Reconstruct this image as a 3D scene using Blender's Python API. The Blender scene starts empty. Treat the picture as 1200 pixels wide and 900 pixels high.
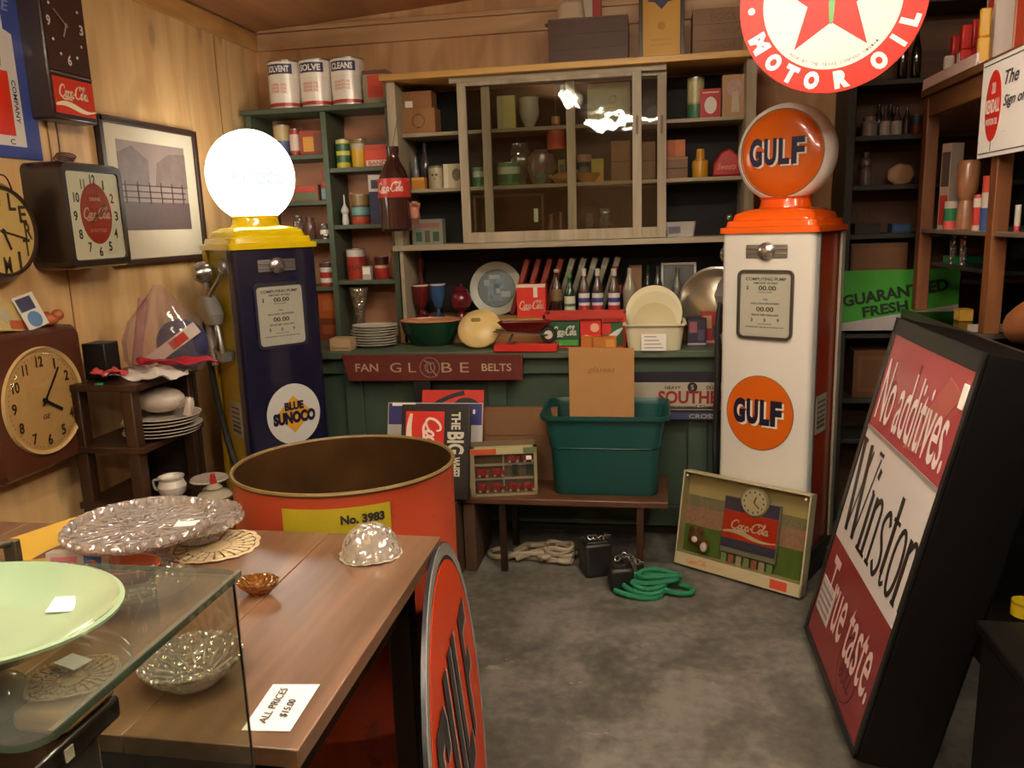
import bpy, bmesh, math, random
from mathutils import Vector, Matrix
random.seed(7)
PI = math.pi
S = bpy.context.scene
COL = S.collection

# ------------------------------------------------------------------ camera
YAW, PITCH, ROLL, FPX, HC = math.radians(10.1), math.radians(11.25), math.radians(1.95), 945.0, 1.5
_f = Vector((-math.sin(YAW)*math.cos(PITCH), math.cos(YAW)*math.cos(PITCH), -math.sin(PITCH)))
_r = Vector((math.cos(YAW), math.sin(YAW), 0)); _u = _r.cross(_f)
_c, _s = math.cos(ROLL), math.sin(ROLL)
_r, _u = _c*_r - _s*_u, _c*_u + _s*_r
CAM = Vector((0, 0, HC))
cd = bpy.data.cameras.new('camera'); cam = bpy.data.objects.new('camera', cd); COL.objects.link(cam)
cd.sensor_width = 36; cd.lens = FPX/1200*36; cd.clip_start = .02; cd.clip_end = 60
cam.matrix_world = Matrix(((_r.x, _u.x, -_f.x, 0), (_r.y, _u.y, -_f.y, 0), (_r.z, _u.z, -_f.z, HC), (0, 0, 0, 1)))
S.camera = cam

# measuring aids: where a sight line meets a plane of the room
def ray(px, py): return (px-600)/FPX*_r - (py-450)/FPX*_u + _f
def onX(px, py, v): d = ray(px, py); return CAM + d*((v)/d.x)
def onY(px, py, v): d = ray(px, py); return CAM + d*((v)/d.y)
def onZ(px, py, v): d = ray(px, py); return CAM + d*((v-HC)/d.z)
ROOTM = {}
def loc(root, px, py, y=0.0):
    """local (x, z) on the plane y of a thing"""
    Mi = ROOTM[root.name].inverted(); o = Mi @ CAM; d = Mi.to_3x3() @ ray(px, py)
    t = (y-o.y)/d.y; p = o + d*t
    return p.x, p.z

# ------------------------------------------------------------------ materials
def lin(h):
    if isinstance(h, str):
        h = h.lstrip('#'); v = [int(h[i:i+2], 16)/255 for i in (0, 2, 4)]
    else: v = h
    return tuple((c/12.92 if c <= .04045 else ((c+.055)/1.055)**2.4) for c in v) + (1,)
MC = {}
def mat(col, rough=.5, metal=0, var=.12, scale=14, bump=0, emit=0, coat=0, spec=.5):
    key = (col, rough, metal, var, scale, bump, emit, coat, spec)
    if key in MC: return MC[key]
    m = bpy.data.materials.new('paint_%s' % str(col).lstrip('#')); m.use_nodes = True
    nt = m.node_tree; b = nt.nodes['Principled BSDF']
    c = lin(col)
    b.inputs['Roughness'].default_value = rough; b.inputs['Metallic'].default_value = metal
    b.inputs['Coat Weight'].default_value = coat; b.inputs['Specular IOR Level'].default_value = spec
    tc = nt.nodes.new('ShaderNodeTexCoord'); no = nt.nodes.new('ShaderNodeTexNoise'); no.inputs['Scale'].default_value = scale
    no.inputs['Detail'].default_value = 4
    nt.links.new(tc.outputs['Object'], no.inputs['Vector'])
    r = nt.nodes.new('ShaderNodeMix'); r.data_type = 'RGBA'
    r.inputs['A'].default_value = tuple(x*(1-var) for x in c[:3]) + (1,)
    r.inputs['B'].default_value = tuple(min(1, x*(1+var)) for x in c[:3]) + (1,)
    nt.links.new(no.outputs['Fac'], r.inputs['Factor']); nt.links.new(r.outputs['Result'], b.inputs['Base Color'])
    if bump:
        bp = nt.nodes.new('ShaderNodeBump'); bp.inputs['Strength'].default_value = bump; bp.inputs['Distance'].default_value = .01
        nt.links.new(no.outputs['Fac'], bp.inputs['Height']); nt.links.new(bp.outputs['Normal'], b.inputs['Normal'])
    if emit:
        b.inputs['Emission Color'].default_value = c; b.inputs['Emission Strength'].default_value = emit
    MC[key] = m; return m

def wood(c1, c2, axis='z', rough=.55, scale=6, knots=0, name='wood', stain=0):
    key = ('wood', c1, c2, axis, rough, scale, knots, stain)
    if key in MC: return MC[key]
    m = bpy.data.materials.new(name); m.use_nodes = True; nt = m.node_tree; b = nt.nodes['Principled BSDF']; L = nt.links.new
    b.inputs['Roughness'].default_value = rough
    tc = nt.nodes.new('ShaderNodeTexCoord'); mp = nt.nodes.new('ShaderNodeMapping')
    sc = {'x': (.09, 1, 1), 'y': (1, .09, 1), 'z': (1, 1, .09)}[axis]
    mp.inputs['Scale'].default_value = sc; L(tc.outputs['Object'], mp.inputs['Vector'])
    n1 = nt.nodes.new('ShaderNodeTexNoise'); n1.inputs['Scale'].default_value = scale; n1.inputs['Detail'].default_value = 5
    n1.inputs['Distortion'].default_value = 1.2; L(mp.outputs['Vector'], n1.inputs['Vector'])
    n2 = nt.nodes.new('ShaderNodeTexNoise'); n2.inputs['Scale'].default_value = scale*9; n2.inputs['Detail'].default_value = 3
    L(mp.outputs['Vector'], n2.inputs['Vector'])
    ad = nt.nodes.new('ShaderNodeMath'); ad.operation = 'MULTIPLY_ADD'; ad.inputs[1].default_value = .35
    L(n2.outputs['Fac'], ad.inputs[0]); L(n1.outputs['Fac'], ad.inputs[2])
    cr = nt.nodes.new('ShaderNodeValToRGB'); e = cr.color_ramp.elements
    e[0].position = .5; e[0].color = lin(c1); e[1].position = .85; e[1].color = lin(c2)
    L(ad.outputs[0], cr.inputs['Fac']); out = cr.outputs['Color']
    if knots:
        sp = nt.nodes.new('ShaderNodeSeparateXYZ'); L(tc.outputs['Object'], sp.inputs[0])
        ad2 = nt.nodes.new('ShaderNodeMath'); ad2.operation = 'ADD'; L(sp.outputs['X'], ad2.inputs[0]); L(sp.outputs['Y'], ad2.inputs[1])
        cb = nt.nodes.new('ShaderNodeCombineXYZ'); L(ad2.outputs[0], cb.inputs['X']); L(sp.outputs['Z'], cb.inputs['Y'])
        mp2 = nt.nodes.new('ShaderNodeMapping'); mp2.inputs['Scale'].default_value = (1, .42, 1) if axis == 'z' else (.42, 1, 1)
        L(cb.outputs[0], mp2.inputs['Vector'])
        # flowing plywood figure
        mp3 = nt.nodes.new('ShaderNodeMapping'); mp3.inputs['Scale'].default_value = (1, .22, 1) if axis == 'z' else (.22, 1, 1); L(cb.outputs[0], mp3.inputs['Vector'])
        wn = nt.nodes.new('ShaderNodeTexNoise'); wn.noise_dimensions = '2D'; wn.inputs['Scale'].default_value = 3.0; wn.inputs['Detail'].default_value = 2; L(mp3.outputs['Vector'], wn.inputs['Vector'])
        ml = nt.nodes.new('ShaderNodeMath'); ml.operation = 'MULTIPLY'; ml.inputs[1].default_value = 26; L(wn.outputs['Fac'], ml.inputs[0])
        sn = nt.nodes.new('ShaderNodeMath'); sn.operation = 'SINE'; L(ml.outputs[0], sn.inputs[0])
        mr = nt.nodes.new('ShaderNodeMapRange'); mr.inputs['From Min'].default_value = .2; mr.inputs['From Max'].default_value = 1; mr.inputs['To Min'].default_value = 0; mr.inputs['To Max'].default_value = .45
        L(sn.outputs[0], mr.inputs['Value'])
        mg = nt.nodes.new('ShaderNodeMix'); mg.data_type = 'RGBA'; mg.inputs['B'].default_value = tuple(v*.72 for v in lin(c2)[:3]) + (1,)
        L(mr.outputs['Result'], mg.inputs['Factor']); L(out, mg.inputs['A']); out = mg.outputs['Result']
        vo = nt.nodes.new('ShaderNodeTexVoronoi'); vo.voronoi_dimensions = '2D'; vo.inputs['Scale'].default_value = knots; L(mp2.outputs['Vector'], vo.inputs['Vector'])
        k = nt.nodes.new('ShaderNodeMapRange'); k.inputs['From Min'].default_value = .03; k.inputs['From Max'].default_value = .075
        k.inputs['To Min'].default_value = .75; k.inputs['To Max'].default_value = 0
        L(vo.outputs['Distance'], k.inputs['Value'])
        mx = nt.nodes.new('ShaderNodeMix'); mx.data_type = 'RGBA'; mx.inputs['B'].default_value = tuple(v*.45 for v in lin(c1)[:3]) + (1,)
        L(k.outputs['Result'], mx.inputs['Factor']); L(out, mx.inputs['A']); out = mx.outputs['Result']
    L(out, b.inputs['Base Color'])
    bp = nt.nodes.new('ShaderNodeBump'); bp.inputs['Strength'].default_value = .12; bp.inputs['Distance'].default_value = .004
    L(ad.outputs[0], bp.inputs['Height']); L(bp.outputs['Normal'], b.inputs['Normal'])
    MC[key] = m; return m

def sheet_glass(tint='#e9f2ea', refl=.10, wav=0.0, name='sheet_glass', milky=0.0):
    """thin pane: lets light straight through, mirrors a little of it (more at grazing angles)"""
    key = (name, tint, refl, wav, milky)
    if key in MC: return MC[key]
    m = bpy.data.materials.new(name); m.use_nodes = True; nt = m.node_tree; nt.nodes.clear(); L = nt.links.new
    o = nt.nodes.new('ShaderNodeOutputMaterial'); t = nt.nodes.new('ShaderNodeBsdfTransparent'); t.inputs['Color'].default_value = lin(tint)
    g = nt.nodes.new('ShaderNodeBsdfGlossy'); g.inputs['Roughness'].default_value = .02
    lw = nt.nodes.new('ShaderNodeLayerWeight'); lw.inputs['Blend'].default_value = .5
    pw = nt.nodes.new('ShaderNodeMath'); pw.operation = 'POWER'; pw.inputs[1].default_value = 4; L(lw.outputs['Facing'], pw.inputs[0])
    ma = nt.nodes.new('ShaderNodeMath'); ma.operation = 'MULTIPLY_ADD'; ma.inputs[1].default_value = .8-refl*.4; ma.inputs[2].default_value = refl*.4; L(pw.outputs[0], ma.inputs[0])
    mx = nt.nodes.new('ShaderNodeMixShader'); L(ma.outputs[0], mx.inputs['Fac'])
    base = t
    if milky:
        d = nt.nodes.new('ShaderNodeBsdfTranslucent'); d.inputs['Color'].default_value = lin(tint)
        d2 = nt.nodes.new('ShaderNodeBsdfDiffuse'); d2.inputs['Color'].default_value = lin(tint)
        a = nt.nodes.new('ShaderNodeMixShader'); a.inputs['Fac'].default_value = .5; L(d.outputs[0], a.inputs[1]); L(d2.outputs[0], a.inputs[2])
        b = nt.nodes.new('ShaderNodeMixShader'); b.inputs['Fac'].default_value = milky; L(t.outputs[0], b.inputs[1]); L(a.outputs[0], b.inputs[2]); base = b
    L(base.outputs[0], mx.inputs[1]); L(g.outputs[0], mx.inputs[2]); L(mx.outputs[0], o.inputs['Surface'])
    if wav:
        tc = nt.nodes.new('ShaderNodeTexCoord'); no = nt.nodes.new('ShaderNodeTexNoise'); no.inputs['Scale'].default_value = wav
        L(tc.outputs['Object'], no.inputs['Vector']); bp = nt.nodes.new('ShaderNodeBump'); bp.inputs['Strength'].default_value = .6
        bp.inputs['Distance'].default_value = .004; L(no.outputs['Fac'], bp.inputs['Height'])
        L(bp.outputs['Normal'], g.inputs['Normal']); L(bp.outputs['Normal'], lw.inputs['Normal'])
    MC[key] = m; return m

def crystal(tint='#f4efe6', scale=70, name='cut_crystal', milky=.12, blend=.6):
    milky = min(.6, milky+.12)
    key = (name, tint, scale, milky, blend)
    if key in MC: return MC[key]
    m = sheet_glass(tint, blend, 0, name, milky); m = m.copy(); m.name = name
    nt = m.node_tree; L = nt.links.new
    g = [n for n in nt.nodes if n.type == 'BSDF_GLOSSY'][0]; lw = [n for n in nt.nodes if n.type == 'LAYER_WEIGHT'][0]
    g.inputs['Roughness'].default_value = .08
    tc = nt.nodes.new('ShaderNodeTexCoord'); vo = nt.nodes.new('ShaderNodeTexVoronoi'); vo.inputs['Scale'].default_value = scale
    L(tc.outputs['Object'], vo.inputs['Vector'])
    bp = nt.nodes.new('ShaderNodeBump'); bp.inputs['Strength'].default_value = 1; bp.inputs['Distance'].default_value = .012
    L(vo.outputs['Distance'], bp.inputs['Height']); L(bp.outputs['Normal'], g.inputs['Normal']); L(bp.outputs['Normal'], lw.inputs['Normal'])
    MC[key] = m; return m

CHROME = mat('#b9b6b0', .22, .9, .05); STEEL = mat('#8d8c8a', .35, .85, .1)
BLACK = mat('#0d0c0c', .45); WHITE = mat('#efeae0', .5, var=.04); CREAM = mat('#e8dfc0', .45, var=.05)
DARKWOOD = wood('#1b0d07', '#37200f', 'z', .4, name='dark_wood')
COKERED = mat('#d8281c', .4, var=.05); PAPER = mat('#f3efe6', .7, var=.03); INK = mat('#1b1a1d', .6)
CARD = mat('#a87a4a', .8, var=.1, scale=30); RED = mat('#b4231b', .45)

# ------------------------------------------------------------------ mesh builder
class MB:
    def __init__(s): s.v = []; s.f = []; s.m = []
    def add(s, vs, fs, m=0):
        n = len(s.v); s.v += [tuple(v) for v in vs]
        for f in fs: s.f.append([n+i for i in f]); s.m.append(m)
        return s
    def box(s, x0, x1, y0, y1, z0, z1, m=0):
        v = [(x, y, z) for z in (z0, z1) for y in (y0, y1) for x in (x0, x1)]
        return s.add(v, [(0, 2, 3, 1), (4, 5, 7, 6), (0, 1, 5, 4), (2, 6, 7, 3), (0, 4, 6, 2), (1, 3, 7, 5)], m)
    def obox(s, c, size, R, m=0):
        v = [Vector(c) + R @ Vector((sx*size[0]/2, sy*size[1]/2, sz*size[2]/2)) for sz in (-1, 1) for sy in (-1, 1) for sx in (-1, 1)]
        return s.add(v, [(0, 2, 3, 1), (4, 5, 7, 6), (0, 1, 5, 4), (2, 6, 7, 3), (0, 4, 6, 2), (1, 3, 7, 5)], m)
    def lathe(s, prof, c=(0, 0, 0), seg=28, m=0, axis='z', ms=None, rmod=None, sx=1, sy=1):
        n = len(prof); vs = []
        for i in range(seg):
            a = 2*PI*i/seg
            for k, (r, h) in enumerate(prof):
                q = r*(rmod(a, k) if rmod else 1)
                p = (q*math.cos(a)*sx, q*math.sin(a)*sy, h)
                if axis == 'y': p = (p[0], -p[2], p[1])
                elif axis == 'x': p = (p[2], p[1], -p[0])
                vs.append((p[0]+c[0], p[1]+c[1], p[2]+c[2]))
        for k in range(n-1):
            fs = [(i*n+k, ((i+1) % seg)*n+k, ((i+1) % seg)*n+k+1, i*n+k+1) for i in range(seg)]
            if k == 0: s.add(vs, fs, ms[k] if ms else m); base = len(s.v)-len(vs)
            else:
                for f in fs: s.f.append([base+i for i in f]); s.m.append(ms[k] if ms else m)
        # close ends that stop short of the axis with a cap when the radius is not zero is left to the profile
        return s
    def cyl(s, c, r, h, m=0, seg=24, axis='z'):
        return s.lathe([(0, 0), (r, 0), (r, h), (0, h)], c, seg, m, axis)
    def loft(s, loops, m=0, cap=(1, 1), ms=None):
        n = len(loops[0]); base = len(s.v)
        for l in loops: s.v += [tuple(p) for p in l]
        for k in range(len(loops)-1):
            for i in range(n):
                j = (i+1) % n; s.f.append([base+k*n+i, base+k*n+j, base+(k+1)*n+j, base+(k+1)*n+i]); s.m.append(ms[k] if ms else m)
        if cap[0]: s.f.append([base+i for i in range(n)][::-1]); s.m.append(ms[0] if ms else m)
        if cap[1]: s.f.append([base+(len(loops)-1)*n+i for i in range(n)]); s.m.append(ms[-1] if ms else m)
        return s
    def tube(s, pts, r, m=0, seg=8, closed=False, flat=1.0):
        pts = [Vector(p) for p in pts]; N = len(pts); loops = []; prev = None
        for i, p in enumerate(pts):
            a = pts[(i-1) % N] if (closed or i) else p; b = pts[(i+1) % N] if (closed or i < N-1) else p
            t = (b-a).normalized()
            if prev is None: n = t.orthogonal().normalized()
            else:
                n = prev - t*prev.dot(t); n = n.normalized() if n.length > 1e-6 else t.orthogonal().normalized()
            prev = n; bb = t.cross(n)
            rr = r[i] if isinstance(r, (list, tuple)) else r
            loops.append([p + (n*math.cos(2*PI*k/seg) + bb*math.sin(2*PI*k/seg)*flat)*rr for k in range(seg)])
        if closed: loops.append(loops[0]); return s.loft(loops, m, (0, 0))
        return s.loft(loops, m)
    def prism(s, poly, y0, y1, m=0):
        """outline in x,z pushed from y0 to y1"""
        n = len(poly); vs = [(x, y0, z) for x, z in poly] + [(x, y1, z) for x, z in poly]
        fs = [list(range(n)), list(range(n, 2*n))[::-1]] + [(i, i+n, (i+1) % n+n, (i+1) % n) for i in range(n)]
        return s.add(vs, fs, m)
    def disc(s, cx, cz, r, y0, y1, m=0, seg=40, rz=None):
        rz = rz or r
        return s.prism([(cx+r*math.cos(2*PI*i/seg), cz+rz*math.sin(2*PI*i/seg)) for i in range(seg)], y0, y1, m)
    def ring(s, cx, cz, r0, r1, y0, y1, m=0, seg=48):
        for i in range(seg):
            a, b = 2*PI*i/seg, 2*PI*(i+1)/seg
            P = [(cx+r*math.cos(t), cz+r*math.sin(t)) for r, t in ((r0, a), (r1, a), (r1, b), (r0, b))]
            s.prism(P, y0, y1, m)
        return s
    def ribbon(s, pts, w, y0, y1, m=0):
        P = [Vector((a, b)) for a, b in pts]; L = []; R = []
        for i, p in enumerate(P):
            t = (P[min(i+1, len(P)-1)] - P[max(i-1, 0)]); t = t.normalized() if t.length > 1e-9 else Vector((1, 0))
            n = Vector((-t.y, t.x)); ww = (w[i] if isinstance(w, list) else w)/2
            L.append(p+n*ww); R.append(p-n*ww)
        for i in range(len(P)-1):
            s.prism([tuple(R[i]), tuple(R[i+1]), tuple(L[i+1]), tuple(L[i])], y0, y1, m)
        return s
    def sphere(s, c, r, m=0, seg=20, rings=10, sc=(1, 1, 1)):
        prof = [(max(1e-5, r*math.sin(PI*i/rings)), -r*math.cos(PI*i/rings)) for i in range(rings+1)]
        n0 = len(s.v); s.lathe(prof, (0, 0, 0), seg, m)
        for i in range(n0, len(s.v)):
            v = s.v[i]; s.v[i] = (v[0]*sc[0]+c[0], v[1]*sc[1]+c[1], v[2]*sc[2]+c[2])
        return s
    def xf(s, M):
        s.v = [tuple(M @ Vector(v)) for v in s.v]; return s
    def build(s, name, mats, parent=None, loc=(0, 0, 0), rot=(0, 0, 0), bevel=0, smooth=35, solid=0, sub=0):
        me = bpy.data.meshes.new(name); me.from_pydata(s.v, [], s.f)
        if not isinstance(mats, (list, tuple)): mats = [mats]
        for m in mats: me.materials.append(m)
        me.polygons.foreach_set('material_index', s.m)
        bm = bmesh.new(); bm.from_mesh(me); bmesh.ops.remove_doubles(bm, verts=bm.verts, dist=1e-5)
        bmesh.ops.recalc_face_normals(bm, faces=bm.faces); bm.to_mesh(me); bm.free()
        if smooth:
            me.polygons.foreach_set('use_smooth', [True]*len(me.polygons)); me.set_sharp_from_angle(angle=math.radians(smooth))
        o = bpy.data.objects.new(name, me); COL.objects.link(o); o.location = loc; o.rotation_euler = rot
        ROOTM[o.name] = Matrix.LocRotScale(Vector(loc), o.rotation_euler, None)
        if parent: o.parent = parent
        if solid: md = o.modifiers.new('thickness', 'SOLIDIFY'); md.thickness = solid; md.offset = 0
        if bevel: md = o.modifiers.new('edges', 'BEVEL'); md.width = bevel; md.segments = 2; md.limit_method = 'ANGLE'; md.angle_limit = .6
        if sub: md = o.modifiers.new('soft', 'SUBSURF'); md.levels = sub; md.render_levels = sub
        return o

def rrect(w, d, r, z, cx=0, cy=0, n=5):
    out = []
    for qx, qy, a0 in ((1, 1, 0), (-1, 1, 90), (-1, -1, 180), (1, -1, 270)):
        for k in range(n+1):
            a = math.radians(a0+90*k/n); out.append((cx+qx*(w/2-r)+r*math.cos(a), cy+qy*(d/2-r)+r*math.sin(a), z))
    return out
def rrect_xz(w, h, r, cx=0, cz=0, n=5): return [(x, y) for x, y, _ in rrect(w, h, r, 0, cx, cz, n)]

def tag(o, label, cat, group=None, kind=None):
    o['label'] = label; o['category'] = cat
    if group: o['group'] = group
    if kind: o['kind'] = kind
    return o
def thing(name, label, cat, at=(0, 0, 0), rz=0, group=None, rx=0, ry=0):
    o = bpy.data.objects.new(name, None); COL.objects.link(o); o.empty_display_size = .05
    R = Matrix.Rotation(rz, 4, 'Z') @ Matrix.Rotation(rx, 4, 'X') @ Matrix.Rotation(ry, 4, 'Y')
    M = Matrix.Translation(Vector(at)) @ R; o.matrix_world = M; ROOTM[o.name] = M.copy()
    return tag(o, label, cat, group)
def structure(o): o['kind'] = 'structure'; return o

def tree_copy(o, parent=None):
    c = o.copy(); COL.objects.link(c)
    if parent: c.parent = parent
    for ch in o.children: tree_copy(ch, c)
    return c

TC = {}
def text_verts(s, bold=0.0, shear=0.0):
    k = (s, bold, shear)
    if k in TC: return TC[k]
    cu = bpy.data.curves.new('t', 'FONT'); cu.body = s; cu.resolution_u = 3; cu.offset = bold; cu.shear = shear
    cu.align_x = 'LEFT'
    ob = bpy.data.objects.new('t', cu); COL.objects.link(ob)
    dg = bpy.context.evaluated_depsgraph_get(); me = bpy.data.meshes.new_from_object(ob.evaluated_get(dg))
    vs = [(v.co.x, v.co.y) for v in me.vertices]; fs = [tuple(p.vertices) for p in me.polygons]
    bpy.data.objects.remove(ob); bpy.data.curves.remove(cu); bpy.data.meshes.remove(me)
    x0, x1 = min(v[0] for v in vs), max(v[0] for v in vs); y0, y1 = min(v[1] for v in vs), max(v[1] for v in vs)
    r = ([((x-x0)/(x1-x0), (y-y0)/(y1-y0)) for x, y in vs], fs, (x1-x0)/(y1-y0)); TC[k] = r; return r
def add_text(mb, s, cx, cz, w, h, y=-.001, m=0, bold=.012, shear=0, ang=0, th=.0006, fx=None):
    """letters filling a w x h rectangle centred at cx, cz on the face of a thing (facing -y)"""
    vs, fs, asp = text_verts(s, bold, shear)
    if w is None: w = h*asp
    ca, sa = math.cos(ang), math.sin(ang); P = []
    for u, v in vs:
        a, b = (u-.5)*w, (v-.5)*h
        if fx: a, b = fx(a, b)
        P.append((cx+a*ca-b*sa, y, cz+a*sa+b*ca))
    n = len(P); mb.add(P + [(x, y-th, z) for x, _, z in P], [f for f in fs] + [tuple(i+n for i in f)[::-1] for f in fs], m)
    return mb
def lettering(s, cx, cz, w, h, parent, mt, name='lettering', **k):
    return add_text(MB(), s, cx, cz, w, h, **k).build(name, mt, parent, smooth=0)

def block_letter(mb, ch, cx, cz, w, h, y, m=0, th=.0012):
    """heavy condensed sign capitals"""
    P = {'G': [[(0, .12), (.12, 0), (.36, 0), (.36, 1), (.12, 1), (0, .88)], [(.36, .82), (.88, .82), (1, .88), (.88, 1), (.36, 1)], [(.66, .66), (1, .66), (1, .88), (.88, .9), (.66, .82)],
               [(.36, 0), (.88, 0), (1, .12), (.66, .18), (.36, .18)], [(.66, .1), (1, .1), (1, .5), (.52, .5), (.52, .38), (.66, .38)]],
         'U': [[(0, .12), (.12, 0), (.36, 0), (.36, 1), (0, 1)], [(.36, 0), (.66, 0), (.66, .18), (.36, .18)], [(.66, 0), (.88, 0), (1, .12), (1, 1), (.66, 1)]],
         'L': [[(0, 0), (.38, 0), (.38, 1), (0, 1)], [(.38, 0), (1, 0), (1, .18), (.38, .18)]],
         'F': [[(0, 0), (.36, 0), (.36, 1), (0, 1)], [(.36, .82), (1, .82), (1, 1), (.36, 1)], [(.36, .44), (.84, .44), (.84, .6), (.36, .6)]]}[ch]
    for p in P: mb.prism([(cx+(a-.5)*w, cz+(b-.5)*h) for a, b in p], y-th, y, m)
    return mb
def smooth_line(pts, n=6):
    P = [Vector(p) for p in pts]; out = []
    for i in range(len(P)-1):
        a, b, c, d = P[max(i-1, 0)], P[i], P[i+1], P[min(i+2, len(P)-1)]
        for k in range(n):
            t = k/n; out.append(.5*((2*b) + (c-a)*t + (2*a-5*b+4*c-d)*t*t + (3*b-a-3*c+d)*t**3))
    out.append(P[-1]); return out
def script_logo(mb, cx, cz, w, h, y=-.001, m=0, th=.0006, ang=0, bold=1.0):
    """flowing white brush script of the cola signs"""
    def C(x): return [(x+.95, .68), (x+.85, .93), (x+.5, .92), (x+.17, .6), (x+.12, .2), (x+.4, .0), (x+.75, .08), (x+1.0, .25)]
    def oo(x): return [(x+.17*math.cos(t/9*2*PI)+.06*math.sin(t/9*2*PI), .25+.24*math.sin(t/9*2*PI)) for t in range(10)]
    def stem(x): return [(x, .5), (x, .15), (x+.06, .02), (x+.2, .1)]
    L = [C(0), oo(1.2), [(1.78, .42), (1.62, .5), (1.46, .3), (1.5, .05), (1.68, .0), (1.88, .12)], oo(2.1), stem(2.3),
         [(2.5, .28), (2.72, .32)], C(2.7), oo(3.9), [(4.08, .2), (4.3, .7), (4.42, 1.0), (4.28, 1.0), (4.2, .5), (4.24, .05), (4.4, .08)], oo(4.62), stem(4.82),
         [(.4, .0), (.8, -.16), (1.5, -.12), (2.2, -.2)], [(3.2, .93), (3.7, 1.02), (4.1, .86)]]
    ca, sa = math.cos(ang), math.sin(ang)
    for k, l in enumerate(L):
        pts = smooth_line(l, 4); ws = []
        Q = []
        for i, p in enumerate(pts):
            u = ((p[0]+.12*p[1])-2.5)/5.1*w; v = (p[1]-.42)/1.25*h
            Q.append((cx+u*ca-v*sa, cz+u*sa+v*ca)); ws.append(h*.115*bold*(.65+.5*math.sin(PI*i/(len(pts)-1))))
        mb.ribbon(Q, ws, y-th, y, m)
    return mb
def wave_ribbon(mb, x0, x1, zc, amp, w, y, m, vertical=False):
    P = []; W = []
    for i in range(17):
        t = i/16; a = x0+(x1-x0)*t; b = zc+amp*math.sin(t*2*PI*.9+.3)
        P.append((b, a) if vertical else (a, b)); W.append(w*(.35+.9*math.sin(PI*min(1, t*1.05+.05))))
    return mb.ribbon(P, W, y-.0006, y, m)

# ------------------------------------------------------------------ small goods
def span(px0, px1, Y, py=300):
    a, b = onY(px0, py, Y).x, onY(px1, py, Y).x; return (a+b)/2, b-a
def top_z(px, py, Y): return onY(px, py, Y).z
def fit(px0, py0, px1, Y, z):
    cx, w = span(px0, px1, Y, py0); return cx, w, max(.01, top_z((px0+px1)/2, py0, Y)-z)
def carton(name, label, cat, px, Y, z, col, deco=(), d=None, group=None, rz=0, rough=.6, words=(), bev=.002):
    """px = (left, top, right) in the photo; deco = (x0, x1, z0, z1, colour) in fractions of the front"""
    cx, w, h = fit(px[0], px[1], px[2], Y, z); d = d or w*.7
    b = MB().box(-w/2, w/2, 0, d, 0, h); ms = [mat(col, rough)]
    for kk, (x0, x1, z0, z1, c) in enumerate(deco):
        ms.append(mat(c, rough)); b.box(-w/2+w*x0, -w/2+w*x1, -.0012-.0004*kk, .001, h*z0, h*z1, len(ms)-1)
    for t, fx, fz, fw, fh, c in words:
        ms.append(mat(c, rough)); add_text(b, t, -w/2+w*fx, h*fz, w*fw, h*fh, -.0032, len(ms)-1)
    o = b.build(name, ms, None, (cx, Y, z), (0, 0, rz), smooth=0)
    return tag(o, label, cat, group)
def can(name, label, cat, px, Y, z, bands, group=None, metal=0, rough=.35, words=None, lid=None):
    """bands = (height fraction, colour) from the bottom up"""
    cx, w, h = fit(px[0], px[1], px[2], Y, z); r = w/2
    prof = [(0, 0), (r*.96, 0), (r, .004)]; ms = [0, 0]; mats = []
    for fr, c in bands:
        mats.append(mat(c, rough, metal)); prof.append((r, h*fr-.0001)); ms.append(len(mats)-1); 
    prof[-1] = (r, h*.97); prof += [(r*1.02, h*.975), (r*1.02, h), (r*.94, h), (r*.93, h*.985), (0, h*.985)]
    lidm = len(mats); mats.append(mat(lid, .4) if lid else STEEL); ms += [lidm]*5
    b = MB().lathe(prof, (0, 0, 0), 28, ms=ms[:len(prof)-1])
    if words:
        t, fz, fw, fh, c = words; mats.append(mat(c, .5)); k = len(b.v)
        add_text(b, t, 0, h*fz, 2*r*fw, h*fh, 0, len(mats)-1)
        for i in range(k, len(b.v)):
            x, y, zz = b.v[i]; a = x/r; b.v[i] = ((r+.0015)*math.sin(a), -(r+.0015)*math.cos(a), zz)
    o = b.build(name, mats, None, (cx, Y+r, z)); return tag(o, label, cat, group)
BOTTLE = [(0, 0), (.42, 0), (.5, .03), (.5, .5), (.47, .58), (.3, .72), (.19, .82), (.17, .93), (.2, .94), (.2, 1), (0, 1)]
JAR = [(0, 0), (.44, 0), (.5, .05), (.5, .7), (.38, .8), (.38, .84), (.4, .85), (.4, 1), (0, 1)]
GOBLET = [(0, 0), (.42, 0), (.4, .03), (.12, .1), (.1, .25), (.3, .34), (.46, .6), (.5, 1), (.46, 1), (.4, .6), (.2, .4), (0, .38)]
VASE = [(0, 0), (.3, 0), (.34, .05), (.5, .4), (.46, .65), (.28, .85), (.38, 1), (.34, 1), (.24, .85), (0, .8)]
def lathed(name, label, cat, px, Y, z, prof, m, group=None, lab=None, cap=None, sy=1):
    cx, w, h = fit(px[0], px[1], px[2], Y, z)
    b = MB().lathe([(max(r*w, 0), q*h) for r, q in prof], (0, 0, 0), 24, sy=sy)
    if not lab and not cap:
        return tag(b.build(name, m, None, (cx, Y+w/2*sy, z)), label, cat, group)
    t = thing(name, label, cat, (cx, Y+w/2*sy, z), 0, group)
    b.build('glass_body' if 'bottle' in name else 'body', m, t)
    if lab:
        R = max(r for r, q in prof)*w+.0008
        for q0, q1, c in lab: MB().lathe([(R, q0*h), (R, q1*h)], (0, 0, 0), 24).build('paper_label', mat(c, .6), t)
    if cap:
        q0, c = cap; MB().lathe([(.22*w, q0*h), (.23*w, q0*h+.001), (.23*w, h*1.015), (0, h*1.015)], (0, 0, 0), 16).build('cap', mat(c, .4), t)
    return t

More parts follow.
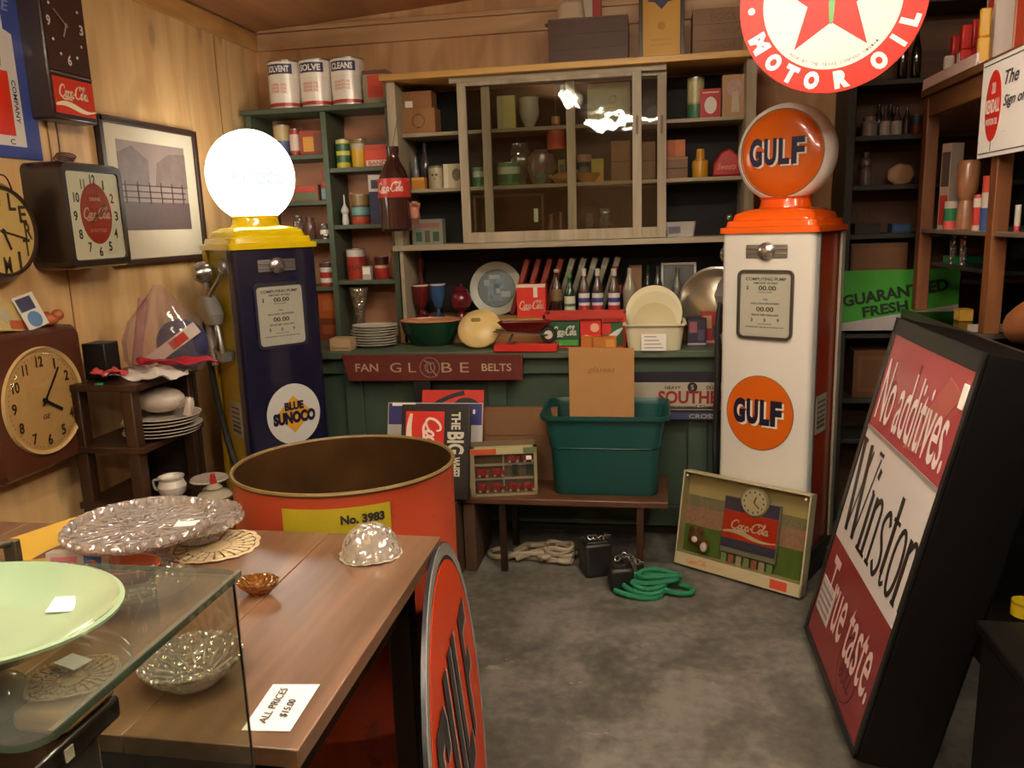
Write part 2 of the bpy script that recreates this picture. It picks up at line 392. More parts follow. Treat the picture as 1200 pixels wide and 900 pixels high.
# ================================================================== THE ROOM
XL, YB, XR, YF = -2.1, 4.30, 2.3, -2.6
PINE = wood('#e2bf88', '#cc9e66', 'z', .5, 3.2, 2.4, 'plywood_wall'); PINEX = wood('#cda67c', '#b58a62', 'x', .5, 3.2, 1.9, 'pine_boards')
def ceil_z(x): return 2.545 + .06*(x+2.1)
b = MB().box(XL-.1, XR+.1, YF-.1, YB+.1, -.1, 0)
fm = bpy.data.materials.new('stained_concrete'); fm.use_nodes = True; nt = fm.node_tree; L = nt.links.new; p = nt.nodes['Principled BSDF']
tc = nt.nodes.new('ShaderNodeTexCoord'); n1 = nt.nodes.new('ShaderNodeTexNoise'); n1.inputs['Scale'].default_value = 3.4; n1.inputs['Distortion'].default_value = .6; n1.inputs['Detail'].default_value = 9; n1.inputs['Roughness'].default_value = .62
n2 = nt.nodes.new('ShaderNodeTexNoise'); n2.inputs['Scale'].default_value = 26; n2.inputs['Detail'].default_value = 6
L(tc.outputs['Object'], n1.inputs['Vector']); L(tc.outputs['Object'], n2.inputs['Vector'])
mm = nt.nodes.new('ShaderNodeMath'); mm.operation = 'MULTIPLY_ADD'; mm.inputs[1].default_value = .42; L(n2.outputs['Fac'], mm.inputs[0]); L(n1.outputs['Fac'], mm.inputs[2])
cr = nt.nodes.new('ShaderNodeValToRGB'); e = cr.color_ramp.elements; e[0].position = .5; e[0].color = lin('#423f39'); e[1].position = .85; e[1].color = lin('#76726a')
x = e.new(.66); x.color = lin('#57544c'); L(mm.outputs[0], cr.inputs['Fac']); L(cr.outputs['Color'], p.inputs['Base Color'])
p.inputs['Roughness'].default_value = .5; bp = nt.nodes.new('ShaderNodeBump'); bp.inputs['Strength'].default_value = .15; bp.inputs['Distance'].default_value = .01
L(mm.outputs[0], bp.inputs['Height']); L(bp.outputs['Normal'], p.inputs['Normal'])
random.seed(21)
for (fx_, fy_, n_) in ((583, 782, 5), (600, 774, 3), (760, 756, 2), (830, 800, 2), (700, 860, 3), (680, 800, 2)):
    q0 = onZ(fx_, fy_, 0)
    for k in range(n_):
        ox, oy, sx_, sy_ = random.uniform(-.03, .03), random.uniform(-.008, .008), random.uniform(.006, .022 if fx_ == 583 else .01), random.uniform(.002, .007 if fx_ == 583 else .003)
        b.add([(q0.x+ox+sx_*math.cos(a)*(1+.3*math.sin(3*a+k)), q0.y+oy+sy_*math.sin(a), .0004+.00005*k) for a in [j*PI/5 for j in range(10)]], [tuple(range(10))], 1)
structure(b.build('floor', [fm, mat('#8f8a7e', .7, var=.3, scale=90)], smooth=0))
structure(MB().box(XL-.1, XL, YF-.1, YB+.1, 0, 2.6).build('wall_left', PINE, smooth=0))
structure(MB().box(XL, XR, YB, YB+.1, 0, 2.85).build('wall_back', wood('#d0a676', '#b98a5c', 'z', .5, 3.2, 1.7, 'plywood_back'), smooth=0))
structure(MB().box(XR, XR+.1, YF-.1, YB+.1, 0, 2.9).build('wall_right', wood('#7a5230', '#5c3a20', 'z', .6, 3, 0, 'plywood_right'), smooth=0))
structure(MB().box(XL, XR, YF-.1, YF, 0, 2.9).build('wall_front', wood('#b08050', '#8c6038', 'z', .6, 3, 0, 'plywood_front'), smooth=0))
b = MB().add([(XL-.1, YF-.1, ceil_z(XL-.1)), (XR+.1, YF-.1, ceil_z(XR+.1)), (XR+.1, YB+.1, ceil_z(XR+.1)), (XL-.1, YB+.1, ceil_z(XL-.1)),
              (XL-.1, YF-.1, 3.0), (XR+.1, YF-.1, 3.0), (XR+.1, YB+.1, 3.0), (XL-.1, YB+.1, 3.0)],
             [(0, 1, 2, 3), (4, 7, 6, 5), (0, 4, 5, 1), (2, 6, 7, 3), (1, 5, 6, 2), (0, 3, 7, 4)])
structure(b.build('ceiling', wood('#b8865a', '#9c6a42', 'y', .6, 2.5, 0, 'ceiling_boards'), smooth=0))
structure(MB().box(XL, XL+.02, YF, YB, 2.445, 2.53).build('trim_1', wood('#d6a564', '#b88348', 'y', .5, 3, 2.2, 'pine_trim'), bevel=.003))
structure(MB().box(XL+.02, XR, YB-.02, YB, 2.445, 2.53).build('trim_2', PINEX, bevel=.003))
structure(MB().box(XL+.02, XR, YB-.012, YB, 2.535, 2.56).build('trim_3', PINEX, bevel=.003))
# plywood joints
for k, yy in enumerate((1.42, 2.64, 3.86)):
    structure(MB().box(XL, XL+.004, yy-.0018, yy+.0018, 0, 2.44).build('trim_%d' % (4+k), mat('#8a6238', .8), smooth=0))

# ------------------------------------------------------------------ ceiling lights
TUBE = mat((1.0, .955, .87), .3, var=0, emit=62)
def light_fixture(label, x, y, rz, n=2, ln=1.2):
    t = thing('strip_light', label, 'ceiling light', (x, y, ceil_z(x)-(.006 if rz == 0 else .042)), rz, 'strip lights under the ceiling')
    MB().box(-.07, .07, -ln/2-.03, ln/2+.03, -.045, .0).build('housing', WHITE, t, bevel=.008)
    for s in (-1, 1):
        MB().lathe([(0, -ln/2), (.017, -ln/2), (.017, ln/2), (0, ln/2)], (.038*s, 0, -.075), 16, axis='y').build('lamp_tube', TUBE, t)
        for e_ in (-1, 1): MB().box(.038*s-.02, .038*s+.02, e_*ln/2-.012, e_*ln/2+.012, -.1, -.04).build('tube_holder', WHITE, t, bevel=.003)
    return t
light_fixture('white strip light above the glass showcase, running front to back', -.72, .55, 0)
light_fixture('white strip light across the room behind the camera position', -.1, -1.15, PI/2)
light_fixture('white strip light over the right hand shelving', .85, .9, 0)
light_fixture('added white strip light across the ceiling, brightening the back shelves', .15, 1.95, PI/2)  # added to brighten the back of the room; no such lamp is known

# ================================================================== GREEN SHELVES
GREEN = mat('#46513f', .55, var=.12, scale=9); GREEND = mat('#3a4a3c', .5, var=.12, scale=5); SALMON = mat('#b8805f', .7, var=.08, scale=4)
GX0, GXM, GX1, GY0, GY1 = -2.06, -1.64, -1.285, 4.03, 4.28
CT = .915
t = thing('green_shelf_unit', 'dark green open shelf unit with salmon backing in the wall corner', 'shelf unit', (0, 0, 0))
MB().box(GX0, GX1, GY1, GY1+.015, CT, 2.1).build('back_panel', SALMON, t, smooth=0)
for x in (GX0, GXM-.016, GX1-.03): MB().box(x, x+.03, GY0, GY1, CT, 2.085).build('upright', GREEN, t, bevel=.002)
MB().box(GX0-.02, GX1, GY0-.02, GY1, 2.085, 2.11).build('top_board', GREEN, t, bevel=.003)
for z in (1.88, 1.65, 1.454, 1.206): MB().box(GX0+.03, GXM-.016, GY0+.005, GY1, z-.022, z).build('shelf_board', GREEN, t, bevel=.002)
for z in (1.807, 1.522, 1.237): MB().box(GXM+.014, GX1-.03, GY0+.005, GY1, z-.022, z).build('shelf_board', GREEN, t, bevel=.002)

# ================================================================== COUNTER
t = thing('store_counter', 'long dark green panelled shop counter along the back wall', 'counter', (0, 0, 0))
CX0, CX1, CYF = -2.08, .34, 3.66
MB().box(CX0, CX1, CYF, 4.29, CT-.035, CT).build('worktop', GREEN, t, bevel=.006)
MB().box(CX0, CX1, CYF+.075, 4.29, .06, CT-.035).build('body', GREEND, t, smooth=0)
MB().box(CX0, CX1, CYF+.11, 4.29, 0, .06).build('plinth', mat('#23201a', .7), t, smooth=0)
fb = MB()
for x in (-2.05, -1.5, -.78, -.28, .16): fb.box(x, x+.09, CYF+.05, CYF+.075, .06, CT-.04)
fb.box(CX0, CX1, CYF+.045, CYF+.075, CT-.115, CT-.036); fb.box(CX0, CX1, CYF+.045, CYF+.075, .06, .16)
fb.build('panel_frame', GREEND, t, bevel=.004)

# ================================================================== DISPLAY CABINET
CabF, CabB, cx0, cx1 = 3.95, 4.29, -1.275, .46
GREYW = wood('#a99c84', '#8b7d66', 'z', .6, 8, name='worn_grey_paint'); GREYX = wood('#a99c84', '#8b7d66', 'x', .6, 8, name='worn_grey_rail')
INNER = mat('#16130f', .8, var=.2)
S1, S2, S3, SB = 1.955, 1.685, 1.41, 1.035
t = thing('display_cabinet', 'wide grey wooden shop cabinet with black interior and sliding glass doors', 'cabinet', (0, 0, 0))
MB().box(cx0+.01, cx1-.01, CabB-.012, CabB, CT, 2.18).build('back_panel', INNER, t, smooth=0)
MB().box(cx0-.02, cx1+.02, CabF-.04, CabB, 2.19, 2.22).build('top_board', wood('#c99d54', '#a87c3c', 'x', .5, 6, name='yellow_pine'), t, bevel=.003)
for xx in (cx0, cx1-.045): MB().box(xx, xx+.045, CabF, CabB-.012, S3-.03, 2.19).build('side_post', GREYW, t, bevel=.002)
for xx in (cx0+.02, cx1-.045): MB().box(xx, xx+.02, CabF, CabB-.012, CT, S3-.03).build('side_panel', GREYW, t, bevel=.002)
for z in (S1, S2): MB().box(cx0+.045, cx1-.045, CabF+.075, CabB-.012, z-.018, z).build('shelf', GREYX, t, bevel=.002)
MB().box(cx0-.01, cx1+.01, CabF-.02, CabB-.012, S3-.028, S3).build('shelf', GREYX, t, bevel=.003)
MB().box(cx0, cx1, CabF, CabB-.012, CT, SB).build('base_board', wood('#b98a55', '#94683c', 'x', .6, 6, name='tan_board'), t, bevel=.003)
MB().box(-.96, .06, CabF, CabF+.07, 2.165, 2.19).build('door_track', GREYX, t, smooth=0)
GLASSD = sheet_glass('#f3f4f0', .10, 5, 'old_window_glass', milky=.0)
def sash(x0, x1, y, mull=None):
    z0, z1, w = S3+.002, 2.188, .042
    f = MB().box(x0, x0+w, y, y+.024, z0, z1).box(x1-w, x1, y, y+.024, z0, z1).box(x0+w, x1-w, y, y+.024, z0, z0+.05).box(x0+w, x1-w, y, y+.024, z1-.04, z1)
    if mull: f.box(mull-.021, mull+.021, y, y+.024, z0+.05, z1-.04)
    d = f.build('sliding_door', GREYW, t, bevel=.002)
    MB().box(x0+w*.5, x1-w*.5, y+.010, y+.0135, z0+.02, z1-.02).build('glass_pane', GLASSD, d, smooth=0)
    MB().prism([(a*1.0+x1-w/2, b+1.93) for a, b in rrect_xz(.012, .085, .006)], y-.002, y+.004).build('finger_pull', mat('#6b5440', .6), d)
sash(-.925, -.052, CabF+.002); sash(-.815, .062, CabF+.034, -.385)

# ------------------------------------------------------------------ on the green shelves
for i, (a, tp, c_) in enumerate(((305, 70, 343), (343, 68, 380), (380, 66, 418))):
    lab = ['white tin with a blue panel on the top shelf, nearest the wall corner', 'white tin with a blue panel, middle of three on the top shelf',
           'white tin with a blue panel on the top shelf, nearest the cabinet'][i]
    can('oil_tin', lab, 'tin', (a, tp, c_), 4.06, 2.11, [(.07, '#e6ddd0'), (.14, '#b8463a'), (.62, '#e6ddd0'), (.63, '#d9d0c4'), (1, '#ece4d8')],
        'white oil tins on the top shelf', .1, .3)
    o = bpy.context.scene.objects[-1]
    cx, w, h = fit(a, tp, c_, 4.06, 2.11); r = w/2+.001
    b = MB()
    for q in range(8):
        a0, a1 = -.85+q*.21, -.85+(q+1)*.21
        b.add([(r*math.sin(A), -r*math.cos(A), z) for z in (h*.72, h*.92) for A in (a0, a1)], [(0, 1, 3, 2)])
    k = len(b.v); add_text(b, ('SOLVENT', 'SOLVE', 'CLEANS')[i], -.0, h*.82, r*1.35, h*.13, 0, 1, bold=.03)
    for z0 in (.5, .43, .36): add_text(b, ('TYPE', 'GRADE', 'QUALITY')[i] + ' OIL', 0, h*z0, r*1.0, h*.055, 0, 2)
    for j in range(k, len(b.v)):
        x, y, zz = b.v[j]; A = x/r-.02; b.v[j] = ((r+.001)*math.sin(A), -(r+.001)*math.cos(A), zz)
    b.build('printed_label', [mat('#3b3658', .4), PAPER, mat('#d07850', .5)], o, smooth=0)
carton('tobacco_tin', 'grey tin with a red square label beside the white tins', 'tin', (424, 82, 452), 4.08, 2.11, '#8f8168', [(.2, .85, .2, .85, '#b8402c'), (0, 1, .88, 1, '#6a3a2c')], .1)
Yg = 4.07
can('food_can', 'blue and cream can behind the glowing globe', 'can', (316, 146, 334), Yg, 1.88, [(.5, '#4a5a78'), (1, '#b8a070')])
can('slim_can', 'slim red and white can on the upper left green shelf', 'can', (336, 151, 348), Yg, 1.88, [(.2, '#a03a30'), (.8, '#d0b8a8'), (1, '#963628')])
carton('biscuit_tin', 'square red and gold tin on the upper left green shelf', 'tin', (350, 153, 377), Yg, 1.88, '#94422a', [(.15, .6, .15, .75, '#c8923c'), (.65, .95, .1, .9, '#70402c')], .08)
can('food_can', 'green can with yellow bands on the upper right green shelf', 'can', (390, 163, 406), Yg, 1.807, [(.2, '#c0b034'), (.45, '#2f5a34'), (.6, '#c8c050'), (.85, '#2f5a34'), (1, '#c9c46a')])
can('mustard_tin', 'yellow tin with white top between green can and red cartons', 'tin', (408, 163, 426), Yg, 1.807, [(.65, '#c99c22'), (.85, '#b9ab8a'), (1, '#7c6a3a')])
carton('red_carton', 'red and white carton, lower of two beside the yellow tin', 'carton', (427, 176, 456), Yg, 1.807, '#c9442e', [(.05, .95, .05, .4, '#d9c4b0')], .1, words=((('BAND'), .5, .22, .7, .25, '#a83a2c'),))
carton('red_carton', 'dark topped red carton stacked on the red and white carton', 'carton', (427, 165, 455), Yg, onY(440, 176, Yg).z, '#b8402e', [(0, 1, .6, 1, '#3c3230')], .09)
carton('cigar_box', 'low red and green box on the middle left green shelf', 'box', (343, 217, 372), Yg, 1.65, '#8c4f3c', [(.05, .95, .1, .5, '#5b6b48'), (.1, .9, .6, .9, '#b5402e')], .09)
lathed('sauce_bottle', 'slim red and blue bottle on the middle left green shelf', 'bottle', (373, 200, 382), Yg, 1.65, BOTTLE, mat('#9a5a4c', .3), None, [(.05, .4, '#7d9aa0'), (.42, .5, '#b03028')], (.9, '#a83a32'))
lathed('glass_jar', 'clear jar with white lid behind the yellow pump top', 'jar', (340, 252, 352), Yg, 1.454, JAR, crystal('#cdb6a0', 60, 'jar_glass', .25), None, None, None)
lathed('glass_jar', 'dark glass jar beside the clear jar on the left green shelf', 'jar', (354, 254, 366), Yg, 1.454, JAR, mat('#5f4038', .2), None)
lathed('glass_tumbler', 'clear tumbler with white spot on the left green shelf', 'glass', (372, 262, 384), Yg, 1.454, [(0, 0), (.38, 0), (.48, 1), (.45, 1), (.35, .06), (0, .06)], crystal('#cdb6a0', 60, 'jar_glass', .25), None, [(.3, .6, '#e0d4c8')])
can('coffee_tin', 'red and white coffee tin on the lowest left green shelf', 'tin', (371, 308, 388), Yg, 1.206, [(.15, '#b03a2a'), (.35, '#e0d8cc'), (.6, '#b03a2a'), (.8, '#d8d0c4'), (1, '#5c3a34')])
for i, (a, tp, c_, z) in enumerate(((372, 373, 398, CT), (372, 342, 396, 1.035))):
    carton('wooden_box', ['dark orange box on the counter behind the blue pump', 'plain orange box stacked behind the blue pump'][i], 'box', (a, tp, c_), Yg, z, ['#6e3116', '#a8501f'][i], [(.2, .8, .3, .7, ['#8e4a1f', '#b0602a'][i])], .1)
lathed('white_bottle', 'white figural bottle with a thin neck on the green shelf', 'bottle', (396, 228, 406), Yg, 1.522, [(0, 0), (.35, 0), (.4, .1), (.3, .35), (.45, .42), (.45, .5), (.25, .6), (.1, .7), (.06, 1), (0, 1)], mat('#c9c2b8', .3))
can('striped_canister', 'canister with gold, teal and red bands beside white bottle', 'canister', (407, 228, 430), Yg, 1.522, [(.25, '#b04a38'), (.32, '#59402c'), (.58, '#6fa09a'), (.64, '#4c3424'), (1, '#8a6c36')])
carton('tall_carton', 'tall white and navy carton beside the hanging cola bottle', 'carton', (431, 205, 446), Yg, 1.522, '#2b2746', [(0, 1, .66, 1, '#c9c0b8'), (.2, .8, .72, .9, '#3c3040')], .06)
can('red_canister', 'red canister with a white top on the lower green shelf', 'canister', (402, 292, 423), Yg, 1.237, [(.75, '#a8382a'), (1, '#cfc4b8')], words=('TEA', .4, .7, .15, '#5a1a14'))
carton('salt_box', 'tiny white box between the two red canisters', 'box', (424, 312, 434), Yg, 1.237, '#b8a898', [(.1, .9, .4, .9, '#efe8e0')], .03)
can('spice_tin', 'squat dark red tin beside the tiny white box', 'tin', (436, 301, 452), Yg, 1.237, [(.5, '#a02a20'), (.62, '#c8a890'), (1, '#5a1c16')])
lathed('brown_jug', 'brown stoneware jug at the end of the lower green shelf', 'jug', (454, 294, 466), Yg+.02, 1.237, VASE, mat('#7c5230', .5))

# ------------------------------------------------------------------ on the counter, left
lathed('glass_vase', 'clear flared glass vase behind the stacked plates', 'vase', (405, 338, 427), 4.0, CT, [(0, 0), (.35, 0), (.2, .15), (.25, .5), (.5, 1), (.47, 1), (.2, .5), (0, .2)], crystal('#e4d8c0', 40, 'vase_glass', .12))
carton('domino_box', 'small pale wooden box at the left end of the counter', 'box', (386, 397, 410), 3.72, CT, '#b89a72', [(.05, .95, .1, .3, '#9c7a52')], .09)
pm = mat('#c9c5b4', .25, var=.04)
px_, w, _ = fit(404, 372, 462, 3.8, CT)
first = None
for i in range(8):
    r = w/2*(1.0 if i else .9)
    if first is None:
        first = MB().lathe([(0, .004), (.55, .0), (.6, .003), (1.0, .016/r*1.0*r), (1.0, .019), (.6, .008), (0, .008)] and [(0, .003), (r*.55, 0), (r*.62, .003), (r, .015), (r, .018), (r*.62, .008), (0, .008)], (0, 0, 0), 40, sy=.72).build('oval_platter', pm, None, (px_, 3.84, CT))
        o = first
    else:
        o = first.copy(); COL.objects.link(o)
    k = i*.0133
    o.location = (px_+random.uniform(-.006, .006), 3.85+random.uniform(-.004, .004), CT+k); o.rotation_euler = (0, 0, random.uniform(-.05, .05))
    names = ['lowest', 'second', 'third', 'fourth', 'fifth', 'sixth', 'seventh']
    tag(o, 'white oval platter, top one of the counter stack' if i == 7 else 'white oval platter, %s from the bottom of the counter stack' % names[i], 'platter', 'stacked white platters on the counter')
cx, w, h = fit(460, 379, 533, 3.78, CT); r = w/2
t = thing('serving_bowl', 'wide green glazed bowl with pink inside on the counter', 'bowl', (cx, 3.78+.13, CT))
MB().lathe([(0, 0), (r*.62, 0), (r*.68, .01), (r*.9, h*.55), (r, h)], (0, 0, 0), 40, sy=.72).build('outer_glaze', mat('#12321f', .15), t)
MB().lathe([(r, h), (r*.97, h+.004), (r*.85, h*.55), (r*.6, .014), (0, .014)], (0, 0, 0), 40, sy=.72).build('inner_glaze', mat('#c0705c', .25), t)
# cream casserole lid leaning, slot knob
cx, w, h = fit(534, 366, 585, 3.76, CT); R_ = w/2
t = thing('casserole_lid', 'cream ceramic lid with a slot, propped beside the green bowl', 'lid', (cx, 3.80, CT+h*.5), 0, None, math.radians(-38))
MB().lathe([(R_, -.0), (R_*1.0, .012), (R_*.85, .03), (R_*.4, .048), (0, .052)], (0, 0, 0), 40, axis='y').build('dome', mat('#d9bd7c', .3), t)
MB().prism([(a-.012, b+.022) for a, b in rrect_xz(.046, .016, .008)], -.058, -.04).build('knob_slot', mat('#8a7440', .5), t)
# leaning items inside the open lower bay
Yc = 4.02
for nm, lab, cat, px, prof, col, r_ in (
    ('candlestick', 'tall dark turned candlestick behind the red goblet', 'candlestick', (484, 303, 497), [(0, 0), (.5, 0), (.45, .05), (.2, .12), (.35, .3), (.2, .4), (.3, .55), (.12, .7), (.2, .8), (.3, .84), (.3, 1), (0, 1)], '#4c1c12', .3),
    ('goblet', 'wine red goblet with white rim in the cabinet', 'goblet', (480, 334, 499), GOBLET, '#5c1a1a', .2),
    ('goblet', 'blue goblet with white rim beside the red one', 'goblet', (501, 333, 519), GOBLET, '#2f4c72', .2),
    ('lidded_jar', 'round wine red lidded jar beside the blue goblet', 'jar', (523, 333, 549), [(0, 0), (.25, 0), (.22, .08), (.1, .14), (.42, .3), (.5, .5), (.42, .68), (.3, .76), (.36, .78), (.2, .88), (.06, .92), (.1, 1), (0, 1)], '#5c1822', .15)):
    yy = Yc + (.07 if nm == 'candlestick' else .0)
    o = lathed(nm, lab, cat, px, yy, SB, prof, mat(col, r_))
    if nm == 'goblet':
        cx, w, h = fit(px[0], px[1], px[2], yy, SB)
        MB().lathe([(w*.505, h*.95), (w*.515, h), (w*.45, h)], (0, 0, 0), 24).build('rim_band', mat('#c8b4a8', .3), o)
cx, w, h = fit(549, 303, 611, 4.13, SB); R_ = w/2
t = thing('scenic_plate', 'large pale plate with a slate blue town scene, standing upright', 'plate', (cx, 4.15, SB+R_*.97), 0, None, math.radians(-8))
MB().lathe([(0, 0), (R_*.6, 0), (R_, .014), (R_, .018), (R_*.7, .006), (0, .006)], (0, 0, 0), 48, axis='y').build('dish', mat('#9c9c8c', .25), t)
b = MB().disc(0, 0, R_*.7, -.0085, -.007, 0)
for k, (a, c_, w_, h_, m_) in enumerate(((-.03, -.02, .03, .09, 1), (.02, .03, .04, .06, 1), (.05, -.03, .05, .03, 2), (-.05, .03, .03, .03, 2), (0, -.05, .06, .03, 1), (.01, .0, .02, .05, 2), (-.01, .06, .06, .02, 2))):
    b.box(a-w_/2, a+w_/2, -.0095, -.008, c_-h_/2, c_+h_/2, m_)
b.ring(0, 0, R_*.68, R_*.71, -.0098, -.008, 3)
b.build('scene_print', [mat('#5e6a6c', .4, var=.3, scale=60), mat('#6e8088', .4, var=.3, scale=50), mat('#8d9a94', .4, var=.2), mat('#3d4a4c', .4)], t, smooth=0)
t = carton('cola_carton', 'red and white cola carton standing in front of the plate', 'carton', (605, 333, 639), 4.0, SB, '#d22f1e', [(0, 1, .9, 1, '#e0c8b8'), (.58, .72, .6, .9, '#e8d8cc')], .07)
cx, w, h = fit(605, 333, 639, 4.0, SB)
script_logo(MB(), 0, h*.36, w*.86, h*.3, -.003).build('script_lettering', mat('#e8b8a0', .5), t, smooth=0)
# leaning folders
R_ = Matrix.Rotation(math.radians(22), 3, 'Y')
for i in range(9):
    col = '#7c2a1e' if i < 4 else '#77705f'; xx = onY(612+i*13, 320, 4.18).x
    wd = ('red', 'grey')[i >= 4]
    pos = (['first', 'second', 'third', 'fourth'][i] + ' red one from the blue plate') if i < 4 else (['first', 'second', 'third', 'fourth', 'fifth'][i-4] + ' grey one from the red spines')
    o = MB().box(-.013, .013, 0, .15, 0, .29).build('record_album' if i < 4 else 'ledger_book', mat(col, .7, var=.2), None, (xx-.05, 4.11, SB+.006), (0, math.radians(18), 0), bevel=.002)
    if i >= 4: MB().box(-.0135, .0135, -.001, .0, .235, .285).build('spine_label', mat('#8d8a7a', .6), o, smooth=0)
    tag(o, 'leaning %s spine in the cabinet, %s' % (wd, pos), 'book', 'leaning %s spines in the cabinet' % wd)
# bottles
gb = mat('#1c3a22', .08, var=.05, coat=.5); bb = mat('#33261c', .08, var=.05, coat=.5)
Yb_ = 3.985
lathed('soda_bottle', 'dark brown soda bottle at the left end of the bottle row', 'bottle', (644, 317, 658), Yb_, SB, BOTTLE, bb, None, [(.35, .6, '#6a5436')], (.95, '#b8a888'))
lathed('soda_bottle', 'green soda bottle with white lettering label', 'bottle', (660, 323, 673), Yb_, SB, BOTTLE, gb, None, [(.12, .5, '#c8ccb4'), (.25, .32, '#2f6a3a')], (.93, '#3f8a48'))
for i, (a, c_) in enumerate(((677, 690), (693, 706), (712, 726))):
    lathed('soda_bottle', ['soda bottle with blue, red and white label beside the green one', 'soda bottle with blue, red and white label, middle of three',
           'soda bottle with blue, red and white label beside the cola bottle'][i], 'bottle', (a, 316, c_), Yb_, SB, BOTTLE, mat('#4a3c34', .1, coat=.5), 'soda bottles with striped labels',
           [(.1, .24, '#b03030'), (.24, .3, '#d8d0cc'), (.3, .4, '#3a3c78'), (.4, .5, '#d8d0cc')], (.86, '#c0b8b0'))
lathed('cola_bottle', 'dark cola bottle with a red band label', 'bottle', (713, 313, 728), Yb_+.07, SB, BOTTLE, bb, None, [(.42, .62, '#b04038')], (.95, '#8a3a30'))
lathed('clear_bottle', 'empty ribbed clear glass bottle near the cream basin', 'bottle', (729, 314, 746), Yb_, SB, [(0, 0), (.42, 0), (.5, .04), (.46, .3), (.5, .5), (.46, .58), (.28, .74), (.18, .86), (.16, 1), (0, 1)], mat('#8a8272', .15, var=.1, coat=.5))
carton('brown_carton', 'plain brown carton behind the clear bottle', 'carton', (737, 311, 752), 4.14, SB, '#7a5a38', [], .05)
for i, (a, c_) in enumerate(((754, 764), (765, 777))):
    lathed('dark_bottle', ['thin dark bottle against the black cabinet back', 'thin dark bottle with pale shoulder beside the white frame'][i], 'bottle', (a, 311+i, c_), 4.08, SB, BOTTLE, mat(['#1c2622', '#3a403c'][i], .1, coat=.5))
# picture frame in the bay
cx, w, h = fit(775, 308, 816, 4.12, SB)
t = thing('small_picture_frame', 'small black picture in a thin white frame inside the cabinet', 'picture frame', (cx, 4.12, SB), 0, None, math.radians(-6))
MB().box(-w/2+.008, w/2-.008, .002, .008, .008, h-.008).build('picture', mat('#1f1d19', .3), t, smooth=0)
MB().box(-w/2, -w/2+.01, -.004, .01, 0, h).box(w/2-.01, w/2, -.004, .01, 0, h).box(-w/2, w/2, -.004, .01, 0, .01).box(-w/2, w/2, -.004, .01, h-.01, h).build('frame', mat('#b8b2a4', .4), t, bevel=.001)
lathed('clear_bottle', 'clear bottle standing in front of the white framed picture', 'bottle', (788, 314, 800), 4.02, SB, BOTTLE, mat('#55524a', .15, coat=.4))
# silver tray leaning at right
p0 = onY(838, 322, 3.93)
t = thing('silver_tray', 'large round silver tray standing behind the orange topped pump', 'tray', (p0.x, 3.9, CT+.185), math.radians(-12), None, math.radians(-10))
MB().lathe([(0, .012), (.12, .012), (.135, .0), (.165, -.012), (.17, -.008), (.138, .006), (.12, .018), (0, .018)], (0, 0, 0), 48, axis='y').build('dish', mat('#a9a08c', .25, .8), t)
MB().lathe([(.162, -.014), (.172, -.014), (.174, -.006), (.164, -.004), (.162, -.014)], (0, 0, 0), 48, axis='y').build('rim', CHROME, t)

# ------------------------------------------------------------------ counter front row
# red bottle crate with goods
p0 = onY(636, 372, 3.74); p1 = onY(733, 370, 3.74)
t = thing('red_crate', 'red wooden bottle crate on the counter under the bottle row', 'crate', ((p0.x+p1.x)/2, 3.74, CT))
w = p1.x-p0.x; h = onY(690, 368, 3.74).z-CT
rm = mat('#b0301f', .5)
MB().box(-w/2, w/2, 0, .012, h-.022, h).box(-w/2, -w/2+.012, 0, .18, 0, h).box(w/2-.012, w/2, 0, .18, 0, h).box(-w/2, w/2, .17, .18, 0, h).box(-w/2, w/2, 0, .18, 0, .008).build('frame', rm, t, bevel=.0015)
carton('cola_pack', 'green cola pack with white script in the red crate', 'pack', (644, 377, 679), 3.76, CT+.009, '#1d4a2c', [(.05, .95, .02, .25, '#4a9a3a')], .06)
o = S.objects[-1]; cx, w, h = fit(644, 377, 679, 3.76, CT+.009)
script_logo(MB(), 0, h*.6, w*.8, h*.45, -.003).build('script_lettering', mat('#d8d8c8', .5), o, smooth=0)
carton('gift_pack', 'red cola pack with a round pale badge in the red crate', 'pack', (680, 375, 704), 3.765, CT+.009, '#c82c20', [(.1, .5, .1, .4, '#c0b040')], .05)
o = S.objects[-1]; cx, w, h = fit(680, 375, 704, 3.765, CT+.009); MB().disc(w*.2, h*.7, h*.17, -.002, .001).disc(-w*.2, h*.3, h*.13, -.002, .001).build('badge', mat('#e2a890', .5), o)
carton('printed_pack', 'green and red pack with a white swoosh at the crate end', 'pack', (706, 379, 731), 3.765, CT+.009, '#2c5a34', [(0, .4, .5, 1, '#c02c22')], .05)
o = S.objects[-1]; cx, w, h = fit(706, 379, 731, 3.765, CT+.009); MB().ribbon([(-w*.4, h*.25), (-w*.1, h*.38), (w*.2, h*.6), (w*.45, h*.8)], [h*.1, h*.25, h*.22, h*.06], -.002, .001).build('swoosh', mat('#d8d8d4', .5), o)
carton('orange_box', 'flat orange box on the counter edge under the packs', 'box', (681, 395, 722), 3.70, CT, '#b86a22', [(.3, .35, 0, 1, '#8c4a18'), (.7, .95, .2, .8, '#c98a3a')], .04)
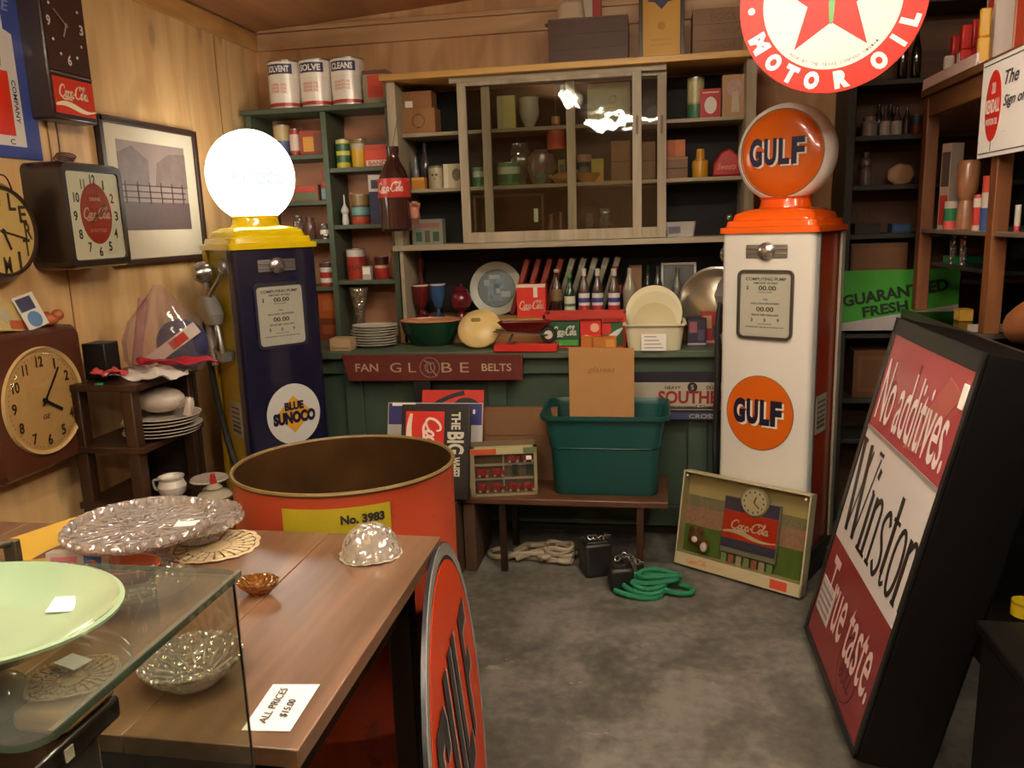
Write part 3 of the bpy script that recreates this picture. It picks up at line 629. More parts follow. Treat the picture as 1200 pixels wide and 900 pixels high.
# toy wheelbarrow on red base
p0 = onY(579, 409, 3.655); p1 = onY(653, 407, 3.655); w = p1.x-p0.x
o = MB().box(-w/2, w/2, 0, .08, 0, .034).build('red_board', mat('#c02a1e', .4), None, ((p0.x+p1.x)/2, 3.65, CT), bevel=.002)
tag(o, 'bright red flat box on the counter edge under the toy wheelbarrow', 'box')
bx = (p0.x+p1.x)/2; zt = CT+.034
t = thing('toy_wheelbarrow', 'toy wheelbarrow with dark red tray and one rubber wheel', 'toy wheelbarrow', (bx, 3.69, zt))
b = MB().loft([rrect(.14, .05, .01, .05, -.01, 0), rrect(.24, .075, .012, .1, -.01, 0), rrect(.245, .08, .012, .102, -.01, 0), rrect(.235, .07, .01, .1, -.01, 0), rrect(.135, .045, .01, .054, -.01, 0)], cap=(1, 1))
b.build('tray', mat('#5c130f', .25), t, bevel=0)
wh = thing_w = MB().lathe([(.022, -.011), (.036, -.010), (.04, 0), (.036, .010), (.022, .011), (.022, -.011)], (.105, 0, .04), 28, axis='y').build('wheel', mat('#17140f', .6), t)
MB().lathe([(0, -.008), (.02, -.008), (.02, .008), (0, .008)], (.105, -.002, .04), 20, axis='y').build('hub', mat('#cfc8ba', .4), wh)
for s in (-1, 1):
    MB().tube([(.105, s*.016, .04), (.0, s*.025, .048), (-.15, s*.03, .06)], .004, seg=6).build('handle', STEEL, t)
    MB().tube([(-.06, s*.026, .052), (-.085, s*.028, .003), (-.05, s*.026, .003)], .0035, seg=6).build('leg', mat('#2c3a40', .4), t)
# cream basin with lids
p0 = onY(734, 410, 3.655); p1 = onY(800, 410, 3.655); w = p1.x-p0.x; hb = onY(768, 380, 3.655).z-CT; bx = (p0.x+p1.x)/2
t = thing('cream_basin', 'cream plastic basin with a paper label on the counter edge', 'basin', (bx, 3.65+.13, CT))
ww = w*.94
MB().loft([rrect(ww, .23, .03, 0), rrect(w*1.06, .26, .035, hb*.93), rrect(w*1.14, .285, .035, hb*.95), rrect(w*1.14, .285, .035, hb), rrect(w*1.02, .25, .03, hb), rrect(ww*.94, .21, .025, .006)], cap=(1, 1)).build('tub', mat('#cfc7a8', .4, var=.04), t)
b = MB().box(-.058, .052, -.1335, -.132, .018, hb*.80, 0)
for k in range(4): b.box(-.045, .04-.01*k, -.1342, -.133, .03+k*.017, .035+k*.017, 1)
b.build('paper_label', [PAPER, mat('#a8a49c', .6)], t, rot=(math.radians(7), 0, 0), smooth=0)
for i, (rr, yy, xx) in enumerate(((.132, .095, -.002), (.120, .045, .004), (.098, -.04, .0))):
    o = MB().lathe([(0, -.0), (rr*.62, 0), (rr*.66, .006), (rr, .014), (rr, .017), (rr*.64, .011), (0, .006)], (0, 0, 0), 48, axis='y').build('cream_plate', mat(('#dcd2ae', '#cfc49c', '#bfb48a')[i], .3, var=.04), None,  # plate colours step darker toward the front in place of shadow arcs between them
        (bx+xx, 3.78+yy, CT+.012+rr), (math.radians(-12), 0, 0))
    tag(o, ['cream plate at the back of the basin, widest of three', 'cream plate in the middle of the basin', 'smaller cream plate at the front of the basin'][i], 'plate', 'cream plates standing in the basin')
# magazines by the pump
for i, (a, tp, c_, col, col2, lab) in enumerate(((806, 374, 828, '#2a2438', '#8a4a50', 'dark magazine pile beside the cream basin'), (822, 366, 846, '#a8332a', '#c89a70', 'red printed packet behind the pump nozzle'))):
    carton('magazine_pile' if i == 0 else 'printed_packet', lab, 'magazines' if i == 0 else 'packet', (a, tp, c_), 3.78+.06*i, CT, col, [(.1, .5, .5, .9, col2), (.55, .9, .2, .6, '#4a3c58'), (0, 1, .05, .12, '#a8a0a0')], .12)

# ------------------------------------------------------------------ cabinet shelves
Ys = 4.05
carton('brown_carton', 'brown cardboard box with a round stamp in the upper left bay', 'carton', (470, 127, 509), Ys, S1, '#8f6236', [], .12)
o = S.objects[-1]; cx, w, h = fit(470, 127, 509, Ys, S1); MB().ring(0, h*.5, w*.17, w*.2, -.002, .001, seg=24).build('round_stamp', mat('#6a4424', .7), o)
zc_ = S1+h+.001
carton('brown_carton', 'smaller brown cardboard box with white sticker, stacked on top', 'carton', (471, 107, 505), Ys+.01, zc_, '#86582f', [(.08, .34, .08, .45, '#e8e0d4')], .1)
carton('pale_book', 'pale green and cream book behind the glass, upper shelf', 'book', (582, 112, 603), Ys+.05, S1, '#b3ab86', [(.35, 1, 0, 1, '#c9c27a')], .04)
lathed('white_pitcher', 'round white pitcher behind the glass, upper shelf', 'pitcher', (606, 113, 630), Ys+.04, S1, [(0, 0), (.22, 0), (.2, .06), (.4, .3), (.5, .55), (.46, .85), (.5, 1), (.46, 1), (.4, .8), (0, .7)], mat('#bdb6aa', .3))
carton('cream_box', 'large pale cream box with a small crest behind the glass', 'box', (688, 97, 738), Ys+.05, S1, '#b9b49a', [], .12)
o = S.objects[-1]; cx, w, h = fit(688, 97, 738, Ys+.05, S1); MB().ring(w*.1, h*.6, w*.07, w*.1, -.002, .001, seg=20).box(-w*.05, w*.25, -.002, .001, h*.38, h*.42).build('crest', mat('#a89a5c', .5), o)
carton('pale_box', 'small pale box in front of the large cream box', 'box', (690, 130, 701), Ys, S1, '#a8a684', [], .03)
lathed('hanging_shaker', 'peach and red bottle shaped ornament on a string behind the glass', 'ornament', (639, 136, 661), Ys-.03, onY(650, 174, Ys-.03).z, [(0, 0), (.5, 0), (.5, .45), (.42, .6), (.2, .78), (.2, 1), (0, 1)], mat('#b0583a', .4), None, [(.02, .45, '#b43c2a')], (.8, '#b98a5c'))
p0 = onY(650, 136, Ys-.03)
o = MB().tube([(0, 0, 0), (0, 0, 2.185-p0.z-.003)], .0012, seg=5).build('string', mat('#8a7a60', .8), bpy.data.objects['hanging_shaker'], (0, 0, p0.z-onY(650, 174, Ys-.03).z))
# top right open bay
can('tall_canister', 'tall pale canister with a green foot in the upper right bay', 'canister', (806, 90, 826), Ys, S1, [(.35, '#3c6a4a'), (.4, '#8a8a60'), (.9, '#b2aa78'), (1, '#98906a')])
o = carton('red_tin', 'red tin with a white round label in the upper right bay', 'tin', (821, 104, 845), Ys-.02, S1, '#a82a24', [(.1, .9, .85, .9, '#d8b0a0')], .06)
cx, w, h = fit(821, 104, 845, Ys-.02, S1); MB().disc(0, h*.42, w*.3, -.002, .001, rz=h*.3).build('label_badge', mat('#cfc4bc', .5), o)
o = carton('portrait_box', 'tan box with an oval lady portrait in the upper right bay', 'box', (847, 87, 881), Ys, S1, '#a8835a', [(.88, 1, 0, 1, '#6a4630')], .06)
cx, w, h = fit(847, 87, 881, Ys, S1); MB().disc(-w*.08, h*.68, w*.27, -.002, .001, rz=h*.22).build('portrait', mat('#b08a80', .5, var=.3, scale=60), o)
MB().prism([(-w*.2, h*.1), (w*.1, h*.1), (w*.05, h*.6), (-w*.15, h*.6)], -.003, .001).build('dress', mat('#b5a48c', .5), o)
# second shelf left bay
lathed('tall_bottle', 'slender clear bottle on the left open bay shelf', 'bottle', (481, 183, 489), Ys, S2, BOTTLE, mat('#6a6c70', .15, coat=.3))
lathed('tall_bottle', 'dark glass bottle with a stopper on the left open bay shelf', 'bottle', (490, 167, 501), Ys+.06, S2, BOTTLE, mat('#3e3a40', .15, coat=.3))
carton('yellow_box', 'small orange yellow box beside the hanging cola bottle', 'box', (482, 208, 497), Ys-.02, S2, '#c07e22', [(0, 1, .75, 1, '#d99c3c')], .05)
o = can('skull_mug', 'pale mug with a dark printed face beside the yellow box', 'mug', (499, 194, 518), Ys, S2, [(.9, '#b2a688'), (1, '#6a6048')], lid='#4a4234')
cx, w, h = fit(499, 194, 518, Ys, S2)
b = MB()
for a, c_, q in ((-.12, .6, .06), (.12, .6, .06), (0, .42, .035)): b.disc(w*a, h*c_, w*q, -w*.5-.002, -w*.46)
b.build('printed_face', mat('#3c352a', .6), o)
o = carton('photo_box', 'cream box with a dark oval photo beside the printed mug', 'box', (519, 192, 541), Ys, S2, '#c2b898', [(.0, .25, 0, 1, '#d8d0b4')], .06)
cx, w, h = fit(519, 192, 541, Ys, S2); MB().disc(w*.2, h*.55, w*.24, -.0025, -.001, rz=h*.25).build('oval_photo', mat('#6e6a54', .5, var=.4, scale=90), o)
# second shelf behind glass
for i, (a, tp, c_) in enumerate(((552, 196, 566), (580, 190, 607))):
    can('green_tin', ['small green and white tin behind the left door stile', 'large green tin with white panel behind the glass'][i], 'tin', (a, tp, c_), Ys, S2, [(.15, '#2f8a54'), (.5, '#1d6b3c'), (.8, '#b8c4ae'), (1, '#4a8a5c')])
lathed('glass_globe', 'clear fish bowl on the cabinet shelf above the green tin', 'bowl', (592, 167, 622), Ys+.09, S2, [(0, 0), (.3, 0), (.5, .45), (.4, .85), (.34, .9), (.36, 1)], crystal('#9c9c92', 30, 'smoky_glass', .35))
lathed('glass_globe', 'clear glass globe filled with red and pale sweets', 'jar', (613, 174, 650), Ys, S2, [(0, 0), (.3, 0), (.5, .45), (.42, .85), (.25, 1), (0, 1)], mat('#6e5a52', .2, var=.6, scale=45, coat=.6))
lathed('small_globe', 'small green tinted glass ball in front of the sweets globe', 'ornament', (624, 199, 641), Ys-.02, S2, [(0, 0), (.3, 0), (.5, .5), (.3, .95), (0, 1)], mat('#66756a', .15, var=.4, scale=50, coat=.6))
b = MB().sphere((0, 0, .028), .05, sc=(1.15, .8, .6)).sphere((.06, 0, .045), .024, sc=(1, .8, .9)).tube([(-.05, 0, .03), (-.09, 0, .05), (-.1, 0, .07)], .01)
cx, w, h = fit(641, 200, 664, Ys, S2)
tag(b.build('ceramic_dog', mat('#9c6a34', .4, var=.25), None, (cx+.03, Ys+.04, S2-.001)), 'orange brown ceramic animal figure lying behind the glass', 'figurine')
carton('portrait_card', 'small green and yellow card behind the glass by the mullion', 'card', (654, 187, 662), Ys+.08, S2, '#8c8a4e', [(.2, .8, .3, .8, '#4c5a3a')], .02)
lathed('wig_head', 'small dark doll bust with a pink hat behind the glass', 'doll', (675, 180, 693), Ys, S2, [(0, 0), (.4, 0), (.42, .45), (.3, .55), (.42, .7), (.46, .85), (.2, 1), (0, 1)], mat('#3b444c', .5), None, [(.72, .98, '#9a7264')])
carton('yellow_tin', 'yellow tin standing behind the orange ceramic piece', 'tin', (693, 186, 707), Ys+.04, S2, '#a99a3c', [(.1, .9, .05, .3, '#c07a2c')], .04)
lathed('orange_dish', 'shallow orange glazed dish behind the glass', 'dish', (672, 202, 703), Ys-.02, S2, [(0, 0), (.3, 0), (.5, .9), (.5, 1), (.3, .3), (0, .25)], mat('#9c6426', .3))
carton('wooden_crate', 'tall brown wooden crate behind the right hand glass', 'crate', (716, 165, 738), Ys+.05, S2, '#7a5534', [(0, 1, .48, .5, '#4a3018')], .1)
carton('wooden_crate', 'brown wooden crate seen between the two right door stiles', 'crate', (747, 166, 768), Ys+.05, S2, '#75502f', [(0, 1, .5, .52, '#4a3018'), (0, 1, .0, .04, '#4a3018')], .1)
# right bay second shelf
carton('wooden_box', 'low slatted wooden box in the right bay under an orange box', 'box', (779, 184, 806), Ys, S2, '#6e4c30', [(0, 1, .45, .5, '#3a2412'), (0, 1, .9, 1, '#8a6440')], .1)
carton('orange_carton', 'burnt orange carton on the low wooden box', 'carton', (780, 164, 803), Ys, top_z(790, 184, Ys)+.001, '#9c4a22', [(.5, 1, 0, 1, '#b0602c')], .08)
lathed('yellow_tin', 'yellow tin with a handle and dark cap beside the red heart box', 'tin', (812, 174, 831), Ys, S2, [(0, 0), (.48, 0), (.5, .05), (.5, .55), (.46, .6), (.3, .62), (.26, 1), (0, 1)], mat('#c08a1e', .35))
MB().ribbon([(-.028, .03), (-.04, .05), (-.032, .08), (-.01, .085)], .006, -.004, .004).build('handle', mat('#2a1f14', .5), S.objects[-1])
cx, w, h = fit(836, 173, 868, Ys, S2)
hp = [(0, 0), (w*.5, 0), (w*.52, h*.3), (w*.4, h*.75), (w*.1, h), (-w*.25, h*.85), (-w*.48, h*.45), (-w*.5, 0)]
t = tag(MB().prism(hp, 0, .05).build('heart_box', mat('#a8201c', .35), None, (cx, Ys, S2), bevel=.01), 'bright red domed box with pale script beside the yellow tin', 'box')
add_text(MB(), 'Sweets', 0, h*.35, w*.7, h*.22, -.002, shear=.3).build('script_lettering', mat('#d88070', .5), t, smooth=0)
# bottom shelf
o = carton('toy_house', 'small grey card house with green shutters in the left bay', 'toy house', (482, 257, 518), Ys-.04, S3, '#7c7a68', [(.12, .32, .12, .5, '#2f4a3a'), (.68, .88, .12, .5, '#2f4a3a'), (.42, .58, .08, .55, '#4c463a'), (.1, .9, .68, .85, '#8c5a4c')], .06)
cx, w, h = fit(556, 228, 638, Ys+.1, S3)
t = thing('small_showcase', 'brown wooden box with glass front holding clear glassware', 'display box', (cx, Ys+.06, S3))
fw = wood('#6c4630', '#4c2e1c', 'x', .5, 8, name='red_brown_wood')
MB().box(-w/2, w/2, 0, .14, 0, .012).box(-w/2, w/2, 0, .14, h-.012, h).box(-w/2, -w/2+.012, 0, .14, 0, h).box(w/2-.012, w/2, 0, .14, 0, h).box(-w/2, w/2, .13, .14, 0, h).build('case', fw, t, bevel=.001)
MB().box(-w/2+.012, w/2-.012, .004, .007, .012, h-.012).build('glass_front', sheet_glass('#c8c0b0', .1), t, smooth=0)
MB().box(w*.36, w*.42, -.002, .0, h*.4, h*.68).build('price_sticker', PAPER, t, smooth=0)
for k in range(3):
    o = MB().lathe([(0, 0), (.02, 0), (.018, .004), (.004, .01), (.004, .03), (.022, .05), (.026, .075)], (0, 0, 0), 20).build('stem_glass', crystal('#b8a894', 60, 'small_glass', .3), None, (cx-.02+k*.045, Ys+.12, S3+.0125))
    tag(o, 'clear stem glass inside the small wooden showcase, %s' % ['left of the three', 'middle of the three', 'beside the price sticker'][k], 'glass', 'stem glasses in the small showcase')
for i, (a, tp, c_, col, z_) in enumerate(((641, 251, 650, '#6a3a2c', 0), (652, 248, 661, '#5c3428', 0), (664, 247, 676, '#84554a', 0))):
    lathed('pottery_vase', ['small red brown vase right of the small showcase', 'small red brown vase, second from the showcase', 'dusky pink vase at the mullion foot'][i], 'vase', (a, tp, c_), Ys, S3, VASE, mat(col, .4))
t = lathed('glass_pitcher', 'green tinted glass pitcher at the right end behind the door', 'pitcher', (698, 244, 718), Ys, S3, [(0, 0), (.4, 0), (.5, .15), (.42, .55), (.3, .75), (.36, 1)], crystal('#6f8a7a', 40, 'green_glass', .35))
MB().ribbon([(.02, .02), (.045, .03), (.045, .06), (.02, .07)], .008, -.004, .004).build('handle', crystal('#6f8a7a', 40, 'green_glass', .35), S.objects[-1])
lathed('glass_creamer', 'small clear creamer beside the green glass pitcher', 'creamer', (684, 250, 697), Ys, S3, VASE, crystal('#9c9c8c', 40, 'clear_glass2', .3))
cx, w, h = fit(779, 260, 816, Ys-.05, S3)
t = thing('loaf_pan', 'grey metal loaf pan with a dark label in the right bay', 'pan', (cx, Ys, S3))
MB().loft([rrect(w*.86, .07, .01, 0), rrect(w, .09, .012, h), rrect(w*1.05, .095, .012, h+.001), rrect(w*.96, .08, .01, h), rrect(w*.82, .06, .01, .004)]).build('pan', mat('#b4b0ac', .35, .3), t)
MB().box(-w*.38, 0, -.047, -.042, h*.3, h*.7).build('dark_label', mat('#4a4854', .5), t, smooth=0)
t = thing('cola_fountain_toy', 'small chrome ball ornament with dark stand in the right bay', 'ornament', (onY(855, 250, Ys).x, Ys, S3))
MB().lathe([(0, 0), (.022, 0), (.02, .01), (.006, .02), (.006, .07), (0, .07)]).build('stand', mat('#2a2622', .4), t)
for a, c_, r in ((0, .085, .016), (.016, .05, .012), (-.018, .03, .011)): MB().sphere((a, 0, c_), r).build('chrome_ball', CHROME, t)

# hanging cola bottle on the left post
Yh = 3.84
p1 = onY(463, 271, Yh); p0 = onY(460, 172, Yh); h = p0.z-p1.z; r = (onY(480, 210, Yh).x-onY(444, 210, Yh).x)/2
t = thing('giant_cola_bottle', 'oversized plastic cola bottle hanging on the left cabinet post', 'bottle', (p1.x+.01, Yh, p1.z))
dk = mat('#3a1f1a', .15, var=.1, coat=.4)
MB().lathe([(0, 0), (r*.85, .0), (r*.98, h*.03), (r*.94, h*.3), (r*1.02, h*.42), (r*1.0, h*.6), (r*.7, h*.74), (r*.42, h*.84), (r*.36, h*.9), (r*.4, h*.95), (r*.4, h), (0, h)], (0, 0, 0), 32).build('bottle_body', dk, t)
lb = MB().lathe([(r*1.03, h*.4), (r*1.04, h*.405), (r*1.02, h*.62), (r*.99, h*.625)], (0, 0, 0), 32).build('red_label', mat('#b8342c', .35), t)
b = MB(); script_logo(b, 0, h*.515, r*1.7, h*.13, 0); b.ribbon([(-r*1.3, h*.42), (r*1.3, h*.42)], h*.012, -.0006, 0); b.ribbon([(-r*1.3, h*.605), (r*1.3, h*.605)], h*.012, -.0006, 0)
for j in range(len(b.v)):
    x, y, zz = b.v[j]; A = x/r; R2 = r*1.045+.002; b.v[j] = (R2*math.sin(A), -R2*math.cos(A), zz)
b.build('script_lettering', mat('#e0b8a8', .5), lb, smooth=0)
MB().tube([(0, 0, h*.98), (.005, .05, h*1.2), (.0, CabF-.0005-Yh, h*1.35)], .0018, seg=6).build('hanging_cord', mat('#6a5a48', .8), t)
t = thing('sign_hand', 'pinkish glove shaped hand of the bottle sign, beside the hanging cola bottle', 'glove', (onY(486, 262, 3.86).x, 3.86, onY(486, 262, 3.86).z))  # glove shape stands in for the gripping hand of a bottle sign
b = MB()
b.sphere((0, 0, .05), .028, sc=(.9, .55, 1.3))
for k in range(4): b.tube([(-.02+k*.013, 0, .07), (-.012+k*.014, -.012, .105-abs(k-1.5)*.008), (-.008+k*.012, -.024, .09)], [.009, .008, .007], seg=8)
b.tube([(-.02, 0, .04), (-.04, -.008, .06), (-.045, -.014, .08)], [.01, .009, .007], seg=8)
b.build('palm_and_fingers', mat('#b87a68', .7), t); MB().lathe([(.022, 0), (.024, .0), (.022, .03)], (0, 0, -.005), 16, sy=.6).build('cuff', mat('#6c3e34', .7), t)

# ------------------------------------------------------------------ on top of the cabinet
ZT = 2.22
o = carton('wooden_chest', 'dark red brown wooden box on top of the cabinet', 'box', (642, 20, 736), 3.98, ZT, '#46281a', [(0, 1, .0, .03, '#2c1810'), (0, 1, .32, .33, '#2c1810'), (0, 1, .65, .66, '#2c1810'), (0, 1, .97, 1, '#5c3a24')], .22)
cx, w, h = fit(642, 20, 736, 3.98, ZT)
t = thing('straw_hat', 'pale brimmed hat with a dark band lying on the wooden box', 'hat', (cx-.09, 4.1, ZT+h))
MB().lathe([(.0, .012), (.05, .012), (.12, .0), (.125, .004), (.07, .02), (.06, .09), (.045, .1), (0, .1)], (0, 0, 0), 32, sy=.8).build('crown_and_brim', mat('#bfa98c', .7), t)
MB().lathe([(.068, .022), (.066, .045)], (0, 0, 0), 32, sy=.8).build('hat_band', mat('#4a241c', .6), t)
carton('red_box', 'small red and white box behind the pale hat', 'box', (684, -6, 704), 4.16, ZT+h, '#a8342a', [(0, .5, 0, 1, '#c9b8a4')], .05)
cx, w, h = fit(749, -14, 802, 4.02, ZT)
t = thing('framed_certificate', 'dark frame with a yellow certificate on top of the cabinet', 'picture frame', (cx, 4.03, ZT), 0, None, math.radians(-5))
MB().box(-w/2+.014, w/2-.014, .003, .008, .012, h-.012).build('yellow_mount', mat('#c08f2e', .5, var=.06), t, smooth=0)
MB().prism([(-w*.3, h), (-w*.3, h*.86), (-.03, h*.84), (0, h*.74), (.03, h*.84), (w*.3, h*.86), (w*.3, h)], -.001, .004).build('blue_crest', mat('#3a3450', .5), t, smooth=0)
MB().disc(0, h*.5, .018, .001, .004).build('gold_seal', mat('#a8761f', .5), t)
for k in range(2): lettering('IN RECOGNITION OF SERVICE' if k else 'PRESENTED', 0, h*(.3-.07*k), w*.5, h*.03, t, mat('#9a7424', .5), y=.0025)
MB().box(-w/2, -w/2+.016, -.008, .012, 0, h).box(w/2-.016, w/2, -.008, .012, 0, h).box(-w/2, w/2, -.008, .012, 0, .014).box(-w/2, w/2, -.008, .012, h-.014, h).build('frame', mat('#2f231c', .35), t, bevel=.002)
o = carton('shipping_crate', 'tan wooden crate with faded print on top of the cabinet', 'crate', (812, 9, 872), 4.0, ZT, '#6e4a26', [(0, 1, .32, .335, '#4c3218'), (0, 1, .66, .675, '#4c3218')], .2,
           words=(('EGGS', .6, .8, .5, .16, '#5a3a1c'), ('THIS SIDE UP', .62, .5, .6, .12, '#5a3a1c'), ('HANDLE', .6, .2, .5, .12, '#5a3a1c')))

# ================================================================== SIGNS ON THE COUNTER FRONT
a0, a1 = onY(400, 411, 3.635), onY(612, 412, 3.635); w = a1.x-a0.x; h = .128
t = thing('fan_belt_sign', 'long dark red sign with faded cream lettering on the counter edge', 'sign', ((a0.x+a1.x)/2+.0, 3.632, CT-.008-h), 0, None, 0, math.radians(.0))
MB().prism([(-w/2, h), (w/2, h), (w/2, .006), (-w/2+.03, .0)], 0, .016).build('board', mat('#5c231c', .45, var=.2, scale=20), t, bevel=.002)
cl = mat('#b09a80', .5, var=.3, scale=60)
lettering('FAN', -w*.36, h*.52, w*.13, h*.3, t, cl); lettering('G L', -w*.155, h*.52, w*.145, h*.36, t, cl, bold=.0)
lettering('B E', w*.135, h*.52, w*.15, h*.36, t, cl, bold=.0); lettering('BELTS', w*.36, h*.52, w*.16, h*.28, t, cl)
b = MB().ring(-w*.005, h*.52, .046, .049, -.002, 0, seg=32).ring(-w*.005, h*.52, .022, .026, -.002, 0, seg=24)
b.ribbon([(-.03, .1), (0.0, .085), (.0, .06), (.03, .025)], .006, -.002, 0).ribbon([(-.012, .04), (-.02, .075), (.015, .09)], .005, -.002, 0)
b.build('globe_emblem', mat('#94786a', .5, var=.4, scale=70), t)

# southern sign leaning on panel
a0, a1 = onY(742, 436, 3.66), onY(840, 492, 3.66); w, h = .47, a0.z-a1.z
t = thing('southern_bread_sign', 'white and navy metal sign with big red letters, propped behind the tub', 'sign', (a0.x+w/2-.0, 3.665, a1.z), 0)
MB().box(-w/2, w/2, 0, .004, 0, h).build('sheet', mat('#23242f', .35), t, smooth=0)
MB().box(-w/2+.004, w/2-.004, -.001, 0, h*.2, h*.78).box(-w/2+.004, w/2-.004, -.001, 0, h*.22, h*.25).build('white_field', mat('#a79f8c', .4), t, smooth=0)
MB().box(-w/2, w/2, -.0015, 0, 0, h*.14).build('blue_band', mat('#3c4468', .4), t, smooth=0)
lettering('HEAVY', -w*.12, h*.67, w*.15, h*.07, t, INK, y=-.002); lettering('DUTY', w*.26, h*.67, w*.13, h*.07, t, INK, y=-.002)
MB().disc(.03, h*.68, h*.1, -.003, -.001).build('round_badge', INK, t); lettering('S', .03, h*.68, h*.06, h*.1, t, mat('#a79f8c', .4), y=-.004)
lettering('SOUTHERN', w*.12, h*.47, w*.76, h*.27, t, mat('#8a231c', .4), y=-.0025, bold=.03)
lettering('Guaranteed Quality', w*.06, h*.27, w*.55, h*.07, t, INK, y=-.002); lettering('CROSS', w*.16, h*.07, w*.25, h*.09, t, mat('#a79f8c', .4), y=-.003)
MB().box(a0.x+w*.3, a0.x+w*.34, 3.667, 3.70, 0, .1)

# box under the leaning signs and the bench
BZ, BF = .345, 3.235
bx0, bx1 = onZ(543, 583, BZ).x-.01, onZ(783, 590, BZ).x
t = thing('low_bench', 'low brown wooden bench in front of the counter', 'bench', ((bx0+bx1)/2, BF, 0))
w = bx1-bx0; bw = wood('#5a3a26', '#3c2416', 'x', .45, 7, name='bench_wood')
MB().box(-w/2, w/2, 0, .37, BZ-.028, BZ).build('seat_board', bw, t, bevel=.004)
for sx in (-w/2+.16, w/2-.13):
    for sy in (.02, .32): MB().box(sx, sx+.03, sy, sy+.03, 0, BZ-.028).build('leg', DARKWOOD, t, bevel=.003)
MB().box(-w/2+.003, -w/2+.055, .01, .34, 0, BZ-.03).build('end_panel', mat('#4a3220', .7), t, bevel=.003)
MB().box(-w/2+.06, w/2-.02, .34, .36, BZ-.1, BZ-.028).build('apron', DARKWOOD, t, bevel=.002)
o = MB().box(-.40, -.004, 0, .42, 0, .345).build('brown_crate', mat('#4a3220', .7), None, (bx0, 3.13, 0), bevel=.004)
tag(o, 'brown box on the floor beside the bench, carrying the leaning signs', 'box')
# leaning signs
t = thing('big_cola_sign', 'black framed upright cola sign reading THE BIG, leaning by the bench', 'sign', (-1.005, 3.165, .346), 0, None, math.radians(-17))
zb = 0; hh = loc(t, 510, 474)[1]; xL_, xR_ = loc(t, 471, 478)[0], loc(t, 551, 478)[0]; xm = (xL_+xR_)/2; w = xR_-xL_
MB().box(xL_, xR_, 0, .03, zb+.012, hh).build('frame', mat('#14110f', .35), t, bevel=.003)
MB().box(xL_+.02, xm+w*.13, -.0015, 0, zb+.05, hh-.03).build('red_panel', mat('#c8281e', .35), t, smooth=0)
wave = MB(); P_ = [(xL_+.045, hh-.04), (xL_+.036, hh-.10), (xL_+.04, hh-.18), (xL_+.055, hh-.26), (xL_+.07, hh-.33)]
wave.ribbon(smooth_line(P_, 5), [.012+.014*math.sin(PI*i/20) for i in range(21)], -.003, -.0015).build('wave_ribbon', mat('#ddd0b8', .4), t, smooth=0)
script_logo(MB(), xm-w*.04, hh-.20, .30, .085, -.0025, ang=-PI/2).build('script_lettering', mat('#e8d8c8', .4), t, smooth=0)
for s_, zc, hgt, wd in (('THE', hh-.07, .075, .040), ('BIG', hh-.165, .095, .075), ('WHEEL', hh-.27, .09, .042)):
    lettering(s_, xm+w*.30, zc, hgt, wd, t, mat('#c9c4b0', .5), ang=-PI/2, bold=.035)
a0 = onY(455, 474, 3.42); 
t = thing('blue_white_sign', 'blue and white metal sign behind the black framed cola sign', 'sign', (-.985, 3.355, .346), 0, None, math.radians(-17))
hb_ = loc(t, 520, 472)[1]; xa_, xb_ = loc(t, 455, 476)[0], loc(t, 566, 476)[0]
MB().box(xa_, xb_, 0, .006, 0, hb_).build('sheet', mat('#b7b2ac', .35, var=.08), t, smooth=0)
MB().box(xa_+.004, xb_-.004, -.001, 0, hb_-.10, hb_-.004).build('blue_field', mat('#2c2d6a', .35), t, smooth=0)
MB().box(xa_+.02, xa_+.13, -.002, -.001, hb_-.015, hb_).box(xb_-.045, xb_-.035, -.002, -.001, hb_-.05, hb_-.03).build('white_marks', WHITE, t, smooth=0)
t = thing('red_script_sign', 'red sign with black curved lettering behind the leaning signs', 'sign', (-.95, 3.395, .346), 0, None, math.radians(-17))
hb_ = loc(t, 530, 457)[1]; xa_, xb_ = loc(t, 495, 460)[0], loc(t, 567, 460)[0]
MB().box(xa_, xb_, 0, .006, 0, hb_).build('sheet', mat('#c02a1e', .35), t, smooth=0)
MB().ribbon(smooth_line([(xa_+.04, hb_-.08), (xa_+.09, hb_-.05), (xa_+.15, hb_-.025), (xa_+.2, hb_-.012)], 5), .02, -.002, 0).ribbon(smooth_line([(xb_-.13, hb_-.07), (xb_-.1, hb_-.05), (xb_-.05, hb_-.055), (xb_-.02, hb_-.09), (xb_-.015, hb_-.16)], 5), .026, -.002, 0).build('black_curves', INK, t, smooth=0)
o = MB().box(-.04, .04, 0, .02, 0, .80).build('black_board', BLACK, None, (-1.085, 3.585, 0), (math.radians(-4), 0, 0), bevel=.002)
tag(o, 'narrow black board sticking up behind the leaning signs', 'board')
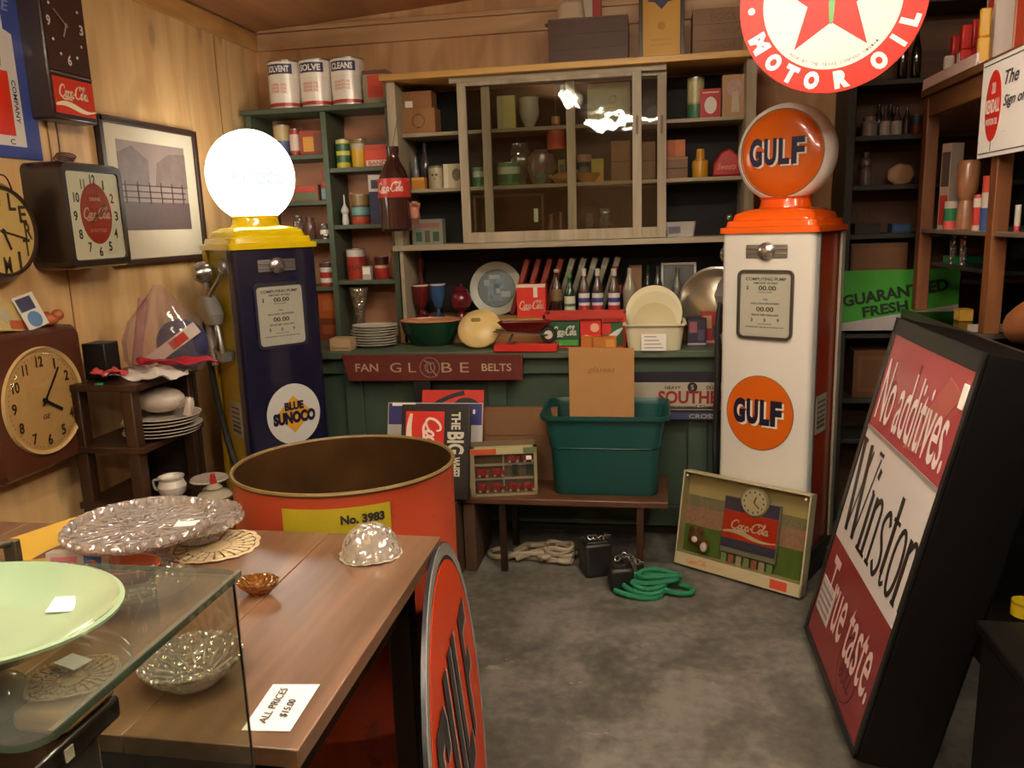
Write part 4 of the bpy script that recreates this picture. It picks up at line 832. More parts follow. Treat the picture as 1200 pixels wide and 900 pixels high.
# cardboard on the bench, toy truck set
a0, a1 = onY(566, 479, 3.5), onY(642, 520, 3.5); hb = a0.z-BZ
o = MB().box(-.17, .17, 0, .05, 0, hb).box(-.17, .17, -.004, 0, hb*.62, hb*.63).build('cardboard_box', mat('#765233', .8, var=.1), None, ((a0.x+a1.x)/2+.02, 3.5, BZ), (math.radians(-3), 0, 0), bevel=.003)
tag(o, 'flattened brown cardboard box standing on the bench beside the tub', 'cardboard box')
a0, a1 = onY(552, 520, 3.33), onY(629, 520, 3.33); w = a1.x-a0.x; h = a0.z-BZ
t = thing('toy_truck_set', 'boxed set of red toy trucks behind a clear window on the bench', 'toy box', ((a0.x+a1.x)/2, 3.30, BZ), math.radians(12))
MB().box(-w/2, w/2, .004, .09, 0, h).build('carton_back', mat('#6e5c48', .7), t, bevel=.002)
fr = MB().box(-w/2, w/2, -.03, .004, h-.028, h, 0).box(-w/2, w/2, -.03, .004, 0, .012, 1).box(-w/2, -w/2+.022, -.03, .004, 0, h, 1).box(w/2-.014, w/2, -.03, .004, 0, h, 1)
fr.box(-w/2+.002, -w*.1, -.0315, -.03, h-.026, h-.002, 2).box(w*.3, w/2-.002, -.0315, -.03, h-.026, h-.002, 3)
fr.build('frame', [mat('#b3ac80', .5), mat('#85785c', .6), mat('#b8502e', .5), mat('#5c6e48', .5)], t, smooth=0)
sh = MB()
for z in (.33, .62, .84): sh.box(-w/2+.022, w/2-.014, -.008, .004, h*z-.004, h*z+.004)
sh.box(-.002, .004, -.01, .004, .012, h-.028).build('divider', mat('#b8ac98', .5), t, smooth=0)
for rz_, zz in enumerate((.06, .38, .66)):
    for cxk in range(4):
        if rz_ == 1 and cxk >= 2:
            MB().box(-w/2+.06+cxk*.062, -w/2+.085+cxk*.062, -.012, .002, h*zz+.008, h*zz+.05).build('green_panel', mat('#1d3c26', .5), t, smooth=0); continue
        if rz_ == 2 and cxk < 2: continue
        x = -w/2+.058+cxk*.066; z = h*zz
        tr = MB().box(x-.026, x+.008, -.02, .002, z+.008, z+.036).box(x+.01, x+.027, -.018, .0, z+.008, z+.028).build('toy_truck', mat('#a82c2a', .35), t, bevel=.002)
        MB().cyl((x-.016, -.022, z+.008), .006, .004, axis='y', seg=12).cyl((x+.016, -.022, z+.008), .006, .004, axis='y', seg=12).build('wheels', mat('#b8aca0', .4), tr)
MB().box(-w/2+.02, w/2-.012, -.0285, -.0275, .01, h-.026).build('clear_window', sheet_glass('#f0f0ec', .08, 5, 'clear_film'), t, smooth=0)
MB().box(w*.34, w*.42, -.0315, -.0295, h*.74, h*.82).build('price_sticker', PAPER, t, smooth=0)
# green tub
a0, a1 = onY(632, 485, 3.27), onY(788, 487, 3.27); w = a1.x-a0.x; h = .355; cx = (a0.x+a1.x)/2
t = thing('storage_tub', 'dark teal plastic storage tub on the bench', 'storage tub', (cx-.005, 3.46, BZ))
TEAL = mat('#0d413e', .36, var=.05)
wb, wt, db, dt = w*.80, w*.93, .30, .35
lp = [rrect(wb, db, .045, 0), rrect(wb*1.02, db+.01, .045, .012), rrect(wb*1.05, db+.02, .045, h*.58), rrect(wb*1.075, db+.032, .045, h*.6), rrect(wt, dt, .045, h*.93), rrect(w*.985, dt+.03, .05, h*.94), rrect(w*.985, dt+.03, .05, h*.955), rrect(w, dt+.04, .055, h*.957), rrect(w, dt+.04, .055, h), rrect(w*.975, dt+.025, .05, h),
      rrect(w*.95, dt+.01, .045, h*.965), rrect(wt*.985, dt-.012, .04, h*.93), rrect(wb*1.03, db, .04, h*.55), rrect(wb*.98, db-.01, .04, .008)]
MB().loft(lp).build('shell', TEAL, t, bevel=0, smooth=30)
MB().box(-w*.36, w*.36, -db/2-.017, -db/2+.004, h*.585, h*.6).build('front_ridge', TEAL, t, bevel=.003)
a0, a1 = onY(666, 407, 3.44), onY(743, 407, 3.44); w = a1.x-a0.x
o = MB().prism([(-w/2, .0), (w/2, 0), (w/2, .585), (-w/2-.0, .59)], 0, .01).box(-w/2, w/2, -.002, 0, .285, .288).build('cardboard_sheet', mat('#a57a48', .8, var=.06), None, ((a0.x+a1.x)/2, 3.43, BZ+.03), (math.radians(-2), 0, 0), bevel=.001)
tag(o, 'tall sheet of brown cardboard standing in the teal tub', 'cardboard sheet'); ROOTM[o.name] = Matrix.Translation(o.location)
lettering('glasses', 0, .49, .12, .03, o, mat('#8a6238', .8), name='pencil_note', shear=.3)

# ------------------------------------------------------------------ floor items
ROPE = mat('#9c9078', .9, var=.15, scale=80, bump=.4)
c0 = onZ(625, 655, 0)
random.seed(3); pts = []
b = MB()
b.tube([(-.16+.045*math.cos(a), .045*math.sin(a)+.02, .014) for a in [x*PI/8 for x in range(3, 17)]] + [(-.05, -.01, .014), (.05, -.03, .014)], .012, seg=8)
for k in range(9):
    x0 = -.1+random.uniform(-.02, .03); P_ = []
    for q in range(7):
        tq = q/6; P_.append((x0+tq*.26+random.uniform(-.01, .01), .0+.05*math.sin(tq*3+k)+random.uniform(-.02, .02), .016+.05*math.sin(PI*min(1, tq*1.2))*(k/9)+random.uniform(0, .008)))
    b.tube(smooth_line(P_, 4), .012, seg=7, flat=1.0)
for k in range(5):
    P_ = [(.12+.06*math.cos(a+k), -.01+.045*math.sin(a+k), .016+.014*k+.006*math.sin(3*a)) for a in [x*PI/6 for x in range(11)]]
    b.tube(smooth_line(P_, 3), .011, seg=7)
tag(b.build('cotton_rope', ROPE, None, (c0.x, c0.y, 0)), 'heap of off white cotton rope on the floor under the bench', 'rope')
p = onZ(697, 676, 0)
t = thing('brake_block', 'tall black metal weight with a chain, standing on the floor', 'weight', (p.x, p.y+.05, 0), math.radians(20))
MB().box(-.06, .06, -.06, .06, 0, .15).build('block', mat('#141413', .5), t, bevel=.012)
MB().box(-.045, .045, -.045, .045, .149, .156).build('top_plate', mat('#222120', .5), t, bevel=.004)
def chain(pts, parent, r=.011, m=STEEL, name='chain'):
    b = MB()
    for i in range(len(pts)-1):
        a, c = Vector(pts[i]), Vector(pts[i+1]); d = (c-a); L_ = d.length; d.normalize(); n = d.orthogonal().normalized()
        if i % 2: n = d.cross(n)
        b.tube([a+d*(L_/2+math.cos(q)*L_*.68)+n*math.sin(q)*r for q in [x*PI/5 for x in range(10)]], .0028, seg=5, closed=True)
    return b.build(name, m, parent)
chain([(-.03+.012*k, -.01+.008*math.sin(k), .162+.006*math.sin(k*1.3)) for k in range(9)], t)
p = onZ(727, 695, 0)
t = thing('brake_block', 'shorter black metal weight beside the green rope', 'weight', (p.x, p.y+.05, 0), math.radians(12))
MB().box(-.05, .05, -.045, .045, 0, .10).build('block', mat('#121211', .5), t, bevel=.014)
MB().lathe([(.02, .1), (.034, .1), (.034, .112), (.02, .112), (.02, .1)], (-.005, 0, 0), 24).build('top_ring', mat('#2c2a28', .4), t)
chain([(-.02+.014*k, .0, .125+.02*math.sin(k*.6)) for k in range(9)], t)
c0 = onZ(758, 693, 0); b = MB()
GR = mat('#0f6b46', .7, var=.15, scale=90, bump=.4)
for k in range(5):
    P_ = [(.0+(.095-.012*(k % 3))*math.cos(a)+.02*k-.03, (.055-.005*k)*math.sin(a)-.02+.014*k, .012+.013*k+.008*math.sin(2*a+k)) for a in [x*2*PI/16 for x in range(16)]]
    b.tube(P_, .0115, seg=8, closed=True)
b.tube(smooth_line([(.05, .02, .02), (.12, .04, .025), (.18, .02, .015), (.17, -.02, .013), (.1, -.03, .02), (.02, .0, .04), (-.06, .03, .03)], 5), .0115, seg=8)
tag(b.build('green_rope', GR, None, (c0.x, c0.y-.01, 0)), 'coiled emerald green rope on the concrete floor', 'rope')

# ================================================================== PETROL PUMPS
def pump(label, at, rz, front, side, hat, edge, back, kind, noz_side, ks=1.0):
    W, D, H = .375*ks, .35*ks, 1.43
    t = thing('petrol_pump', label, 'petrol pump', (at[0], at[1], 0), rz, 'vintage petrol pumps')
    ROOTM['pump_'+kind] = ROOTM[t.name]
    MB().loft([rrect(W+.03, D+.03, .03, 0), rrect(W+.03, D+.03, .03, .08), rrect(W, D, .03, .10)]).build('base', mat('#2a2724', .5), t)
    F = mat(front, .28, var=.03, coat=.5); SD = mat(side, .35, var=.05, coat=.3); HT = mat(hat, .22, var=.03, coat=.6)
    core = MB().loft([rrect(W-.03, D-.012, .02, .09), rrect(W-.03, D-.012, .02, H)]).build('side_panels', SD, t)
    # wrap-round front shell
    fp = [(-W/2, -D/2+.055), (-W/2, -D/2+.02), (-W/2+.006, -D/2+.006), (-W/2+.02, -D/2), (W/2-.02, -D/2), (W/2-.006, -D/2+.006), (W/2, -D/2+.02), (W/2, -D/2+.055)]
    MB().loft([[(x, y, z) for x, y in fp] for z in (.09, H)]).build('front_shell', F, t, smooth=50)
    for s in (-1, 1):
        MB().box(s*W/2-.003-(.001 if s > 0 else -.001), s*W/2+.003, -D/2+.055, -D/2+.068, .09, H).build('chrome_strip', STEEL, t, smooth=0)
        MB().box(min(s*W/2, s*(W/2-.012)), max(s*W/2, s*(W/2-.012)), D/2-.04, D/2, .09, H).build('rear_edge', mat(back, .35), t, bevel=.003)
    prof = [(0, H-.002, .02), (.012, H, .024), (.012, H+.022, .024), (-.004, H+.026, .03), (-.008, H+.048, .03), (-.022, H+.052, .035), (-.028, H+.074, .035), (-.06, H+.092, .045), (-.12, H+.10, .06)]
    MB().loft([rrect(W+2*o_, D+2*o_, r_+.0, z) for o_, z, r_ in prof]).build('hat', HT, t, smooth=50)
    MB().lathe([(0, 0), (.112, 0), (.105, .015), (.1, .04), (.11, .05), (0, .05)], (0, 0, H+.09), 40, sy=.7).build('collar', HT, t)
    # badge
    yb = -D/2
    bd = MB().box(-.085, .085, yb-.006, yb, 1.332, 1.384).box(-.085, .085, yb-.009, yb, 1.345, 1.352).box(-.085, .085, yb-.009, yb, 1.364, 1.371).build('badge_bar', STEEL, t, bevel=.002)
    MB().lathe([(0, .02), (.022, .018), (.034, .008), (.037, -.004), (.0, -.004)], (0, yb-.008, 1.358), 28, axis='y').build('badge_knob', CHROME, bd)
    # dial
    z0, z1, wv = 1.005, 1.285, .125
    fr = MB(); 
    a = [(x, yb-.001, z) for x, z in rrect_xz(wv*2*.8+.032, z1-z0, .026, 0, (z0+z1)/2)]; b2 = [(x, yb-.012, z) for x, _, z in a]
    ins = rrect_xz(wv*2*.8+.010, z1-z0-.022, .018, 0, (z0+z1)/2); c2 = [(x, yb-.012, z) for x, z in ins]; d2 = [(x, yb-.001, z) for x, z in ins]
    fr.loft([a, b2, c2, d2], cap=(0, 0)).build('dial_frame', mat('#4c4a46' if kind == 'gulf' else '#3a3a4c', .3, .5), t)
    dl = MB().prism(ins, yb-.003, yb-.0015).build('dial_plate', mat('#dcdad4', .45, var=.03), t, smooth=0)
    wi = wv*1.6; D1 = mat('#3a3836', .6); zc = (z0+z1)/2
    for s_, dz, hh_, ww_ in (('COMPUTING  PUMP', .118, .014, .86), ('AMOUNT OF SALE', .100, .009, .5), ('$  00.00', .078, .020, .55), ('DOLLARS', .058, .005, .3), ('THIS', .020, .007, .12), ('GALLONS DELIVERED', .004, .008, .62),
                             ('00.00', -.020, .021, .36), ('PRICE PER GALLON', -.046, .008, .58), ('0', -.066, .016, .06), ('0', -.066, .016, .06), ('0', -.066, .016, .06), ('THIS SALE INCLUDES ALL ROAD TAXES', -.096, .005, .75)):
        pass
    b = MB()
    for s_, xx, dz, ww_, hh_ in (('COMPUTING PUMP', 0, .108, .84, .013), ('AMOUNT OF SALE', 0, .092, .5, .009), ('$', -.075, .072, .04, .020), ('00.00', .008, .072, .36, .020), ('DOLLARS', 0, .055, .28, .005),
                             ('THIS', 0, .026, .10, .007), ('GALLONS DELIVERED', 0, .010, .6, .008), ('00.00', 0, -.013, .36, .020), ('PRICE PER GALLON', 0, -.036, .56, .008),
                             ('3', -.055, -.057, .045, .015), ('0', 0, -.057, .045, .015), ('9', .055, -.057, .045, .015), ('TAX INCLUDED', 0, -.073, .3, .004), ('CONTAINS LEAD - FOR USE AS MOTOR FUEL ONLY', 0, -.086, .8, .005)):
        add_text(b, s_, xx, zc+dz-.005, wi*ww_, hh_*.95, yb-.0032, bold=.02)
    b.build('dial_print', D1, dl, smooth=0)
    MB().prism(ins, yb-.0085, yb-.0075).build('dial_glass', sheet_glass('#f4f4f0', .06, 0, 'dial_glass'), t, smooth=0)
    # side decal
    s = noz_side
    dx = s*(W/2-.015)
    d = MB().box(min(dx, dx+s*.003), max(dx, dx+s*.003), -.06, .06, .60, .76, 0)
    for k in range(6): d.box(min(dx, dx+s*.0036), max(dx, dx+s*.0036), -.045, .045, .62+k*.022, .628+k*.022+(.006 if k < 2 else 0), 1)
    d.build('notice_decal', [mat('#b0a894', .6), mat('#5a564e', .6)], t, smooth=0)
    # globe: ring body on its edge with two lenses, axis along y
    zg, R = H+.310, .196
    g = thing_ = None
    ring = MB().lathe(([(.15, -.052), (R-.022, -.06), (R-.006, -.045), (R, -.02), (R, .02), (R-.006, .045), (R-.022, .06), (.15, .052)] if kind == 'gulf' else [(.15, -.03), (R-.022, -.035), (R-.006, -.03), (R, -.015), (R, .015), (R-.006, .03), (R-.022, .035), (.15, .03)]), (0, 0, zg), 56, axis='y')
    ring.lathe([(0, -R-.02), (.085, -R-.02), (.08, -R+.03), (0, -R+.03)], (0, 0, zg), 32, sy=.6)
    if kind == 'gulf':
        rg = ring.build('globe_ring', mat('#f6f1e8', .35), t)
        for s_ in (-1, 1):
            lens = MB().lathe([(R-.024, .052*-s_*-1 if 0 else 0), (R-.03, .006), (.12, .016), (.06, .021), (0, .023)], (0, -s_*.0, 0), 48, axis='y')
            if s_ == -1: lens.xf(Matrix.Rotation(PI, 4, 'Z'))
            lens.xf(Matrix.Translation((0, -.052*s_ if s_ == 1 else .052, zg)))
            ln = lens.build('lens', mat('#dd6413', .22, var=.03, coat=.5), t)
            MB().lathe([(R-.030, 0), (R-.024, 0), (R-.024, .008), (R-.030, .009)], (0, 0, 0), 48, axis='y').xf(Matrix.Translation((0, -.0525, zg)) if s_ == 1 else Matrix.Translation((0, .0525, zg)) @ Matrix.Rotation(PI, 4, 'Z')).build('lens_rim', mat('#8a5a3a', .4), ln)
            if s_ == 1:
                for q, (mt_, ox, oz, yy) in enumerate(((WHITE, .008, -.006, -.0765), (mat('#15143a', .4), 0, 0, -.0785))):
                    b = MB()
                    for ch, xx, wd, ht in (('G', -.098, .052, .112), ('U', -.038, .050, .106), ('L', .018, .044, .102), ('F', .074, .052, .104)):
                        add_text(b, ch, xx+ox, zg+oz+.006, wd, ht, yy, bold=.045, th=.0015)
                    b.build(['letter_shadow', 'lettering'][q], mt_, ln, smooth=0)
        bx_ = -.012
        dc = MB().disc(bx_, .695, .140, yb-.003, yb, rz=.155).build('round_badge', mat('#c85c10', .3, var=.03), t, smooth=0)
        MB().disc(bx_, .695, .144, yb-.0025, yb, rz=.159).build('badge_edge', mat('#8c5a38', .4), dc, smooth=0)
        for q, (mt_, ox, oz, yy) in enumerate(((mat('#e6dcc8', .4), .009, -.008, yb-.0045), (mat('#14122c', .4), 0, 0, yb-.006))):
            b = MB()
            for ch, xx, wd, ht in (('G', -.090, .052, .108), ('U', -.030, .050, .108), ('L', .026, .042, .108), ('F', .076, .048, .108)):
                add_text(b, ch, (xx+ox)*.95+bx_, .70+oz, wd, ht, yy, bold=.06, th=.001)
            b.build(['letter_shadow', 'lettering'][q], mt_, dc, smooth=0)
    else:
        GL = mat((1.0, .985, .94), .3, var=0, emit=5)
        rg = ring.build('globe_ring', GL, t)
        for s_ in (-1, 1):
            lens = MB().lathe([(R-.022, 0), (R-.03, .008), (.12, .026), (.06, .033), (0, .035)], (0, 0, 0), 48, axis='y')
            lens.xf(Matrix.Translation((0, -.034, zg)) if s_ == 1 else Matrix.Translation((0, .034, zg)) @ Matrix.Rotation(PI, 4, 'Z'))
            ln = lens.build('lens', GL, t)
            if s_ == 1:
                b = MB(); add_text(b, 'SUNOCO', 0, zg-.012, .235, .055, -.0705, bold=.02); add_text(b, 'BLUE', .0, zg+.048, .12, .034, -.0685, bold=.01)
                b.build('lettering', mat((.75, .9, .97), .4, var=0, emit=.55), ln, smooth=0)
        dc = MB().disc(.02, .70, .126, yb-.003, yb, rz=.137).build('round_badge', mat('#d4d2cc', .35, var=.03), t, smooth=0)
        MB().prism([(.02-.088, .70), (.02, .70-.084), (.02+.088, .70), (.02, .70+.084)], yb-.0045, yb-.003).build('yellow_diamond', mat('#dda32c', .4), dc, smooth=0)
        b = MB(); add_text(b, 'BLUE', .022, .738, .090, .038, yb-.006, bold=.06); add_text(b, 'SUNOCO', .02, .686, .200, .056, yb-.006, bold=.07)
        b.build('lettering', mat('#17142f', .4), dc, smooth=0)
    # nozzle boot, spout and hose on the other side
    s = noz_side if kind == 'blue' else -noz_side
    px_ = s*(W/2-.014)+(s*.035 if kind == 'gulf' else 0); n = mat('#a4a3a0', .35, .6, .08)
    nb = MB().lathe([(0, -.012), (.03, -.01), (.036, 0), (.036, .01), (0, .012)], (px_+s*.012, -.05, 1.36), 20, axis='x').build('hose_outlet', n, t)
    MB().tube(smooth_line([(px_+s*.012, -.05, 1.345), (px_+s*.03, -.03, 1.30), (px_+s*.05, .01, 1.25), (px_+s*.055, .03, 1.215)], 5), .010, seg=8).build('pipe', CHROME, t)
    sg = MB().lathe([(0, -.05), (.03, -.048), (.046, -.02), (.048, .012), (.034, .034), (0, .04)], (px_+s*.045, .075, 1.335), 24, axis='x').build('sight_glass', CHROME, t)
    MB().lathe([(.012, 0), (.014, .03), (.02, .032), (.02, .05), (0, .05)], (px_+s*.045, .075, 1.262), 16).build('fitting', n, sg)
    nz = MB().loft([rrect(.05, .07, .014, 1.235, px_+s*.05, .055), rrect(.07, .12, .02, 1.21, px_+s*.05, .055), rrect(.07, .15, .02, 1.16, px_+s*.05, .035), rrect(.05, .10, .016, 1.115, px_+s*.05, .02)]).build('nozzle_body', n, t)
    MB().tube(smooth_line([(px_+s*.05, .06, 1.15), (px_+s*.05, .065, 1.06), (px_+s*.05, .05, .97), (px_+s*.05, .04, .93)], 4), .0175, seg=10).build('spout', n, nz)
    MB().tube(smooth_line([(px_+s*.05, .0, 1.15), (px_+s*.05, -.03, 1.08), (px_+s*.05, -.045, 1.0), (px_+s*.05, .0, .985), (px_+s*.05, .045, 1.0)], 5), .009, seg=8).build('trigger_guard', n, nz)
    MB().tube(smooth_line([(px_+s*.05, .01, 1.13), (px_+s*.05, .0, 1.06), (px_+s*.05, .02, 1.01)], 5), .005, seg=8).build('lever', n, nz)
    MB().loft([rrect(.06, .06, .012, .955, px_+s*.03, -.03), rrect(.06, .08, .012, .995, px_+s*.03, -.03)]).build('nozzle_rest', n, t)
    MB().tube(smooth_line([(px_+s*.05, .0, 1.17), (px_+s*.05, -.05, 1.05), (px_+s*.03, -.09, .8), (px_+s*.03, -.10, .6), (px_+s*.02, -.12, .45), (px_+s*.02, -.10, .3), (px_+s*.02, -.05, .2)] if kind == 'gulf' else [(px_+s*.05, .09, 1.17), (px_+s*.06, .10, 1.05), (px_+s*.055, .07, .8), (px_+s*.05, .0, .6), (px_+s*.05, -.08, .45), (px_+s*.06, -.06, .3), (px_+s*.05, .03, .22), (px_+s*.02, .08, .3)], 7), .014, seg=10).build('hose', mat('#12100f', .6), t)
    return t
pg = pump('tall white petrol pump with orange top and round orange globe', (.535, 3.527), math.radians(-29.9), '#dcd8ce', '#a5341a', '#ec5c10', '#dcd6c8', '#a8a08c', 'gulf', 1, 1.02)
pb = pump('tall navy and yellow petrol pump topped by a glowing white globe', (-1.725, 3.382), math.radians(50), '#11122c', '#b39a10', '#eccc0c', '#11122c', '#b39a10', 'blue', -1)

# ================================================================== ROUND OIL SIGN
c = onY(975, 0, 2.9); R_ = .283
t = thing('round_oil_sign', 'large round red and white MOTOR OIL sign with a star, hung from the ceiling', 'sign', (c.x, 2.9, c.z), math.radians(-9))
MB().disc(0, 0, R_, 0, .012, seg=72).build('red_disc', mat('#c4200f', .45, var=.02, spec=.3), t)
MB().disc(0, 0, R_*.74, -.001, 0, seg=64).build('white_field', mat('#d6d2ca', .45, var=.02, spec=.3), t, smooth=0)
star = []
for k in range(10):
    a = PI/2+k*PI/5; q = R_*(.66 if k % 2 == 0 else .27); star.append((q*math.cos(a), q*math.sin(a)+.01))
MB().prism(star, -.0025, -.001).build('red_star', mat('#bc1c10', .45, spec=.3), t, smooth=0)
MB().prism([(-.012, .05), (-.006, -.062), (0, -.075), (.006, -.062), (.012, .05), (.06, .05), (.06, .085), (-.06, .085), (-.06, .05)], -.004, -.0025).build('green_letter', mat('#3f8a3a', .3), t, smooth=0)
b = MB()
for ch, A, wd in (('M', 207, .056), ('O', 225, .046), ('T', 241, .042), ('O', 257.5, .046), ('R', 279, .046), ('O', 307, .046), ('I', 325, .014), ('L', 341, .038)):
    a = math.radians(A); add_text(b, ch, R_*.865*math.cos(a), R_*.865*math.sin(a), wd*1.02, .056, -.001, ang=a+PI/2, bold=.075)
for ch, A, wd in zip('TEXACO', (150, 128, 106, 82, 58, 32), (.042, .04, .046, .05, .046, .046)):
    a = math.radians(A); add_text(b, ch, R_*.865*math.cos(a), R_*.865*math.sin(a), wd*.86, .046, -.001, ang=a-PI/2, bold=.045)
for A in (182, 2): b.disc(R_*.87*math.cos(math.radians(A)), R_*.87*math.sin(math.radians(A)), .011, -.0016, -.001)
b.build('lettering', mat('#ece6dc', .3), t, smooth=0)
b = MB(); s_ = 'MADE BY THE TEXAS COMPANY U.S.A.'
for i, ch in enumerate(s_):
    if ch == ' ': continue
    a = math.radians(232+i*2.7); add_text(b, ch, R_*.685*math.cos(a), R_*.685*math.sin(a), .0075, .009, -.0012, ang=a+PI/2, bold=0)
b.build('small_lettering', mat('#5a5450', .4), t, smooth=0)
b = MB()
for s in (-1, 1): b.tube([(s*.14, .006, R_*.86), (s*.14, .006, ceil_z(c.x)-c.z-.001)], .002, seg=6)
b.build('hanging_wires', STEEL, t)

# ================================================================== CLOCK IN DISPLAY BOX
a0, a1 = Vector((.093, 3.397, 0)), Vector((.571, 3.093, 0)); rz = math.atan2(a1.y-a0.y, a1.x-a0.x); w = (a1-a0).length
t = thing('boxed_clock', 'boxed sports scene with a clock over a cola banner, leaning on the white pump', 'display box', ((a0+a1)/2+Vector((0, 0, .014))), rz, None, math.radians(-11))
xl, zl = loc(t, 812, 553); xr, zr = loc(t, 965, 583); h = (zl+zr)/2; w2 = w/2
BX = mat('#b9ad88', .5, var=.04); d_ = .06
b = MB().box(-w2, w2, d_-.004, d_, 0, h).box(-w2, w2, 0, d_, h-.006, h).box(-w2, -w2+.006, 0, d_, 0, h).box(w2-.006, w2, 0, d_, 0, h).box(-w2, w2, 0, d_, 0, .052)
b.build('carton_tray', BX, t, bevel=.001)
bk = MB().box(-w2+.006, w2-.006, d_-.006, d_-.004, .052, h-.006, 0).box(-w2+.006, w2-.006, d_-.0075, d_-.006, .052, h*.42, 1).box(-w2+.006, w2-.006, d_-.0075, d_-.006, h*.42, h*.62, 2).box(-w2+.006, w2-.006, d_-.0075, d_-.006, h*.62, h*.74, 3)
bk.build('printed_scene', [mat('#c0b48a', .6), mat('#5f7c3a', .7, var=.2, scale=30), mat('#b08a80', .7, var=.45, scale=90), mat('#8e8a78', .7, var=.4, scale=120)], t, smooth=0)
bl = loc(t, 843, 645, .03); bt = loc(t, 916, 592, .03); tl_ = loc(t, 846, 580, .03)
bx0_, bx1_ = bl[0], bt[0]; bm_ = (bx0_+bx1_)/2; bh = (bt[1]+tl_[1])/2; bz = bl[1]
sg = MB().box(bx0_, bx1_, .03, .046, bz, bh).build('banner_stand', mat('#8a8a8c', .5), t, bevel=.003)
hb2 = bh-bz
MB().box(bx0_+.004, bx1_-.004, .028, .03, bh-hb2*.24, bh-.004).box(bx0_+.004, bx1_-.004, .028, .03, bz+hb2*.10, bz+hb2*.26).build('blue_band', mat('#44446a', .5, var=.2, scale=60), sg, smooth=0)
MB().box(bx0_+.004, bx1_-.004, .0275, .03, bz+hb2*.27, bh-hb2*.25).build('red_band', mat('#cc3524', .4), sg, smooth=0)
wave_ribbon(MB(), bx0_+.006, bx1_-.006, bz+hb2*.36, .010, .014, .0272, 0).build('wave_ribbon', mat('#d9cdb4', .5), sg, smooth=0)
script_logo(MB(), bm_, bz+hb2*.52, .17, .048, .0262).build('script_lettering', mat('#e4d6c4', .5), sg, smooth=0)
b = MB()
for k in range(7): b.box(bx0_+.01+k*.034, bx0_+.034+k*.034, .029, .031, bz-.045, bz-.004, k % 3)
b.build('player_row', [mat('#8aa07a', .6), mat('#a8685c', .6), mat('#b8b0a8', .6)], sg, smooth=0)
ccx, ccz = loc(t, 883, 589, .01)
ck = MB().lathe([(0, .006), (.056, .006), (.062, .0), (.062, -.014), (.0, -.014)], (ccx, .022, ccz), 36, axis='y').build('clock_case', mat('#b8b2a6', .3, .3), t)
MB().disc(ccx, ccz, .053, .0145, .0158).build('clock_face', mat('#d8d2c2', .4), ck, smooth=0)
b = MB()
for k in range(12):
    a = k*PI/6; b.box(ccx+.043*math.sin(a)-.0025, ccx+.043*math.sin(a)+.0025, .0138, .0145, ccz+.043*math.cos(a)-.004, ccz+.043*math.cos(a)+.004)
b.build('hour_marks', INK, ck, smooth=0)
MB().ribbon([(ccx, ccz), (ccx+.025, ccz-.022)], .004, .012, .0138).ribbon([(ccx, ccz), (ccx+.009, ccz+.024)], .005, .012, .0138).build('clock_hands', mat('#6a3a2a', .4), ck, smooth=0)
dg = MB().sphere((-.205, .02, h*.30), .034, sc=(1.05, .5, 1)).sphere((-.165, .022, h*.25), .028, sc=(1, .5, 1.2)).sphere((-.225, .02, h*.38), .014, sc=(1, .5, 1.3)).sphere((-.185, .02, h*.385), .014, sc=(1, .5, 1.3))
dg.build('plush_dog', mat('#6a4630', .9, var=.4, scale=60), t)
MB().sphere((-.20, .004, h*.295), .014, sc=(1, .4, 1)).sphere((-.155, .008, h*.235), .017, sc=(1, .5, 1.3)).build('white_muzzle', mat('#c0b4a4', .8), t)
MB().box(w2*.55, w2*.80, -.001, 0, .008, .044).build('red_logo_patch', mat('#c8482e', .5), t, smooth=0)
script_logo(MB(), -w2*.62, .026, .10, .024, -.001).build('script_lettering', mat('#cc7a54', .5), t, smooth=0)
lettering('CLOCK', -w2*.28, .024, .05, .010, t, mat('#cc8a64', .5))
MB().box(-w2+.006, w2-.006, .002, .004, .052, h-.006).build('clear_window', sheet_glass('#f0eee4', .06, 4, 'clear_film'), t, smooth=0)
MB().lathe([(0, -.003), (.005, 0), (0, .003)], (-w2+.02, -.0, h-.02), 10, axis='y').lathe([(0, -.003), (.005, 0), (0, .003)], (w2-.02, -.0, h-.02), 10, axis='y').build('tabs', WHITE, t)

# ================================================================== CIGARETTE LIGHT BOX
th = math.atan2(.25, 1.111); Lh = 1.139; T_ = .2
t = thing('cigarette_sign_box', 'tall black light box sign reading Winston, leaning against the dark showcase', 'sign', (.541, 2.435, T_*math.sin(th)), -PI/2, None, -th)
ROOTM['win'] = ROOTM[t.name]
W2 = .366
MB().loft([rrect(2*W2, T_, .012, 0, 0, T_/2), rrect(2*W2, T_, .012, Lh, 0, T_/2)]).build('case', mat('#070606', .6, spec=.15), t, smooth=30)
fr = MB().box(-W2, -W2+.03, -.006, 0, 0, Lh).box(W2-.022, W2, -.006, 0, 0, Lh).box(-W2, W2, -.006, 0, Lh-.05, Lh).box(-W2, W2, -.006, 0, 0, .022).build('front_frame', mat('#1b1a19', .4), t, bevel=.002)
vA = (loc(t, 1020, 505)[1]+loc(t, 1112, 573)[1])/2; vB = (loc(t, 981, 640)[1]+loc(t, 1060, 745)[1])/2
fx0, fx1, fz0, fz1 = -W2+.03, W2-.022, .022, Lh-.05
MB().box(fx0, fx1, -.002, 0, vA, fz1).build('red_panel', mat('#a8444a', .22, var=.06, scale=3), t, smooth=0)  # pinker than the lower red: ceiling reflections put into the colour
MB().box(fx0, fx1, -.002, 0, vB, vA-.012).build('white_panel', mat('#dcd5d0', .3, var=.03), t, smooth=0)
MB().box(fx0, fx1, -.002, 0, fz0, vB-.0).build('red_panel', mat('#842e30', .3, var=.08, scale=3), t, smooth=0)
